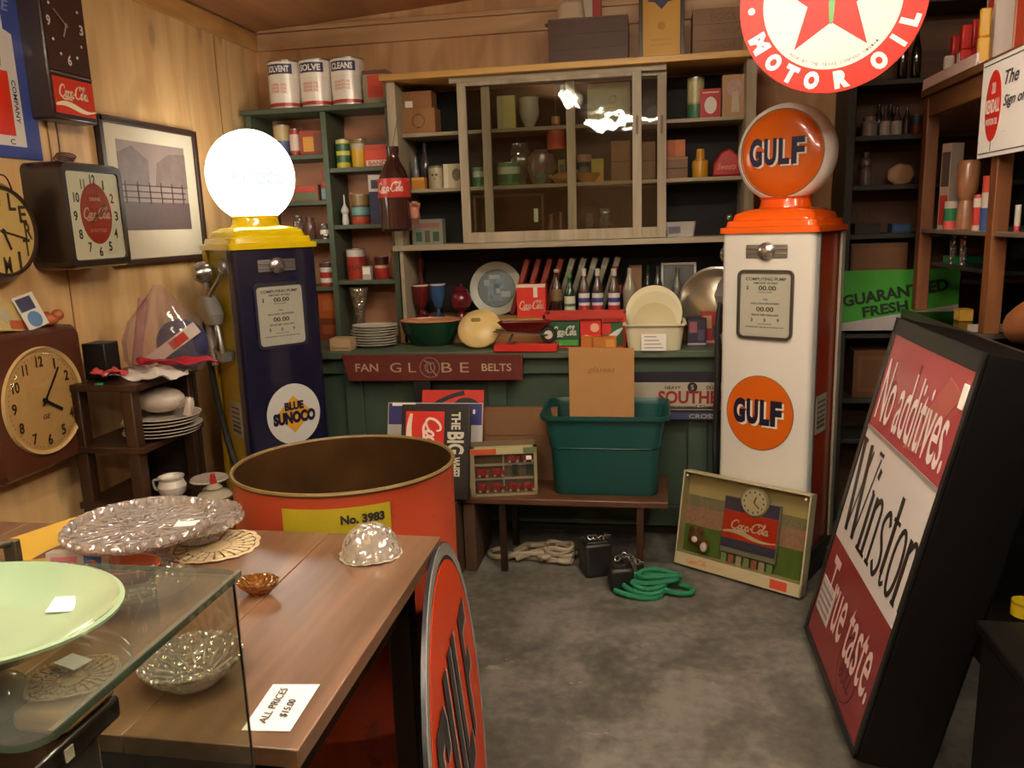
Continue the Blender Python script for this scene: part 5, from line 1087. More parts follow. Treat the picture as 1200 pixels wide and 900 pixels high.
MB().box(fx0, fx1, -.004, -.002, vA-.012, vA).build('divider', mat('#8f8880', .4), t, smooth=0)
def serif(s, cx, cz, w, h, y, m, name, bold=.0):
    b = MB(); n = len(s); add_text(b, s, cx, cz, w, h, y, bold=bold); return b.build(name, m, t, smooth=0)
x0, z0 = loc(t, 1027, 487); x1, z1 = loc(t, 1122, 520)
lettering('No additives.', .005, vA+.13, .62, .20, t, mat('#f0e0da', .4), y=-.003, bold=.004)
hW = (vA-vB)*.80
b = MB()
def glyph(strokes, ox):
    for pts, wd in strokes: b.ribbon([(ox+x, vB+.045+z*hW) for x, z in pts], wd, -.0036, -.003)
BW, TH_ = .030, .010
glyph([([(.0, .96), (.065, .02)], BW), ([(.065, .02), (.115, .92)], TH_), ([(.08, .96), (.145, .02)], BW), ([(.145, .02), (.20, .92)], TH_), ([(-.02, .96), (.03, .96)], .012), ([(.17, .96), (.215, .96)], .012)], -.315)
glyph([([(.0, .60), (.0, .02)], .024), ([(-.022, .02), (.022, .02)], .012), ([(-.018, .6), (.0, .6)], .012), ([(-.004, .74), (.004, .84)], .022)], -.09)
glyph([([(.0, .6), (.0, .02)], .024), ([(-.022, .02), (.022, .02)], .012)] + [(smooth_line([(.0, .48), (.03, .6), (.058, .56), (.062, .4), (.062, .02)], 4), .018), ([(.042, .02), (.082, .02)], .012)], -.045)
glyph([(smooth_line([(.062, .5), (.035, .6), (.006, .5), (.012, .38), (.05, .26), (.06, .12), (.035, .01), (.0, .1)], 4), .018)], .055)
glyph([([(.0, .82), (.0, .1)], .024), (smooth_line([(.0, .12), (.012, .02), (.035, .06)], 3), .014), ([(-.022, .6), (.035, .6)], .012)], .150)
glyph([(smooth_line([(.035+.035*math.cos(q*PI/6), .31+.29*math.sin(q*PI/6)) for q in range(13)], 2), .017)], .195)
glyph([([(.0, .6), (.0, .02)], .022), (smooth_line([(.0, .48), (.03, .6), (.05, .55), (.054, .4), (.054, .02)], 4), .016), ([(-.016, .02), (.016, .02)], .01)], .288)
b.build('lettering', mat('#2b2422', .4), t, smooth=0)
lettering('True taste.', .03, vB-.145, .58, .20, t, mat('#e6c4bc', .4), y=-.003, bold=.004)
b = MB().box(-W2+.05, -W2+.215, -.0035, -.002, .115, .235, 0)
for k in range(4): b.box(-W2+.06, -W2+.20, -.0042, -.0035, .132+k*.024, .142+k*.024, 1)
b.build('warning_panel', [mat('#c4bcb4', .5), mat('#8c8480', .5)], t, smooth=0)
b = MB().ring(.13, .13, .092, .097, -.003, -.002, seg=32); add_text(b, 'NO', .13, .17, .07, .045, -.0025, shear=.2); add_text(b, 'BULL', .13, .105, .12, .055, -.0025, shear=.2)
b.build('round_motto', mat('#5c2a26', .5), t, smooth=0)
b = MB().ribbon(smooth_line([(-.02, Lh-.1), (-.02, Lh-.2), (.04, Lh-.235), (.1, Lh-.225), (.16, Lh-.29)], 5), .012, -.003, -.002)
b.disc(-.2, Lh-.22, .028, -.003, -.002, rz=.038)
b.build('printed_swash', mat('#7c3230', .5), t, smooth=0)
MB().prism([(.2, Lh-.09), (.31, Lh-.12), (.12, vA+.03), (.02, vA+.02)], -.0028, -.002).build('cigarette_print', mat('#a85a50', .5, var=.2), t, smooth=0)
MB().box(W2-.055, W2-.022, -.010, -.006, Lh-.15, Lh-.085).build('price_tag', PAPER, t, bevel=.003)

# ================================================================== BACK RIGHT SHELVES
DK = mat('#2c2a22', .6, var=.1); BRN = wood('#6a452c', '#4c2f1c', 'x', .6, 5, name='brown_backing')
t = thing('dark_wall_shelves', 'tall dark open shelves with brown backing in the right back corner', 'shelf unit', (0, 0, 0))
MB().box(.87, 1.7, 4.27, 4.285, 0, 2.38).build('back_panel', BRN, t, smooth=0)
for x in (.865, 1.66): MB().box(x, x+.035, 4.0, 4.27, 0, 2.4).build('upright', DK, t, bevel=.003)
for z in (.42, .62, .935, 1.18, 1.397, 1.616, 1.834, 2.07, 2.4): MB().box(.9, 1.66, 4.0, 4.27, z-.022, z).build('shelf_board', DK, t, bevel=.002)
Yr = 4.08
lathed('pottery_jar', 'pale grey lidded jar on the dark shelf behind the round globe', 'jar', (1012, 136, 1031), Yr, 1.834, JAR, mat('#8a7c76', .4))
for i, (a, c_) in enumerate(((1034, 1046), (1047, 1060))):
    lathed('milk_glass_bottle', ['white based slim bottle beside the pale grey jar', 'white based slim bottle beside the dark bottle'][i], 'bottle', (a, 125, c_), Yr, 1.834, BOTTLE, mat('#3c302c', .3), 'white based bottles on the dark shelf', [(.0, .52, '#b0a49c')])
    lathed('dark_bottle', ['tall dark bottle behind the white based bottles, nearest the grey jar', 'tall dark bottle behind the white based bottles, second'][i], 'bottle', (a-8, 122, c_-8), Yr+.08, 1.834, BOTTLE, mat('#2c2422', .2))
lathed('dark_bottle', 'dark brown bottle right of the white based bottles', 'bottle', (1060, 124, 1070), Yr, 1.834, BOTTLE, mat('#33241f', .2))
can('paint_can', 'small blue and red can at the shelf end by the wooden post', 'can', (1070, 134, 1084), Yr, 1.834, [(.5, '#7a2c24'), (.9, '#2f3a5c'), (1, '#3a3a44')])
lathed('stoneware_bottle', 'grey stoneware figure bottle on the middle dark shelf', 'bottle', (1010, 178, 1025), Yr, 1.616, [(0, 0), (.45, 0), (.5, .1), (.45, .45), (.3, .55), (.45, .62), (.42, .75), (.15, .85), (.2, 1), (0, 1)], mat('#6a5c54', .4))
cx, w, h = fit(1045, 191, 1076, Yr, 1.616)
t2 = MB().lathe([(0, -.012), (w*.5, -.008), (w*.52, 0), (w*.45, .008), (0, .012)], (0, 0, h*.5), 32, axis='y', rmod=lambda a, k: 1+.04*math.cos(a*7)).build('oval_platter', mat('#b88e68', .4, var=.15, scale=30), None, (cx, Yr+.05, 1.616))
for v in t2.data.vertices: v.co.z = h*.5+(v.co.z-h*.5)*h/w*.98
tag(t2, 'pale peach scalloped oval plate standing on the middle dark shelf', 'plate')
carton('dark_basket', 'dark planter box with dry stems on the third dark shelf', 'planter', (1002, 262, 1032), Yr, 1.397, '#241e18', [], .1)
b = MB(); random.seed(5)
cx, w, h = fit(1002, 262, 1032, Yr, 1.397)
for k in range(9): b.tube(smooth_line([(-.03+.008*k, .05, h-.006), (-.03+.008*k+random.uniform(-.01, .01), .05, h+.03), (-.04+.011*k, .05+random.uniform(-.02, .02), h+.05+random.uniform(0, .03))], 3), .002, seg=5)
b.build('dry_stems', mat('#6a5430', .8), S.objects[-1])
carton('blue_box', 'dusty blue box on the third dark shelf', 'box', (1046, 262, 1068), Yr-.03, 1.397, '#2e4a6e', [(.1, .9, .2, .8, '#3c5c84')], .08)
carton('cigar_box', 'long brown wooden box on the shelf above the green sign', 'box', (998, 285, 1064), Yr-.04, 1.18, '#6a4428', [(.05, .95, .12, .88, '#7c5232')], .15)
carton('apple_crate', 'brown wooden crate with inner frame on the shelf below the green sign', 'crate', (1001, 411, 1048), Yr-.04, .62, '#5c3820', [(.12, .88, .12, .88, '#70461f'), (.2, .8, .2, .8, '#613c1e')], .18)
for i, (a, c_) in enumerate(((1056, 1068), (1072, 1084))):
    lathed('black_bottle', ['tall black glossy bottle high on the dark shelves, nearer the round sign', 'tall black glossy bottle high on the dark shelves, nearer the wooden post'][i], 'bottle', (a, 30, c_), Yr, 2.07, BOTTLE, mat('#0c0b0b', .08, coat=.6))
a0, a1 = onY(980, 318, 3.955), onY(985, 388, 3.955)
t = thing('produce_sign', 'green and white sign reading GUARANTEED FRESH on the dark shelves', 'sign', (1.12, 3.968, a1.z+.0), 0, None, math.radians(-2))
hs = a0.z-a1.z; w2 = .255
MB().box(-w2, w2, 0, .006, 0, hs).build('board', mat('#3f9a2c', .5, var=.03), t, smooth=0)
MB().prism([(-w2, .0), (w2, .0), (w2, hs*.42), (-w2, hs*.12)], -.001, 0).build('white_corner', mat('#b4a8a8', .5), t, smooth=0)
sl = math.radians(9)
lettering('GUARANTEED', -.02, hs*.62, .46, hs*.20, t, mat('#14240e', .5), ang=sl, bold=.04, y=-.0015); lettering('FRESH', -.06, hs*.36, .20, hs*.18, t, mat('#14240e', .5), ang=sl, bold=.04, y=-.0015)

# ================================================================== RIGHT HAND RACK AND SHOWCASE
RW = wood('#7a4a28', '#56301a', 'z', .45, 6, name='rack_wood'); RWY = wood('#8a5a34', '#65401f', 'y', .45, 6, name='rack_rail'); XR0 = 1.1
t = thing('wooden_rack', 'brown wooden display rack with posts and shelves on the right', 'shelf unit', (0, 0, 0))
ZTOP = onX(1090, 100, XR0).z-.01
for yy in (3.67, 2.93, 2.1):
    MB().box(XR0, XR0+.05, yy, yy+.055, 1.08, ZTOP-.03).build('post', RW, t, bevel=.003)
    MB().box(XR0+.45, XR0+.5, yy, yy+.055, 1.08, ZTOP-.03).build('post', RW, t, bevel=.003)
MB().box(XR0-.01, XR0+.51, 2.0, 3.735, ZTOP-.03, ZTOP).build('top_board', RWY, t, bevel=.003)
MB().box(XR0+.004, XR0+.03, 2.1, 3.67, ZTOP-.11, ZTOP-.031).build('front_rail', RWY, t, bevel=.003)
MB().box(XR0+.004, XR0+.49, 2.1, 3.725, 1.405, 1.42).build('shelf_board', mat('#6a5a50', .4), t, bevel=.002)
MB().box(XR0+.47, XR0+.48, 2.1, 3.725, 1.08, ZTOP-.03).build('back_panel', mat('#1c1512', .7), t, smooth=0)
MB().box(XR0+.05, XR0+.40, 2.99, 3.66, 1.27, 1.285).build('dark_shelf', mat('#1a1c1a', .4), t, bevel=.002)
ZSH = onX(1190, 730, 1.2).z
t = thing('dark_showcase', 'near black waist high showcase along the right side', 'showcase', (0, 0, 0))
MB().box(1.08, 1.62, .7, 3.74, 1.045, 1.065).build('glass_top', sheet_glass('#5a5a54', .2), t, smooth=0)
MB().box(1.07, 1.63, .68, 3.76, 1.04, 1.048).box(1.07, 1.085, .68, 3.76, 1.035, 1.078).build('metal_trim', mat('#7a7468', .3, .8), t, bevel=.001)
MB().box(1.6, 1.62, .7, 3.74, 0, 1.04).box(1.08, 1.62, 3.72, 3.74, 0, 1.04).box(1.08, 1.62, .7, .72, 0, 1.04).box(1.08, 1.62, .72, 3.72, .0, .12).box(1.1, 1.6, .72, 3.72, ZSH-.015, ZSH).build('case', mat('#0c0907', .6), t, smooth=0)
for yy in (.7, 1.7, 2.7, 3.70): MB().box(1.08, 1.11, yy, yy+.04, .12, 1.04).build('upright', mat('#1a120d', .45), t, bevel=.002)
t = thing('black_chest', 'long low black wooden chest on the floor before the dark showcase', 'chest', (0, 0, 0))
MB().box(.80, 1.06, .75, 2.0, .0, .47).build('body', mat('#0a0807', .6, spec=.2), t, bevel=.01)
MB().box(.79, 1.065, .74, 2.01, .47, .50).build('lid', mat('#0c0a08', .5, spec=.2), t, bevel=.006)
# goods on the right rack: placed on the shelf behind the front edge
def rack(fn, name, label, cat, px, z, x=1.16, **k):
    """px = (left, top, right): size taken on the plane x"""
    q = onX((px[0]+px[2])/2, px[1], x); wdt = abs(onY(px[0], px[1], q.y).x-onY(px[2], px[1], q.y).x)
    return q.y, wdt, q.z-z
def rk_can(name, label, cat, px, z, bands, x=1.16, prof=None, col=None, group=None, words=None):
    y, w, h = rack(0, 0, 0, 0, px, z, x); r = w/2
    b = MB(); mats = []
    if bands:
        z_ = 0
        P_ = [(0, 0)]; ms = []
        for i, (f_, c_) in enumerate(bands):
            mats.append(mat(c_, .35)); P_ += [(r, z_*h+(.0001 if i else 0)), (r, f_*h)]; ms += [i, i]; z_ = f_
        P_.append((0, h)); ms.append(len(bands)-1); b.lathe(P_, (0, 0, 0), 24, ms=ms)
    else:
        mats = [col]; b.lathe([(a*w, c_*h) for a, c_ in prof], (0, 0, 0), 24)
    return tag(b.build(name, mats, None, (x+r*.4, y, z)), label, cat, group)
def rk_box(name, label, cat, px, z, col, x=1.16, rz=-PI/2, d=.08, deco=(), wf=1.0):
    y, w, h = rack(0, 0, 0, 0, px, z, x); w = w*wf
    b = MB().box(-w/2, w/2, 0, d, 0, h); ms = [mat(col, .45)]
    for x0, x1, z0, z1, c_ in deco: ms.append(mat(c_, .45)); b.box(-w/2+w*x0, -w/2+w*x1, -.0015, .001, h*z0, h*z1, len(ms)-1)
    return tag(b.build(name, ms, None, (x, y, z), (0, 0, rz), smooth=0), label, cat)
rk_box('card_box', 'tall white box with red print at the far end of the rack shelf', 'box', (1103, 168, 1118), 1.42, '#a89488', x=1.15, rz=-1.1, d=.06, deco=((.1, .9, .05, .4, '#a8342c'), (.1, .9, .5, .9, '#4c3a34')))
rk_can('green_bottle_can', 'green and white can with a pink base on the rack shelf', 'can', (1104, 236, 1120), 1.42, [(.3, '#b84c44'), (.75, '#1d6a44'), (1, '#b8aca0')], x=1.14)
rk_can('amber_dispenser', 'tall tan dispenser jar in the middle of the rack shelf', 'jar', (1118, 188, 1144), 1.42, None, x=1.18, prof=[(0, 0), (.42, 0), (.4, .3), (.3, .42), (.48, .55), (.5, .62), (.5, .95), (.4, 1), (0, 1)], col=mat('#9a6848', .3, coat=.3))
rk_can('red_white_jug', 'white jug with a red label beside the tan dispenser', 'jug', (1139, 228, 1153), 1.42, [(.15, '#b8a090'), (.65, '#b02c28'), (.9, '#c4b0a4'), (1, '#a83a34')], x=1.13)
rk_can('blue_spray_can', 'blue, white and red spray can by the near rack post', 'can', (1150, 206, 1164), 1.42, [(.42, '#244a80'), (.7, '#b4a89c'), (1, '#b83a28')], x=1.13)
rk_can('small_tube', 'small white tube behind the near rack post', 'tube', (1189, 240, 1196), 1.42, [(.2, '#a02c38'), (1, '#b0a89c')], x=1.16)
rk_box('glass_tray', 'flat green plastic tray on the dark inner shelf', 'tray', (1096, 300, 1128), 1.2855, '#0f5a38', x=1.17, d=.12, wf=1.3)
for k, (a, c_) in enumerate(((1112, 1121), (1124, 1133))):
    rk_can('shot_glass', ['small clear glass beside the green tray', 'small clear glass on the dark inner shelf, nearer the post'][k], 'glass', (a, 277, c_), 1.286, None, x=1.17, prof=[(0, 0), (.4, 0), (.5, 1), (.44, 1), (.34, .1), (0, .1)], col=crystal('#a8a49c', 60, 'shot_glass', .3))
rk_box('yellow_box', 'small yellow box on the showcase top behind the black sign', 'box', (1112, 362, 1131), 1.067, '#b08a34', x=1.18, d=.05, deco=((.2, .8, .2, .8, '#c8a44c'),))
rk_box('paper_stack', 'small pile of white papers on the showcase top', 'papers', (1128, 381, 1146), 1.067, '#c0aea4', x=1.12, d=.12)
q = onX(1185, 395, 1.2)
b = MB().tube(smooth_line([(-.03, .28, .04), (0, .18, .07), (.02, .06, .085), (.02, -.06, .09), (.0, -.2, .08)], 6), [.03+.045*math.sin(PI*min(1, (i+3)/26)) for i in range(25)], seg=16, flat=.9)
tag(b.build('leather_bag', mat('#84502a', .5, var=.25, scale=12, bump=.3), None, (1.19, 2.50, 1.07)) if 0 else b.xf(Matrix.Diagonal((1.15, 1.15, 1.25, 1))).build('leather_bag', mat('#84502a', .5, var=.25, scale=12, bump=.3), None, (1.19, 2.50, 1.07)), 'rounded brown leather bag lying on the showcase top', 'bag')
# glints and bits inside showcase
rk_can('dark_flask', 'dark bottle glinting inside the black showcase', 'bottle', (1155, 655, 1166), .5005, None, x=.86, prof=BOTTLE, col=mat('#2a2624', .1, coat=.5))
rk_can('yellow_tin', 'yellow round tin on the lower showcase shelf', 'tin', (1180, 704, 1210), .5005, [(.8, '#b49a18'), (1, '#8c7810')], x=.90)
# on the rack top
ZT2 = ZTOP
y0 = onX(1088, 95, 1.12).y; y1 = onX(1152, 80, 1.12).y
o = MB().box(1.09, 1.36, y1-.02, min(y0, 3.72), ZT2, ZT2+.012).box(1.09, 1.1, y1-.02, min(y0, 3.72), ZT2, ZT2+.04).build('white_tray', mat('#ecd2c8', .5), None, bevel=.002)
tag(o, 'long pale pink edged tray on top of the wooden rack', 'tray')
random.seed(11)
toys = [('#c22a1c', 'red'), ('#e0b83a', 'yellow'), ('#d8d0c4', 'white'), ('#a81c18', 'dark red'), ('#d8641c', 'orange'), ('#c8241c', 'bright red'), ('#1c1614', 'black')]
spots = [(1100, 66, 1112, '#d8cfc4', 'white toy figure at the far end of the pink edged tray'), (1107, 42, 1122, '#b8241c', 'red toy car with yellow trim standing behind the white figure'), (1118, 70, 1132, '#e0c044', 'yellow toy lying along the pink edged tray'),
         (1118, 30, 1134, '#c42a20', 'tall red toy with a white panel on the rack top'), (1132, 22, 1146, '#b81e1a', 'red toy beside the tall white box on the rack'), (1133, 58, 1150, '#d85c18', 'orange toy block in front of the red toys'), (1143, 10, 1154, '#dca828', 'yellow toy leaning on the tall white box')]
for i, (a, tp, c_, col, lab) in enumerate(spots):
    zb_ = ZT2+.0125; x = 1.13+.05*(i % 3)
    y, w, h = rack(0, 0, 0, 0, (a, tp, c_), zb_, x)
    t = thing('toy_figure' if i != 1 else 'toy_car', lab, 'toy', (x+.02, y, zb_), -PI/2+random.uniform(-.3, .3))
    s2 = w*.55; h = min(h, .2)
    MB().box(-s2, s2, -.02, .02, 0, h*.5).box(-s2*.6, s2*.7, -.018, .018, h*.5, h).build('body', mat(col, .35, coat=.3), t, bevel=.006)
    MB().box(-s2*.5, s2*.5, -.022, -.019, h*.2, h*.45).build('panel', mat(['#c8402c', '#e4c860', '#c8281c', '#e4ddd0', '#e0c060', '#f0e0c0', '#a82018'][i], .4), t, smooth=0)
    MB().cyl((-s2*.6, -.023, h*.1), h*.1, .005, axis='y', seg=14).cyl((s2*.6, -.023, h*.1), h*.1, .005, axis='y', seg=14).build('wheels', mat('#2a1c18', .5), t)
t = rk_box('detergent_box', 'big white box with a red emblem on top of the rack', 'box', (1150, -40, 1181), ZT2, '#e4d8cc', x=1.2, d=.1, wf=1.0)
y, w, h = rack(0, 0, 0, 0, (1150, -40, 1181), ZT2, 1.2)
MB().prism([(-w*.3, h*.62), (-.0, h*.5), (w*.3, h*.62), (w*.25, h*.95), (-w*.25, h*.95)], -.002, 0).build('red_emblem', mat('#c04038', .4), t, smooth=0)
rk_box('red_box', 'big red box beside the white box on top of the rack', 'box', (1183, -30, 1215), ZT2, '#b83c28', x=1.2, d=.1, deco=((0, .2, 0, 1, '#c89078'),))
# hanging sign
tl, bl = onX(1150, 75, 1.07), onX(1140, 187, 1.07)
t = thing('motor_oil_sign', 'white sign with a red oval emblem hanging on the rack front', 'sign', (1.078, tl.y, bl.z), -PI/2)
hs = tl.z-bl.z; wS = .52
MB().box(0, wS, 0, .01, 0, hs).build('board', mat('#ece8e2', .3, var=.02), t, bevel=.001)
b = MB().box(.008, wS-.008, -.001, 0, hs-.016, hs-.012).box(.008, wS-.008, -.001, 0, .012, .016); b.build('border_line', mat('#4a4a52', .5), t, smooth=0)
ov = MB().disc(.105, hs*.52, .06, -.0015, 0, rz=hs*.36).build('red_oval', mat('#c8281e', .3), t, smooth=0)
lettering('2000', .105, hs*.70, .03, hs*.12, ov, mat('#e8c8c0', .4), y=-.0016); lettering('KENDALL', .105, hs*.52, .108, hs*.14, ov, mat('#ece0d8', .4), y=-.0018, bold=.02); lettering('MOTOR OIL', .105, hs*.36, .09, hs*.07, ov, mat('#ece0d8', .4), y=-.0016)
MB().ribbon([(.105, hs*.16), (.105, hs*.06)], .003, -.001, 0).build('stem_line', INK, t, smooth=0)
for s_, zc, ww in (('The', .76, .12), ('Sign of', .52, .19), ('Quality', .30, .21)): lettering(s_, .185+ww*.42, hs*zc, ww*.84, hs*.14, t, mat('#3c3a40', .5), shear=.35, y=-.0012)

# ================================================================== LEFT WALL
def wall(name, label, cat, pxL, pxR, pyT, pyB, d):
    xf = XL+d; m = (pxL+pxR)/2
    Y0, Y1 = onX(pxL, (pyT+pyB)/2, xf).y, onX(pxR, (pyT+pyB)/2, xf).y
    z1, z0 = onX(m, pyT, xf).z, onX(m, pyB, xf).z
    t = thing(name, label, cat, (XL, (Y0+Y1)/2, z0), PI/2); return t, (Y1-Y0), z1-z0
def hands(t, cx, cz, y, h_, m_, L, mt):
    b = MB(); 
    for a, l, w_ in ((h_, L*.6, L*.07), (m_, L*.9, L*.045)):
        a = math.radians(a); b.ribbon([(cx-math.sin(a)*l*.15, cz-math.cos(a)*l*.15), (cx+math.sin(a)*l, cz+math.cos(a)*l)], w_, y-.003, y-.001)
    b.disc(cx, cz, L*.07, y-.004, y); return b.build('clock_hands', mt, t, smooth=0)
def numerals(t, cx, cz, rx, rz, y, hgt, mt, names=None, **k):
    b = MB(); names = names or [str(i) for i in range(1, 13)]
    for i, s_ in enumerate(names):
        if not s_: continue
        a = (i+1)*PI/6; add_text(b, s_, cx+rx*math.sin(a), cz+rz*math.cos(a), hgt*(.22 if s_ in '1I' else .6 if s_ == '11' else .55 if len(s_) < 2 else .85), hgt, y, bold=.02, **k)
    return b.build('numerals', mt, t, smooth=0)
# big square brown clock
d = .10; t, w, h = wall('square_wall_clock', 'large square brown wall clock with a round cream dial', 'clock', -12, 106, 386, 556, d)
BR = mat('#4a2412', .4, var=.08, coat=.2)
MB().loft([[(x, -.0, z) for x, z in rrect_xz(w, h, .03, 0, h/2)], [(x, -d*.8, z) for x, z in rrect_xz(w*.99, h*.99, .03, 0, h/2)], [(x, -d, z) for x, z in rrect_xz(w*.93, h*.93, .025, 0, h/2)]]).build('case', BR, t)
R_ = w*.378; cz = h*.5
MB().lathe([(0, 0), (R_, 0), (R_, .002), (R_+.012, .010), (R_+.016, .0), (R_+.012, -.004)], (0, -d-.001, cz), 56, axis='y').build('dial', mat('#c2a06a', .4, var=.06), t)
numerals(t, 0, cz, R_*.80, R_*.80, -d-.003, .036, mat('#3a2412', .5))
hands(t, 0, cz, -d-.005, 122, 38, R_*.85, mat('#1c120a', .4))
b = MB(); 
for k in range(60):
    if k % 5 == 0: continue
    a = k*PI/30; b.disc(R_*.93*math.sin(a), cz+R_*.93*math.cos(a), .0018, -d-.0035, -d-.003, seg=6)
b.build('minute_dots', mat('#3a2412', .5), t, smooth=0); lettering('GE', 0, cz-R_*.32, .035, .016, t, mat('#6a4a2a', .5), y=-d-.003, shear=.3)
gl = [(R_*math.cos(a), .018*math.sin(a)+.002) for a in [x*PI/16 for x in range(9)]]
MB().lathe([(max(1e-4, R_*math.cos(a)), .004+.03*math.sin(a)) for a in [x*PI/16 for x in range(9)]], (0, -d-.003, cz), 40, axis='y').build('domed_glass', sheet_glass('#f4efe4', .10, 0, 'dial_dome'), t)
ztop = ROOTM[t.name].translation.z+h; yc_ = ROOTM[t.name].translation.y
# photos on the clock
a0 = onX(4, 358, -2.05)
for i, (yy, xx, col, rz_, wd, ht, lab) in enumerate(((yc_-.03, .02, '#c9a83a', .25, .17, .10, 'yellow picture card leaning on top of the brown clock'), (yc_+.07, .035, '#40486a', -.15, .085, .12, 'blue photo card leaning at an angle on the brown clock'))):
    t = thing('photo_card', lab, 'card', (XL+.05+xx*.5, yy, ztop), PI/2+rz_, None, math.radians(-16), math.radians((8, -12)[i]))
    MB().box(-wd/2, wd/2, 0, .002, .004, ht).build('card', mat('#c8b070' if i == 0 else '#d0c8bc', .5), t, smooth=0)
    if i == 0: MB().box(-wd*.1, wd*.45, -.001, 0, ht*.1, ht*.4, 0).disc(-wd*.15, ht*.55, wd*.15, -.001, 0, 1).build('print', [mat('#b8542a', .5, var=.4, scale=50), mat('#b8b094', .5)], t, smooth=0)
    else: MB().box(-wd*.42, wd*.3, -.001, 0, ht*.55, ht*.93, 0).disc(0, ht*.28, wd*.32, -.001, 0, 1).build('print', [mat('#3a3c54', .5, var=.4, scale=50), mat('#54789c', .5)], t, smooth=0)
o = MB().sphere((0, 0, .02), .03, sc=(1, 1, .7)).sphere((.02, .02, .035), .02).sphere((-.02, .015, .03), .018).build('trinket', mat('#a0522c', .6, var=.4, scale=60), None, (XL+.05, yc_+.135, ztop-.001))
tag(o, 'small reddish ornament beside the photo cards on the brown clock', 'ornament')
# round clock
d = .09; t, w, h = wall('round_wall_clock', 'round dark wooden clock with letters on its dial', 'clock', -70, 49, 208, 335, d)
R0 = h/2
MB().lathe([(0, .0), (R0, 0), (R0, -.03), (R0*.97, -.06), (R0*.84, -d), (R0*.80, -d+.01), (0, -d+.01)], (0, 0, R0), 56, axis='y').xf(Matrix.Identity(4)).build('case', mat('#2e1c10', .35, coat=.3), t) if 0 else None
R0 = h/2; yc2 = onX(49, 270, XL+d).y-R0*.97; t.location.y = yc2; ROOTM[t.name] = Matrix.Translation((XL, yc2, ROOTM[t.name].translation.z)) @ Matrix.Rotation(PI/2, 4, 'Z'); t.matrix_world = ROOTM[t.name]
b = MB()
b.loft([[(q*math.cos(a*PI/28), -dd, R0+q*math.sin(a*PI/28)) for a in range(56)] for q, dd in ((R0, 0), (R0, .03), (R0*.97, .06), (R0*.86, d), (R0*.81, d), (R0*.80, d-.012))], cap=(1, 1)); b.build('case', mat('#2e1c10', .35, coat=.3), t)
MB().disc(0, R0, R0*.80, -d+.008, -d+.012, seg=56).build('dial', mat('#b89a5a', .45, var=.08), t, smooth=0)
numerals(t, 0, R0, R0*.65, R0*.65, -d+.0075, .055, mat('#3a2c1a', .5), ['L', 'E', 'R', 'T', 'I', 'M', 'E', '', 'W', 'A', 'M', 'I'])
hands(t, 0, R0, -d+.006, 160, 105, R0*.62, mat('#2a1c10', .4))
MB().tube(smooth_line([(-.0, -.06, 2*R0-.002), (.05, -.07, 2*R0+.012), (.10, -.05, 2*R0-.03), (.15, -.02, R0*1.2)], 5), .0025, seg=6).build('cord', mat('#1c120c', .6), t)
# blue sign top left
t, w, h = wall('blue_oil_sign', 'blue metal sign with a white and red panel, cut by the photo edge', 'sign', -90, 35, -30, 181, .006)
MB().box(-w/2, w/2, -.006, 0, 0, h).build('sheet', mat('#2e3c82', .35, coat=.4, var=.03), t, smooth=0)
z_ = lambda f: h*f
MB().prism([(-w*.40, z_(.07)), (w*.34, z_(.07)), (w*.34, z_(.72)), (w*.26, z_(.74)), (w*.26, z_(.82)), (-w*.40, z_(.82))], -.0075, -.006).build('white_panel', mat('#cfc6bc', .35), t, smooth=0)
MB().box(-w*.36, w*.24, -.009, -.0075, z_(.13), z_(.5)).build('red_field', mat('#cc3018', .35), t, smooth=0)
MB().ring(-w*.02, z_(.58), .085, .092, -.0085, -.0075).build('black_ring', INK, t); lettering('MOTOR', w*.05, z_(.58), .12, .06, t, INK, y=-.0076); lettering('COMPANY', .5*w*.58, z_(.33), h*.25, .018, t, INK, y=-.0076, ang=-PI/2)
lettering('SERVICE', w*.1, z_(.88), .22, .035, t, mat('#8a94c0', .4), y=-.0062, shear=.2); lettering('C', w*.20, z_(.095), .02, .018, t, INK, y=-.0076)
# brown electric clock with cola panel
d = .09; t, w, h = wall('cola_wall_clock', 'tall dark brown clock with a red cola panel below', 'clock', 53, 104, -22, 141, d)
MB().box(-w/2, w/2, -d, 0, 0, h).build('case', mat('#2c1712', .35, coat=.2), t, bevel=.008)
zs = h*.325
MB().box(-w/2+.014, w/2-.012, -d-.002, -d, zs+.012, h-.015).build('dial', mat('#3a221c', .4), t, smooth=0)
MB().box(-w/2+.01, w/2-.008, -d-.004, -d, zs-.001, zs+.003).build('chrome_line', CHROME, t, smooth=0)
cxm, czm = .0, zs+(h-zs)*.52
numerals(t, cxm, czm, w*.36, (h-zs)*.36, -d-.0025, .034, mat('#cfc4b8', .5), ['', '', '3', '', '', '6', '', '', '9', '', '', '12'])
b = MB()
for k in (1, 2, 4, 5, 7, 8, 10, 11): b.disc(w*.36*math.sin(k*PI/6), czm+(h-zs)*.36*math.cos(k*PI/6), .005, -d-.004, -d-.0025, seg=10)
b.build('hour_dots', mat('#cfc4b8', .5), t, smooth=0)
hands(t, cxm, czm, -d-.004, 205, 308, w*.34, mat('#b8a898', .3, .5))
rp = MB().box(-w/2+.014, w/2-.010, -d-.003, -d, .022, zs-.012).build('red_panel', mat('#c23420', .3, var=.03), t, smooth=0)
script_logo(MB(), -.005, zs*.62, w*.66, zs*.34, -d-.004).build('script_lettering', mat('#e8c0a0', .4), t, smooth=0)
wave_ribbon(MB(), -w/2+.015, w/2-.012, zs*.30, .010, .016, -d-.0036, 0).build('wave_ribbon', mat('#e8d4b0', .4), t, smooth=0)
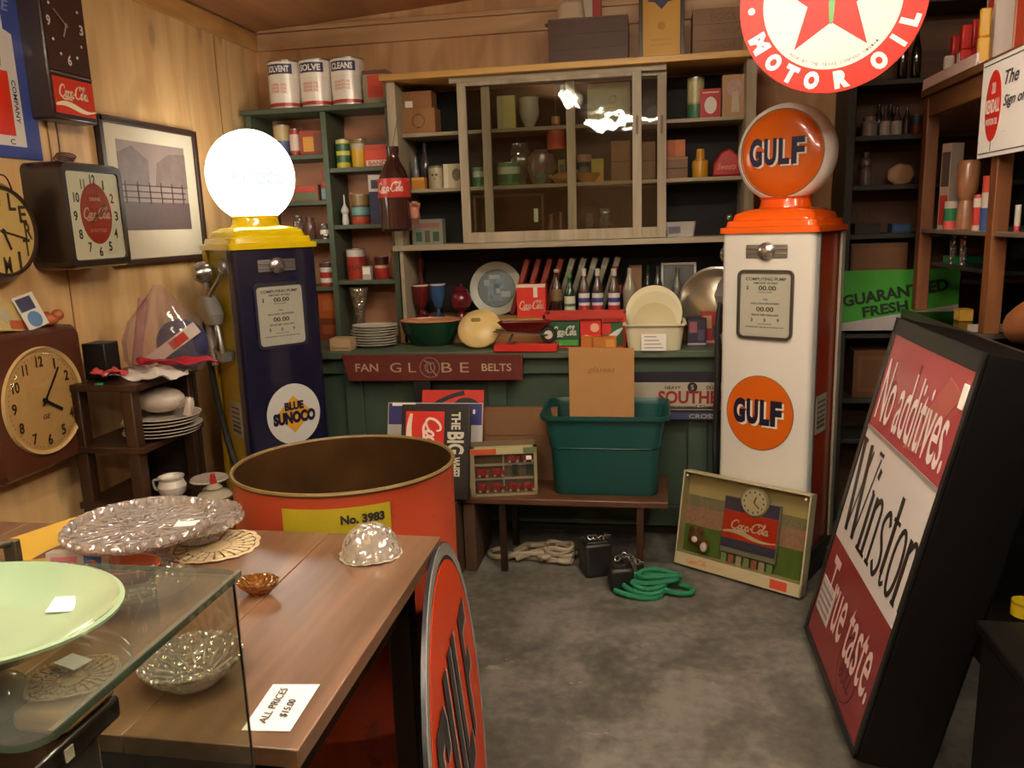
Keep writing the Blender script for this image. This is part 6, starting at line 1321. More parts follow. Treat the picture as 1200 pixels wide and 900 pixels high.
MB().tube(smooth_line([(-.02, -.02, .0), (-.01, -.012, -.1), (-.035, -.012, -.17), (.0, -.03, -.22)], 5), .003, seg=6).build('cord', mat('#5a3c28', .6), t)
# square cola clock
d = .15; t, w, h = wall('square_cola_clock', 'boxy dark clock with a pale dial and red cola disc', 'clock', 77, 149, 192, 314, d)
MB().loft([[(x, 0, z) for x, z in rrect_xz(w, h, .03, 0, h/2)], [(x, -d*.9, z) for x, z in rrect_xz(w, h, .03, 0, h/2)], [(x, -d, z) for x, z in rrect_xz(w*.96, h*.96, .025, 0, h/2)], [(x, -d, z) for x, z in rrect_xz(w*.84, h*.84, .015, 0, h/2)], [(x, -d+.008, z) for x, z in rrect_xz(w*.82, h*.82, .015, 0, h/2)]]).build('case', mat('#20160f', .3, coat=.4), t)
MB().prism(rrect_xz(w*.825, h*.825, .012, 0, h/2), -d+.006, -d+.009).build('dial', mat('#ece8d8', .4, var=.03), t, smooth=0)  # dial colour whitened to carry reflected brightness
cd_ = MB().disc(0, h*.52, w*.25, -d+.0045, -d+.006, rz=h*.29).build('red_disc', mat('#a82c1c', .35), t, smooth=0)
script_logo(MB(), 0, h*.52, w*.44, h*.13, -d+.004).build('script_lettering', mat('#e0b8a0', .4), cd_, smooth=0); lettering('DRINK', 0, h*.66, w*.18, h*.035, cd_, mat('#e0b8a0', .4), y=-d+.0042); lettering('IN BOTTLES', 0, h*.36, w*.26, h*.035, cd_, mat('#d09070', .4), y=-d+.0042)
numerals(t, 0, h*.5, w*.33, h*.345, -d+.0055, .034, mat('#2c2418', .5)); hands(t, 0, h*.5, -d+.003, 235, 50, w*.2, mat('#2a1c14', .4))
MB().prism(rrect_xz(w*.82, h*.82, .012, 0, h/2), -d+.0005, -d+.0015).build('front_glass', sheet_glass('#f6f6f0', .06, 0, 'clock_glass'), t, smooth=0)
b = MB()
for k in range(3): b.tube(smooth_line([(.0+.05*math.cos(q+k)+.02*k-.02, -.06+.01*k, h+.006+.02*(1+math.sin(q+k))*.5+.008*k) for q in [x*PI/4 for x in range(9)]], 3), .003, seg=6)
b.build('coiled_cord', mat('#5a3424', .6), t)
# framed photograph
d = .025; t, w, h = wall('framed_photograph', 'large framed sepia farm photograph with a wide cream mount', 'picture frame', 127, 237, 146, 308, d)
wv = .022
b = MB().box(-w/2, -w/2+wv, -d, 0, 0, h).box(w/2-wv, w/2, -d, 0, 0, h).box(-w/2, w/2, -d, 0, 0, wv).box(-w/2, w/2, -d, 0, h-wv, h).build('frame', mat('#3a2820', .4), t, bevel=.003)
MB().box(-w/2+wv, w/2-wv, -.012, -.008, wv, h-wv).build('mount', mat('#cbbfa6', .7, var=.03), t, smooth=0)
x0, x1, z0, z1 = -w/2+.10, w/2-.10, h*.24, h*.86
MB().box(x0, x1, -.013, -.012, z0, z1).build('photo_print', mat('#8c7a72', .5, var=.25, scale=7), t, smooth=0)
b = MB(); pr = (x1-x0)
b.box(x0, x1, -.014, -.013, z0, z0+(z1-z0)*.32, 0)
for k in range(3): b.box(x0, x0+pr*.95, -.0146, -.014, z0+(z1-z0)*(.36+.07*k), z0+(z1-z0)*(.375+.07*k), 1)
for k in range(6): b.box(x0+pr*(.05+.17*k), x0+pr*(.065+.17*k), -.0146, -.014, z0+(z1-z0)*.3, z0+(z1-z0)*.55, 1)
b.prism([(x0+pr*.0, z0+(z1-z0)*.5), (x0+pr*.0, z0+(z1-z0)*.85), (x0+pr*.2, z0+(z1-z0)*.95), (x0+pr*.42, z0+(z1-z0)*.8), (x0+pr*.4, z0+(z1-z0)*.5)], -.0142, -.013, 2)
b.prism([(x0+pr*.5, z0+(z1-z0)*.5), (x0+pr*.55, z0+(z1-z0)*.78), (x0+pr*.75, z0+(z1-z0)*.9), (x1, z0+(z1-z0)*.92), (x1, z0+(z1-z0)*.5)], -.0142, -.013, 2)
b.build('farm_scene', [mat('#5e4e4e', .5, var=.2), mat('#4a3c3a', .5), mat('#75645e', .5, var=.35, scale=30)], t, smooth=0)

# ================================================================== DARK STAND BY THE WALL
yA, yB_ = 2.45, 2.83
xa = onY(84, 500, yA).x; xb = onY(236, 500, yB_).x
xa = max(xa, XL+.03)
zt = onY(150, 452, yA).z; zm = onY(150, 525, yA).z; zl_ = onY(190, 592, yA).z
t = thing('dark_wooden_stand', 'dark wooden shelf stand with square posts beside the wall', 'shelf unit', (0, 0, 0))
for xx, yy in ((xa, yA), (onY(145, 500, yA).x, yA), (xb-.05, yB_-.05), (xa, yB_-.05)):
    MB().box(xx, xx+.045, yy, yy+.045, 0, zt).build('post', DARKWOOD, t, bevel=.004)
for z in (zt, zm, zl_): MB().box(xa-.01, xb+.01, yA-.005, yB_+.005, z-.022, z+.002).build('shelf_board', DARKWOOD, t, bevel=.003)
MB().box(xa, xb, yB_-.02, yB_, zl_-.2, zt).build('back_board', mat('#22130c', .6), t, smooth=0)
for i in range(6):
    o = MB().lathe([(0, .003), (.07, 0), (.08, .003), (.135, .016), (.136, .02), (.08, .008), (0, .008)], (0, 0, 0), 36, sy=.9).build('serving_plate', mat('#bdb3a4', .3), None, (xa+.23+.008*((i*7) % 3), yA+.17, zm+.0025+i*.0125))
    tag(o, 'white dinner plate in the dark stand, %s of the stack' % ['lowest', 'second from the bottom', 'third from the bottom', 'fourth from the bottom', 'fifth from the bottom', 'top one'][i], 'plate', 'stacked plates in the dark stand')
zz = zm+.09
b = MB().sphere((0, 0, .05), .085, sc=(1.1, .8, .55)).tube(smooth_line([(.08, 0, .03), (.13, -.02, .05), (.12, -.03, .0)], 4), .016)
tag(b.build('tureen', mat('#b8aca0', .35, var=.3, scale=14), None, (xa+.24, yA+.17, zz-.004)), 'white and orange patterned covered dish on top of the stacked plates', 'dish')
random.seed(4)
def cloth(name, label, loc_, size, mt, amp=.012, rz=0):
    n = 14; b = MB(); vs = []; ph = [random.uniform(0, 6) for _ in range(6)]
    for j in range(n+1):
        for i in range(n+1):
            u, v = i/n-.5, j/n-.5; r_ = 1+.12*math.sin(5*math.atan2(v, u)+ph[0])
            z = amp*(1+math.sin(9*u+ph[1]+3*v)*.6+math.sin(8*v+ph[2]-4*u)*.5+.4*math.sin(17*u+13*v+ph[3]))
            vs.append((u*size[0]*r_, v*size[1]*r_, max(.001, z)))
    fs = [(j*(n+1)+i, j*(n+1)+i+1, (j+1)*(n+1)+i+1, (j+1)*(n+1)+i) for j in range(n) for i in range(n)]
    b.add(vs, fs); o = b.build(name, mt, None, loc_, (0, 0, rz), smooth=80, solid=.003); return tag(o, label, 'cloth')
cloth('white_napkin', 'crumpled white cloth on top of the dark stand', (xa+.25, yA+.13, zt+.004), (.24, .17), mat('#cfc6bc', .8), .016)
cloth('red_ribbon', 'crumpled crimson cloth strip over the white one', (xa+.33, yA+.16, zt+.045), (.26, .05), mat('#a31626', .6), .012, .2)
cloth('pink_cloth', 'small red and pink cloth at the front corner of the stand', (xa+.14, yA+.06, zt+.026), (.11, .06), mat('#b03a3c', .7), .012)
o = MB().box(-.045, .045, -.04, .04, 0, .13).build('black_box', mat('#100e0f', .4), None, (xa+.055, yA+.13, zt+.003), bevel=.004); tag(o, 'small black box on the wall end of the dark stand', 'box')
o = MB().lathe([(0, 0), (.016, 0), (.016, .005), (0, .006)], (0, 0, 0), 20, sy=.6).build('green_tag', mat('#1f9a3c', .4), None, (xa+.125, yA+.006, zt+.0025)); tag(o, 'tiny bright green tag on the front edge of the dark stand', 'tag')
# bagged doll / navy toy in a plastic bag
t = thing('bagged_pennant', 'clear plastic bag holding a navy item with a red and white band', 'bag', (xa+.235, yA+.26, zt+.003), math.radians(15))
MB().sphere((.055, 0, .10), .095, sc=(1.0, .45, 1.0)).build('navy_cushion', mat('#23234a', .7, var=.15), t)
bd_ = MB().obox((.03, -.052, .10), (.24, .004, .045), Matrix.Rotation(math.radians(-34), 3, 'Y')).build('white_band', mat('#c8bcb0', .6), t, bevel=.001)
MB().obox((.06, -.056, .12), (.07, .003, .032), Matrix.Rotation(math.radians(-34), 3, 'Y')).build('red_patch', mat('#a83224', .5), bd_, smooth=0)
MB().obox((-.10, .02, .15), (.035, .02, .26), Matrix.Rotation(math.radians(12), 3, 'Y')).build('pink_roll', mat('#a8746a', .6), t, bevel=.008)
b = MB().loft([[(q*math.cos(a*PI/10)*(1+.12*math.sin(a*2.3)), q*.42*math.sin(a*PI/10), z) for a in range(20)] for q, z in ((.12, .0), (.15, .05), (.15, .12), (.12, .19), (.06, .26), (.015, .32))], cap=(0, 1)).xf(Matrix.Translation((-.01, 0, 0)))
b.build('plastic_film', sheet_glass('#f6ecec', .22, 22, 'plastic_film', milky=.13), t)
# jug and small lamp on the low shelf
t = thing('cream_jug', 'white china jug on the low shelf of the dark stand', 'jug', (xa+.30, yA+.09, zl_+.003))
MB().lathe([(0, 0), (.03, 0), (.045, .015), (.05, .04), (.04, .062), (.046, .075), (.042, .075), (.034, .06), (0, .05)], (0, 0, 0), 28).build('body', mat('#c4bcb0', .25), t)
MB().tube(smooth_line([(-.042, 0, .06), (-.072, 0, .055), (-.068, 0, .025), (-.045, 0, .02)], 5), .005, seg=8).build('handle', mat('#c4bcb0', .25), t)
t = thing('cream_jug', 'white china saucer dish with a raised foot behind the jug', 'dish', (xa+.40, yA+.17, zl_+.003))
MB().lathe([(0, 0), (.03, 0), (.015, .02), (.02, .03), (.07, .04), (.065, .046), (0, .036)], (0, 0, 0), 28).build('dish', mat('#a89c90', .25), t)
t = thing('oil_lamp', 'small glass oil lamp with a red finial on the low stand shelf', 'lamp', (xa+.47, yA+.08, zl_+.003))
MB().lathe([(0, 0), (.055, .0), (.062, .01), (.05, .024), (.02, .032), (.03, .04), (.012, .055)], (0, 0, 0), 28).build('glass_base', mat('#b0a890', .15, .2, coat=.6), t)
MB().lathe([(.010, .05), (.012, .06), (.008, .09), (0, .092)], (0, 0, 0), 16).build('red_finial', mat('#a82a24', .3), t)

# ================================================================== TABLE WITH GLASSWARE
TZ = .84
t = thing('display_table', 'brown wooden table holding cut glass dishes', 'table', (0, 0, 0))
tx0, tx1, ty0, ty1 = -1.72, -.452, .868, 1.598
TW = wood('#86644c', '#604632', 'y', .33, 5, name='table_wood')
b = MB(); n = 5
for k in range(n):
    xa_ = tx0+(tx1-tx0)*k/n; xb_ = tx0+(tx1-tx0)*(k+1)/n; b.box(xa_+.0006, xb_-.0006, ty0, ty1, TZ-.028, TZ)
b.build('tabletop', TW, t, bevel=.002)
for x0, x1, y0, y1 in ((tx0+.06, tx1-.06, ty0+.05, ty0+.07), (tx0+.06, tx1-.06, ty1-.07, ty1-.05), (tx0+.05, tx0+.07, ty0+.05, ty1-.05), (tx1-.07, tx1-.05, ty0+.05, ty1-.05)):
    MB().box(x0, x1, y0, y1, TZ-.12, TZ-.028).build('apron', DARKWOOD, t, bevel=.002)
for x in (tx0+.05, tx1-.10):
    for y in (ty0+.05, ty1-.10): MB().box(x, x+.05, y, y+.05, 0, TZ-.028).build('leg', DARKWOOD, t, bevel=.004)
t = thing('dark_stool', 'dark round seated stool tucked under the table', 'stool', (-.62, 1.12, 0))
MB().lathe([(0, .44), (.15, .44), (.165, .45), (.165, .468), (.15, .478), (0, .478)], (0, 0, 0), 36).build('seat', mat('#2a1c14', .35, coat=.3), t)
for k in range(4):
    a = k*PI/2+.6; MB().tube([(.10*math.cos(a), .10*math.sin(a), .44), (.15*math.cos(a), .15*math.sin(a), 0.0)], .012, seg=8).build('leg', DARKWOOD, t)
CRY = crystal('#f8f0ea', 45, 'cut_crystal', .34, .8)
def scal(n, amp, ks): return lambda a, k: 1+(amp*abs(math.cos(n*a/2)) if k in ks else 0)
LACE = mat('#d2bb92', .85, var=.25, scale=160, bump=.5)
def doily(label, c, R, holes=True, rz=0, m=LACE):
    b = MB(); seg = 96
    prof = [(.0, .1), (.35, .42), (.48, .72), (.80, 1.0)]
    for r0, r1 in ((0.001, .34), (.40, .62), (.68, .86), (.9, 1.0)):
        for i in range(seg):
            a, a2 = 2*PI*i/seg, 2*PI*(i+1)/seg
            if r0 > .3 and i % 4 == 3: 
                if r0 < .9: continue
            f = lambda r, q: R*r*(1+(.05*abs(math.sin(8*q)) if r > .8 else 0))
            z = lambda r, q: .0012+.0022*(1+math.sin(3*q+5*r))*r
            b.add([(f(r, q)*math.cos(q), f(r, q)*math.sin(q), z(r, q)) for r, q in ((r0, a), (r1, a), (r1, a2), (r0, a2))], [(0, 1, 2, 3)])
    for r0, r1 in ((.33, .41), (.61, .69), (.85, .91)):
        for i in range(0, seg, 4):
            a, a2 = 2*PI*i/seg, 2*PI*(i+1.6)/seg
            b.add([(R*r*math.cos(q), R*r*math.sin(q), .002+.002*(1+math.sin(3*q+5*r))*r) for r, q in ((r0, a), (r1, a), (r1, a2), (r0, a2))], [(0, 1, 2, 3)])
    o = b.build('lace_doily', m, None, (c[0], c[1], c[2]), (0, 0, rz), smooth=0, solid=.0012); return tag(o, label, 'doily')
doily('cream crocheted doily beneath the cake stands', (-.925, 1.495, TZ), .090)
# two cake stands
p = onZ(172, 612, .925); t = thing('glass_cake_stand', 'wide scalloped cut glass cake stand, the lower and larger one', 'cake stand', (p.x, p.y-.02, TZ+.0005))
R_ = .138
MB().lathe([(0, 0), (.052, 0), (.055, .004), (.022, .018), (.022, .066), (.05, .074), (R_*.97, .076), (R_, .084), (R_, .100), (R_*.96, .100), (R_*.94, .082), (0, .080)], (0, 0, 0), 120, rmod=scal(34, .035, (7, 8, 9))).build('stand', CRY, t)
b = MB()
for k in range(34):
    a = 2*PI*k/34; b.sphere((R_*1.0*math.cos(a), R_*1.0*math.sin(a), .090), .0095, seg=8, rings=6, sc=(1, 1, 1.1))
b.build('beaded_rim', CRY, t)
b = MB()
for k in range(24):
    a = 2*PI*k/24; b.tube([(.04*math.cos(a), .04*math.sin(a), .0825), (R_*.9*math.cos(a), R_*.9*math.sin(a), .0835)], .0022, seg=5)
b.build('cut_rays', CRY, t)
p = onZ(231, 611, .885); t = thing('glass_cake_stand', 'smaller smooth cut glass cake stand tucked under the scalloped rim', 'cake stand', (p.x, p.y+.0, TZ+.005))
R_ = .094
MB().lathe([(0, 0), (.045, 0), (.048, .004), (.02, .012), (.02, .026), (.05, .032), (R_*.97, .036), (R_, .040), (R_, .058), (R_*.96, .058), (R_*.94, .042), (0, .040)], (0, 0, 0), 96, rmod=scal(30, .02, (7, 8, 9))).build('stand', CRY, t)
b = MB()
for k in range(30):
    a = 2*PI*k/30; b.sphere((R_*math.cos(a), R_*math.sin(a), .042), .0062, seg=8, rings=6)
b.build('beaded_rim', CRY, t)
MB().obox((.09, .02, .0845), (.045, .028, .0015), Matrix.Rotation(.3, 3, 'Z')).build('paper_sticker', PAPER, bpy.data.objects['glass_cake_stand'], smooth=0)
# crystal bell on lace
p = onZ(433, 652, TZ)
doily('white lace doily under the cut glass dome', (p.x, p.y+.01, TZ), .062, m=mat('#d4ccb8', .85, var=.2, scale=160))
t = tag(MB().lathe([(.054, 0), (.060, .002), (.055, .012), (.053, .026), (.044, .044), (.028, .056), (.012, .061), (0, .062)], (0, 0, 0), 72, rmod=scal(12, .07, (0, 1, 2, 3))).build('cut_glass_dome', crystal('#faf4ea', 60, 'bright_crystal', .4, .9), None, (p.x, p.y+.01, TZ+.0045)), 'sparkling cut glass bowl turned over like a dome near the drum', 'bowl')
# amber dish
p = onZ(300, 698, TZ)
AMB = crystal('#c58a24', 90, 'amber_glass', .25, .3)
tag(MB().lathe([(0, .002), (.016, 0), (.02, .004), (.034, .016), (.037, .026), (.033, .026), (.018, .006), (0, .005)], (0, 0, 0), 48, rmod=scal(12, .08, (4, 5)), sx=1.05, sy=.8).build('amber_dish', AMB, None, (p.x, p.y+.01, TZ+.0005)), 'small scalloped amber glass dish on the table', 'dish')
# crystal bowl
p = onZ(226, 790, TZ+.01)
t = thing('cut_glass_bowl', 'round cut glass bowl seen through the showcase side pane', 'bowl', (p.x, p.y-.0, TZ+.0005))
MB().lathe([(0, .003), (.038, 0), (.042, .004), (.06, .018), (.072, .032), (.075, .040), (.071, .040), (.056, .020), (.038, .008), (0, .007)], (0, 0, 0), 96, rmod=scal(32, .03, (4, 5, 6))).build('bowl', crystal('#f0e8e2', 70, 'clear_crystal', .22, .7), t)
b = MB()
for k in range(26):
    a = 2*PI*k/26; b.sphere((.073*math.cos(a), .073*math.sin(a), .039), .0042, seg=8, rings=6)
b.build('beaded_rim', CRY, t)
b = MB()
for k in range(16):
    a = 2*PI*k/16; b.tube([(.03*math.cos(a), .03*math.sin(a), .009), (.058*math.cos(a+.2), .058*math.sin(a+.2), .022)], .002, seg=5)
b.build('cut_rays', CRY, t)
# second crystal bowl behind the case top
p = onZ(185, 700, TZ+.01)
tag(MB().lathe([(0, .003), (.04, 0), (.045, .004), (.07, .02), (.085, .038), (.081, .038), (.06, .018), (0, .007)], (0, 0, 0), 96, rmod=scal(28, .03, (4, 5))).build('shallow_glass_dish', crystal('#d0bca4', 60, 'warm_crystal', .2, .4), None, (p.x-.02, p.y, TZ+.0005)), 'shallow cut glass dish seen through the showcase top', 'dish')
p = onZ(136, 694, TZ)
tag(MB().lathe([(0, 0), (.03, 0), (.05, .02), (.06, .045), (.056, .045), (.03, .008), (0, .006)], (0, 0, 0), 48, sx=1.2, sy=.8, rmod=scal(6, .05, (3, 4))).build('salmon_dish', mat('#a8502e', .3), None, (p.x, p.y+.03, TZ)), 'salmon orange glazed dish behind the showcase glass', 'dish')
# cards, yellow box
p = onZ(84, 690, TZ)
t = thing('card_pack', 'pink and blue boxed card pack standing on the table', 'box', (p.x, p.y+.02, TZ), math.radians(14), None, math.radians(-10))
MB().box(-.06, .06, 0, .03, .003, .065).build('box', mat('#b0a89c', .5), t, bevel=.002)
MB().box(-.05, .0, -.001, 0, .01, .055).build('pink_card', mat('#b86a78', .5), t, smooth=0); MB().box(.012, .045, -.001, 0, .006, .062).build('blue_card', mat('#3f6ea8', .5), t, smooth=0)
p = onZ(52, 664, TZ)
t = thing('yellow_sign_card', 'bent yellow card standing at the wall end of the table', 'card', (p.x, p.y+.04, TZ), math.radians(28), None, math.radians(-24))
MB().prism([(-.09, .0), (.09, .0), (.09, .095), (-.09, .055)], 0, .004).prism([(.09, 0), (.11, -.0), (.115, .09), (.09, .095)], .0, .03).build('card', mat('#c39a1e', .5), t, smooth=0)
MB().prism([(-.05, .006), (.08, .006), (.075, .05), (-.02, .02)], -.0015, 0).build('dark_print', mat('#5a2a1c', .5), t, smooth=0)
# price card
c4 = [onZ(320, 803, TZ), onZ(375, 803, TZ), onZ(340, 858, TZ), onZ(283, 857, TZ)]
cen = sum(c4, Vector())/4; z1 = TZ+.0015
t = thing('price_card', 'white handwritten price card lying at the table corner', 'card', (cen.x, cen.y, TZ+.0006))
MB().add([(p_.x-cen.x, p_.y-cen.y, 0) for p_ in c4]+[(p_.x-cen.x, p_.y-cen.y, .001) for p_ in c4], [(0, 1, 2, 3), (4, 7, 6, 5), (0, 4, 5, 1), (1, 5, 6, 2), (2, 6, 7, 3), (3, 7, 4, 0)]).build('card', mat('#f4efe8', .6, var=.01), t, smooth=0)
b = MB(); dirv = ((c4[0]-c4[3])+(c4[1]-c4[2])).normalized(); ang = math.atan2(dirv.y, dirv.x)
add_text(b, 'ALL PRICES', 0, .012, .085, .012, 0, bold=0, shear=.2); add_text(b, '$15.00', -.006, -.012, .042, .013, 0, bold=.01, shear=.2)
b.xf(Matrix.Translation((0, 0, .0025)) @ Matrix.Rotation(ang, 4, 'Z') @ Matrix.Rotation(-PI/2, 4, 'X'))
b.build('handwriting', mat('#3c3a40', .6), t, smooth=0)

# ================================================================== GLASS SHOWCASE, NEAREST CORNER
cz_ = 1.15; gx1, gy0, gy1, gx0 = -.428, .44, .737, -1.05; gz0 = .78
EDGE = mat('#6f7c66', .1, .0, .05, coat=.8)
t = thing('glass_showcase', 'frameless glass showcase box on a dark stand', 'showcase', (0, 0, 0))
G = sheet_glass('#f2f6f0', .12, 0, 'showcase_glass', milky=.05); GE = mat('#2c3a2c', .12, var=.1, coat=.8)  # slight milkiness puts reflected haze into the top pane itself
MB().loft([rrect(gx1-gx0, gy1-gy0, .022, cz_-.006, (gx0+gx1)/2, (gy0+gy1)/2), rrect(gx1-gx0, gy1-gy0, .022, cz_, (gx0+gx1)/2, (gy0+gy1)/2)]).build('top_pane', G, t, smooth=0)
b = MB(); L0 = rrect(gx1-gx0+.001, gy1-gy0+.001, .022, cz_-.0062, (gx0+gx1)/2, (gy0+gy1)/2); L1 = [(x, y, cz_-.0002) for x, y, z in L0]; b.loft([L0, L1], cap=(0, 0)).build('top_pane_edge', sheet_glass('#8fa488', .2, 0, 'edge_glass', milky=.25), t, smooth=0)
MB().box(gx1-.010, gx1-.005, gy0+.02, gy1-.006, gz0, cz_-.007).build('side_pane', sheet_glass('#f4f6f0', .06, 0, 'side_glass'), t, smooth=0)
MB().box(gx0, gx1-.012, gy1-.006, gy1-.001, gz0, cz_-.007).build('back_pane', sheet_glass('#eef2ea', .03, 0, 'back_glass'), t, smooth=0)
MB().box(gx1-.0105, gx1-.0085, gy1-.0045, gy1-.0025, gz0, cz_-.006).build('corner_bead', mat('#1d1712', .3), t, smooth=0)
MB().box(gx1-.006, gx1-.001, gy0+.02, gy1, cz_-.008, cz_-.0002).build('edge_highlight', mat('#8a8474', .15, .5, coat=.5), t, smooth=0)  # lighter strip carries the highlight along the right glass edge in its colour
MB().box(gx0, gx1, gy0, gy1, gz0-.02, gz0).build('floor_board', DARKWOOD, t, bevel=.002)
MB().box(gx0+.02, gx1-.05, gy0+.02, gy1-.02, 0, gz0-.02).build('base_cabinet', DARKWOOD, t, bevel=.003)
t = thing('dark_plinth', 'dark carved wooden pedestal inside the glass showcase', 'pedestal', (0, 0, 0))
xq = -.506
MB().box(gx0+.03, xq, gy0+.012, .628, 1.045, 1.068).box(gx0+.05, xq-.015, gy0+.03, .612, gz0+.002, 1.046).build('pedestal_body', mat('#24120e', .35, coat=.4), t, bevel=.004)
MB().box(xq-.002, xq+.0015, .55, .56, 1.05, 1.062).build('paper_tag', PAPER, t, smooth=0)
pz = 1.069
doily('tan lace doily on the dark pedestal inside the showcase', (-.541, .612, pz+.021), .040, m=mat('#b8946a', .85, var=.25, scale=160, bump=.5))
o = MB().obox((0, 0, .001), (.03, .02, .001), Matrix.Rotation(-.3, 3, 'Z')).build('white_tag', PAPER, None, (-.552, .628, pz+.029)); tag(o, 'blank white tag lying on the tan doily', 'tag')
o = MB().box(-.025, .03, -.04, .03, 0, .02).build('folded_cloth', mat('#a8845c', .85, var=.2, scale=40), None, (-.538, .598, pz), bevel=.006); tag(o, 'folded tan cloth under the lace doily inside the showcase', 'cloth')
b = MB().sphere((0, 0, .018), .037, sc=(1.0, 1.1, .6)).sphere((-.05, .01, .02), .04, sc=(1.2, .8, .4))
t = thing('plastic_bag', 'milky plastic bag of trinkets with a red bow inside the showcase', 'bag', (-.605, .575, pz))
b.build('milky_film', sheet_glass('#cfc4bc', .2, 25, 'bag_film', milky=.45), t)
MB().sphere((.0, -.038, .012), .014, sc=(1.3, .7, .6)).sphere((.02, -.036, .01), .01, sc=(1.3, .7, .8)).build('red_bow', mat('#a8302a', .5), t)
# jade platter on the glass top
cxp, cyp = -.600, .563; a_, b_ = .142, .106
t = thing('jade_platter', 'oval jade green china platter on the showcase top', 'platter', (cxp, cyp, cz_+.0005))
n = 64
def ov(fr, z): return [(a_*fr*math.cos(2*PI*i/n), b_*fr*math.sin(2*PI*i/n), z) for i in range(n)]
MB().loft([ov(.5, .0), ov(.62, .002), ov(.80, .016), ov(.97, .027), ov(1.0, .029), ov(1.005, .032), ov(.975, .033), ov(.94, .029), ov(.80, .018), ov(.66, .009), ov(.5, .007), ov(.01, .007)], cap=(1, 1)).build('dish', mat('#93ab8a', .06, var=.02, coat=.9), t, smooth=50)
qs = onZ(75, 708, cz_+.013); MB().obox((qs.x-cxp, qs.y-cyp, .0125), (.025, .021, .0012), Matrix.Rotation(.2, 3, 'Z') @ Matrix.Rotation(.25, 3, 'X')).build('paper_sticker', PAPER, t, smooth=0)
o = MB().box(-.008, .008, -.004, .004, 0, .04).tube(smooth_line([(0, -.002, .036), (0, -.02, .04), (0, -.028, .03), (0, -.02, .02)], 4), .004).build('plate_clip', mat('#3a3220', .4), None, (onY(22, 690, .70).x, .70, cz_+.0006), bevel=.002)
tag(o, 'dark metal plate clip behind the jade platter', 'clip')

# ================================================================== OIL DRUM
DR, DC = .283, (-.785, 1.893)
t = thing('oil_drum', 'open orange red oil drum with a rusty inside', 'drum', (DC[0], DC[1]-.01, .0), 0, None, math.radians(-1.2))
m = bpy.data.materials.new('drum_paint'); m.use_nodes = True; nt = m.node_tree; p = nt.nodes['Principled BSDF']; L = nt.links.new
tc = nt.nodes.new('ShaderNodeTexCoord'); no = nt.nodes.new('ShaderNodeTexNoise'); no.inputs['Scale'].default_value = 7; no.inputs['Detail'].default_value = 8; no.inputs['Roughness'].default_value = .7
L(tc.outputs['Object'], no.inputs['Vector']); cr = nt.nodes.new('ShaderNodeValToRGB'); e = cr.color_ramp.elements
e[0].position = .30; e[0].color = lin('#4a1a0c'); e[1].position = .42; e[1].color = lin('#a23c20'); L(no.outputs['Fac'], cr.inputs['Fac']); L(cr.outputs['Color'], p.inputs['Base Color']); p.inputs['Roughness'].default_value = .42
def rib(z): return [(DR-.004, z-.018), (DR+.004, z-.008), (DR+.004, z+.008), (DR-.004, z+.018)]
prof = [(DR-.004, .0), (DR+.002, .01), (DR-.004, .03)]+rib(.30)+rib(.59)+[(DR-.004, .904)]
MB().lathe(prof, (0, 0, 0), 72).build('outer_wall', m, t, smooth=50)
ins = mat('#3a240e', .9, var=.6, scale=9, spec=.1)
MB().lathe([(DR-.008, .907), (DR-.012, .3), (DR-.012, .02), (0, .02)], (0, 0, 0), 72).build('rusty_inside', ins, t)
MB().lathe([(DR-.001, .904), (DR+.002, .909), (DR-.001, .914), (DR-.006, .914), (DR-.009, .909), (DR-.006, .904), (DR-.001, .904)], (0, 0, 0), 72).build('rolled_rim', mat('#6a5428', .6, .1, .3, 20), t)
def onr(b0, r):
    for j in range(len(b0.v)):
        x, y, z = b0.v[j]; A = x/r+.36-.0; b0.v[j] = ((r+(-y))*math.sin(A), -(r+(-y))*math.cos(A), z)
    return b0
b = MB()
for q in range(14): b.box(-.145+q*.25/14, -.145+(q+1)*.25/14, -.0015, -.0, .76, .878)
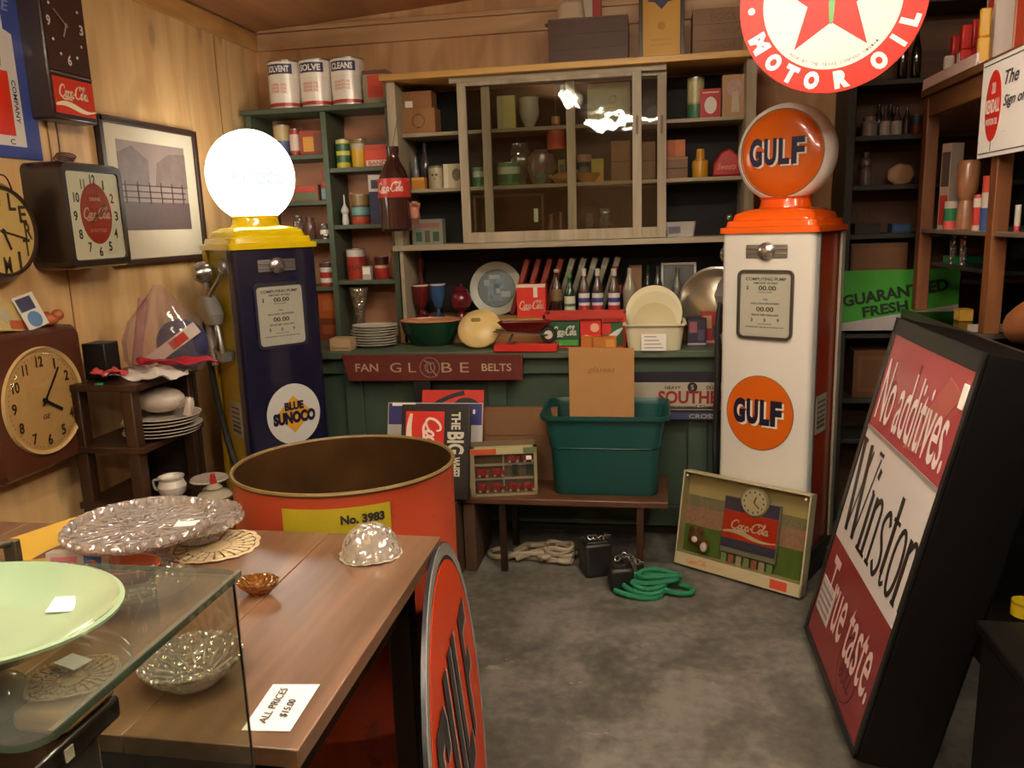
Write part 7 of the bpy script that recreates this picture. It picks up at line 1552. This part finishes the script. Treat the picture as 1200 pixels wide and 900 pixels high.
onr(b, DR).build('yellow_label', mat('#a8981c', .45, var=.15, scale=20), t, smooth=0)
b = MB(); add_text(b, 'No. 3983', .04, .850, .10, .022, -.002, bold=.05)
onr(b, DR).build('label_print', INK, t, smooth=0)

# ================================================================== ROUND GULF SIGN BY THE TABLE
R_ = .418
t = thing('round_gulf_sign', 'large round orange sign standing on edge against the table side', 'sign', (-.366, 1.515, 0), 1.7218, None, math.radians(-5.24))
ROOTM['gs'] = ROOTM[t.name]
MB().disc(0, R_+.001, R_, 0, .008, seg=80).build('blue_back_disc', mat('#20222a', .35), t)
MB().ring(0, R_+.001, R_-.030, R_-.003, -.0012, 0, seg=80).build('white_ring', mat('#a8a49c', .3, coat=.5), t, smooth=0)
MB().disc(0, R_+.001, R_-.040, -.002, 0, seg=80).build('orange_field', mat('#da400c', .35, var=.03), t, smooth=0)
for q, (mt_, ox, oz, yy) in enumerate(((mat('#c4beb8', .4), .017, -.012, -.0025), (mat('#1c1a22', .3), 0, 0, -.004))):
    b = MB()
    for ch, xx, wd, ht, dz in (('G', -.235, .14, .27, 0), ('U', -.080, .14, .32, .0), ('L', .066, .12, .32, 0), ('F', .205, .125, .27, .0)):
        block_letter(b, ch, xx+ox, R_+.05+oz+dz, wd*.94, ht*1.1, yy)
    b.build(['letter_shadow', 'lettering'][q], mt_, t, smooth=0)

# ------------------------------------------------------------------ render settings
wd = bpy.data.worlds.new('dim_air'); S.world = wd; wd.use_nodes = True
wd.node_tree.nodes['Background'].inputs['Color'].default_value = (.9, .75, .6, 1); wd.node_tree.nodes['Background'].inputs['Strength'].default_value = .05
S.view_settings.view_transform = 'Standard'; S.view_settings.look = 'None'; S.view_settings.gamma = 1; S.view_settings.use_curve_mapping = False
S.view_settings.exposure = 0.5
S.cycles.max_bounces = 8; S.cycles.diffuse_bounces = 4; S.cycles.glossy_bounces = 4; S.cycles.transparent_max_bounces = 24; S.cycles.transmission_bounces = 6
S.cycles.use_denoising = True; S.cycles.sample_clamp_indirect = 6; S.cycles.caustics_reflective = False; S.cycles.caustics_refractive = False
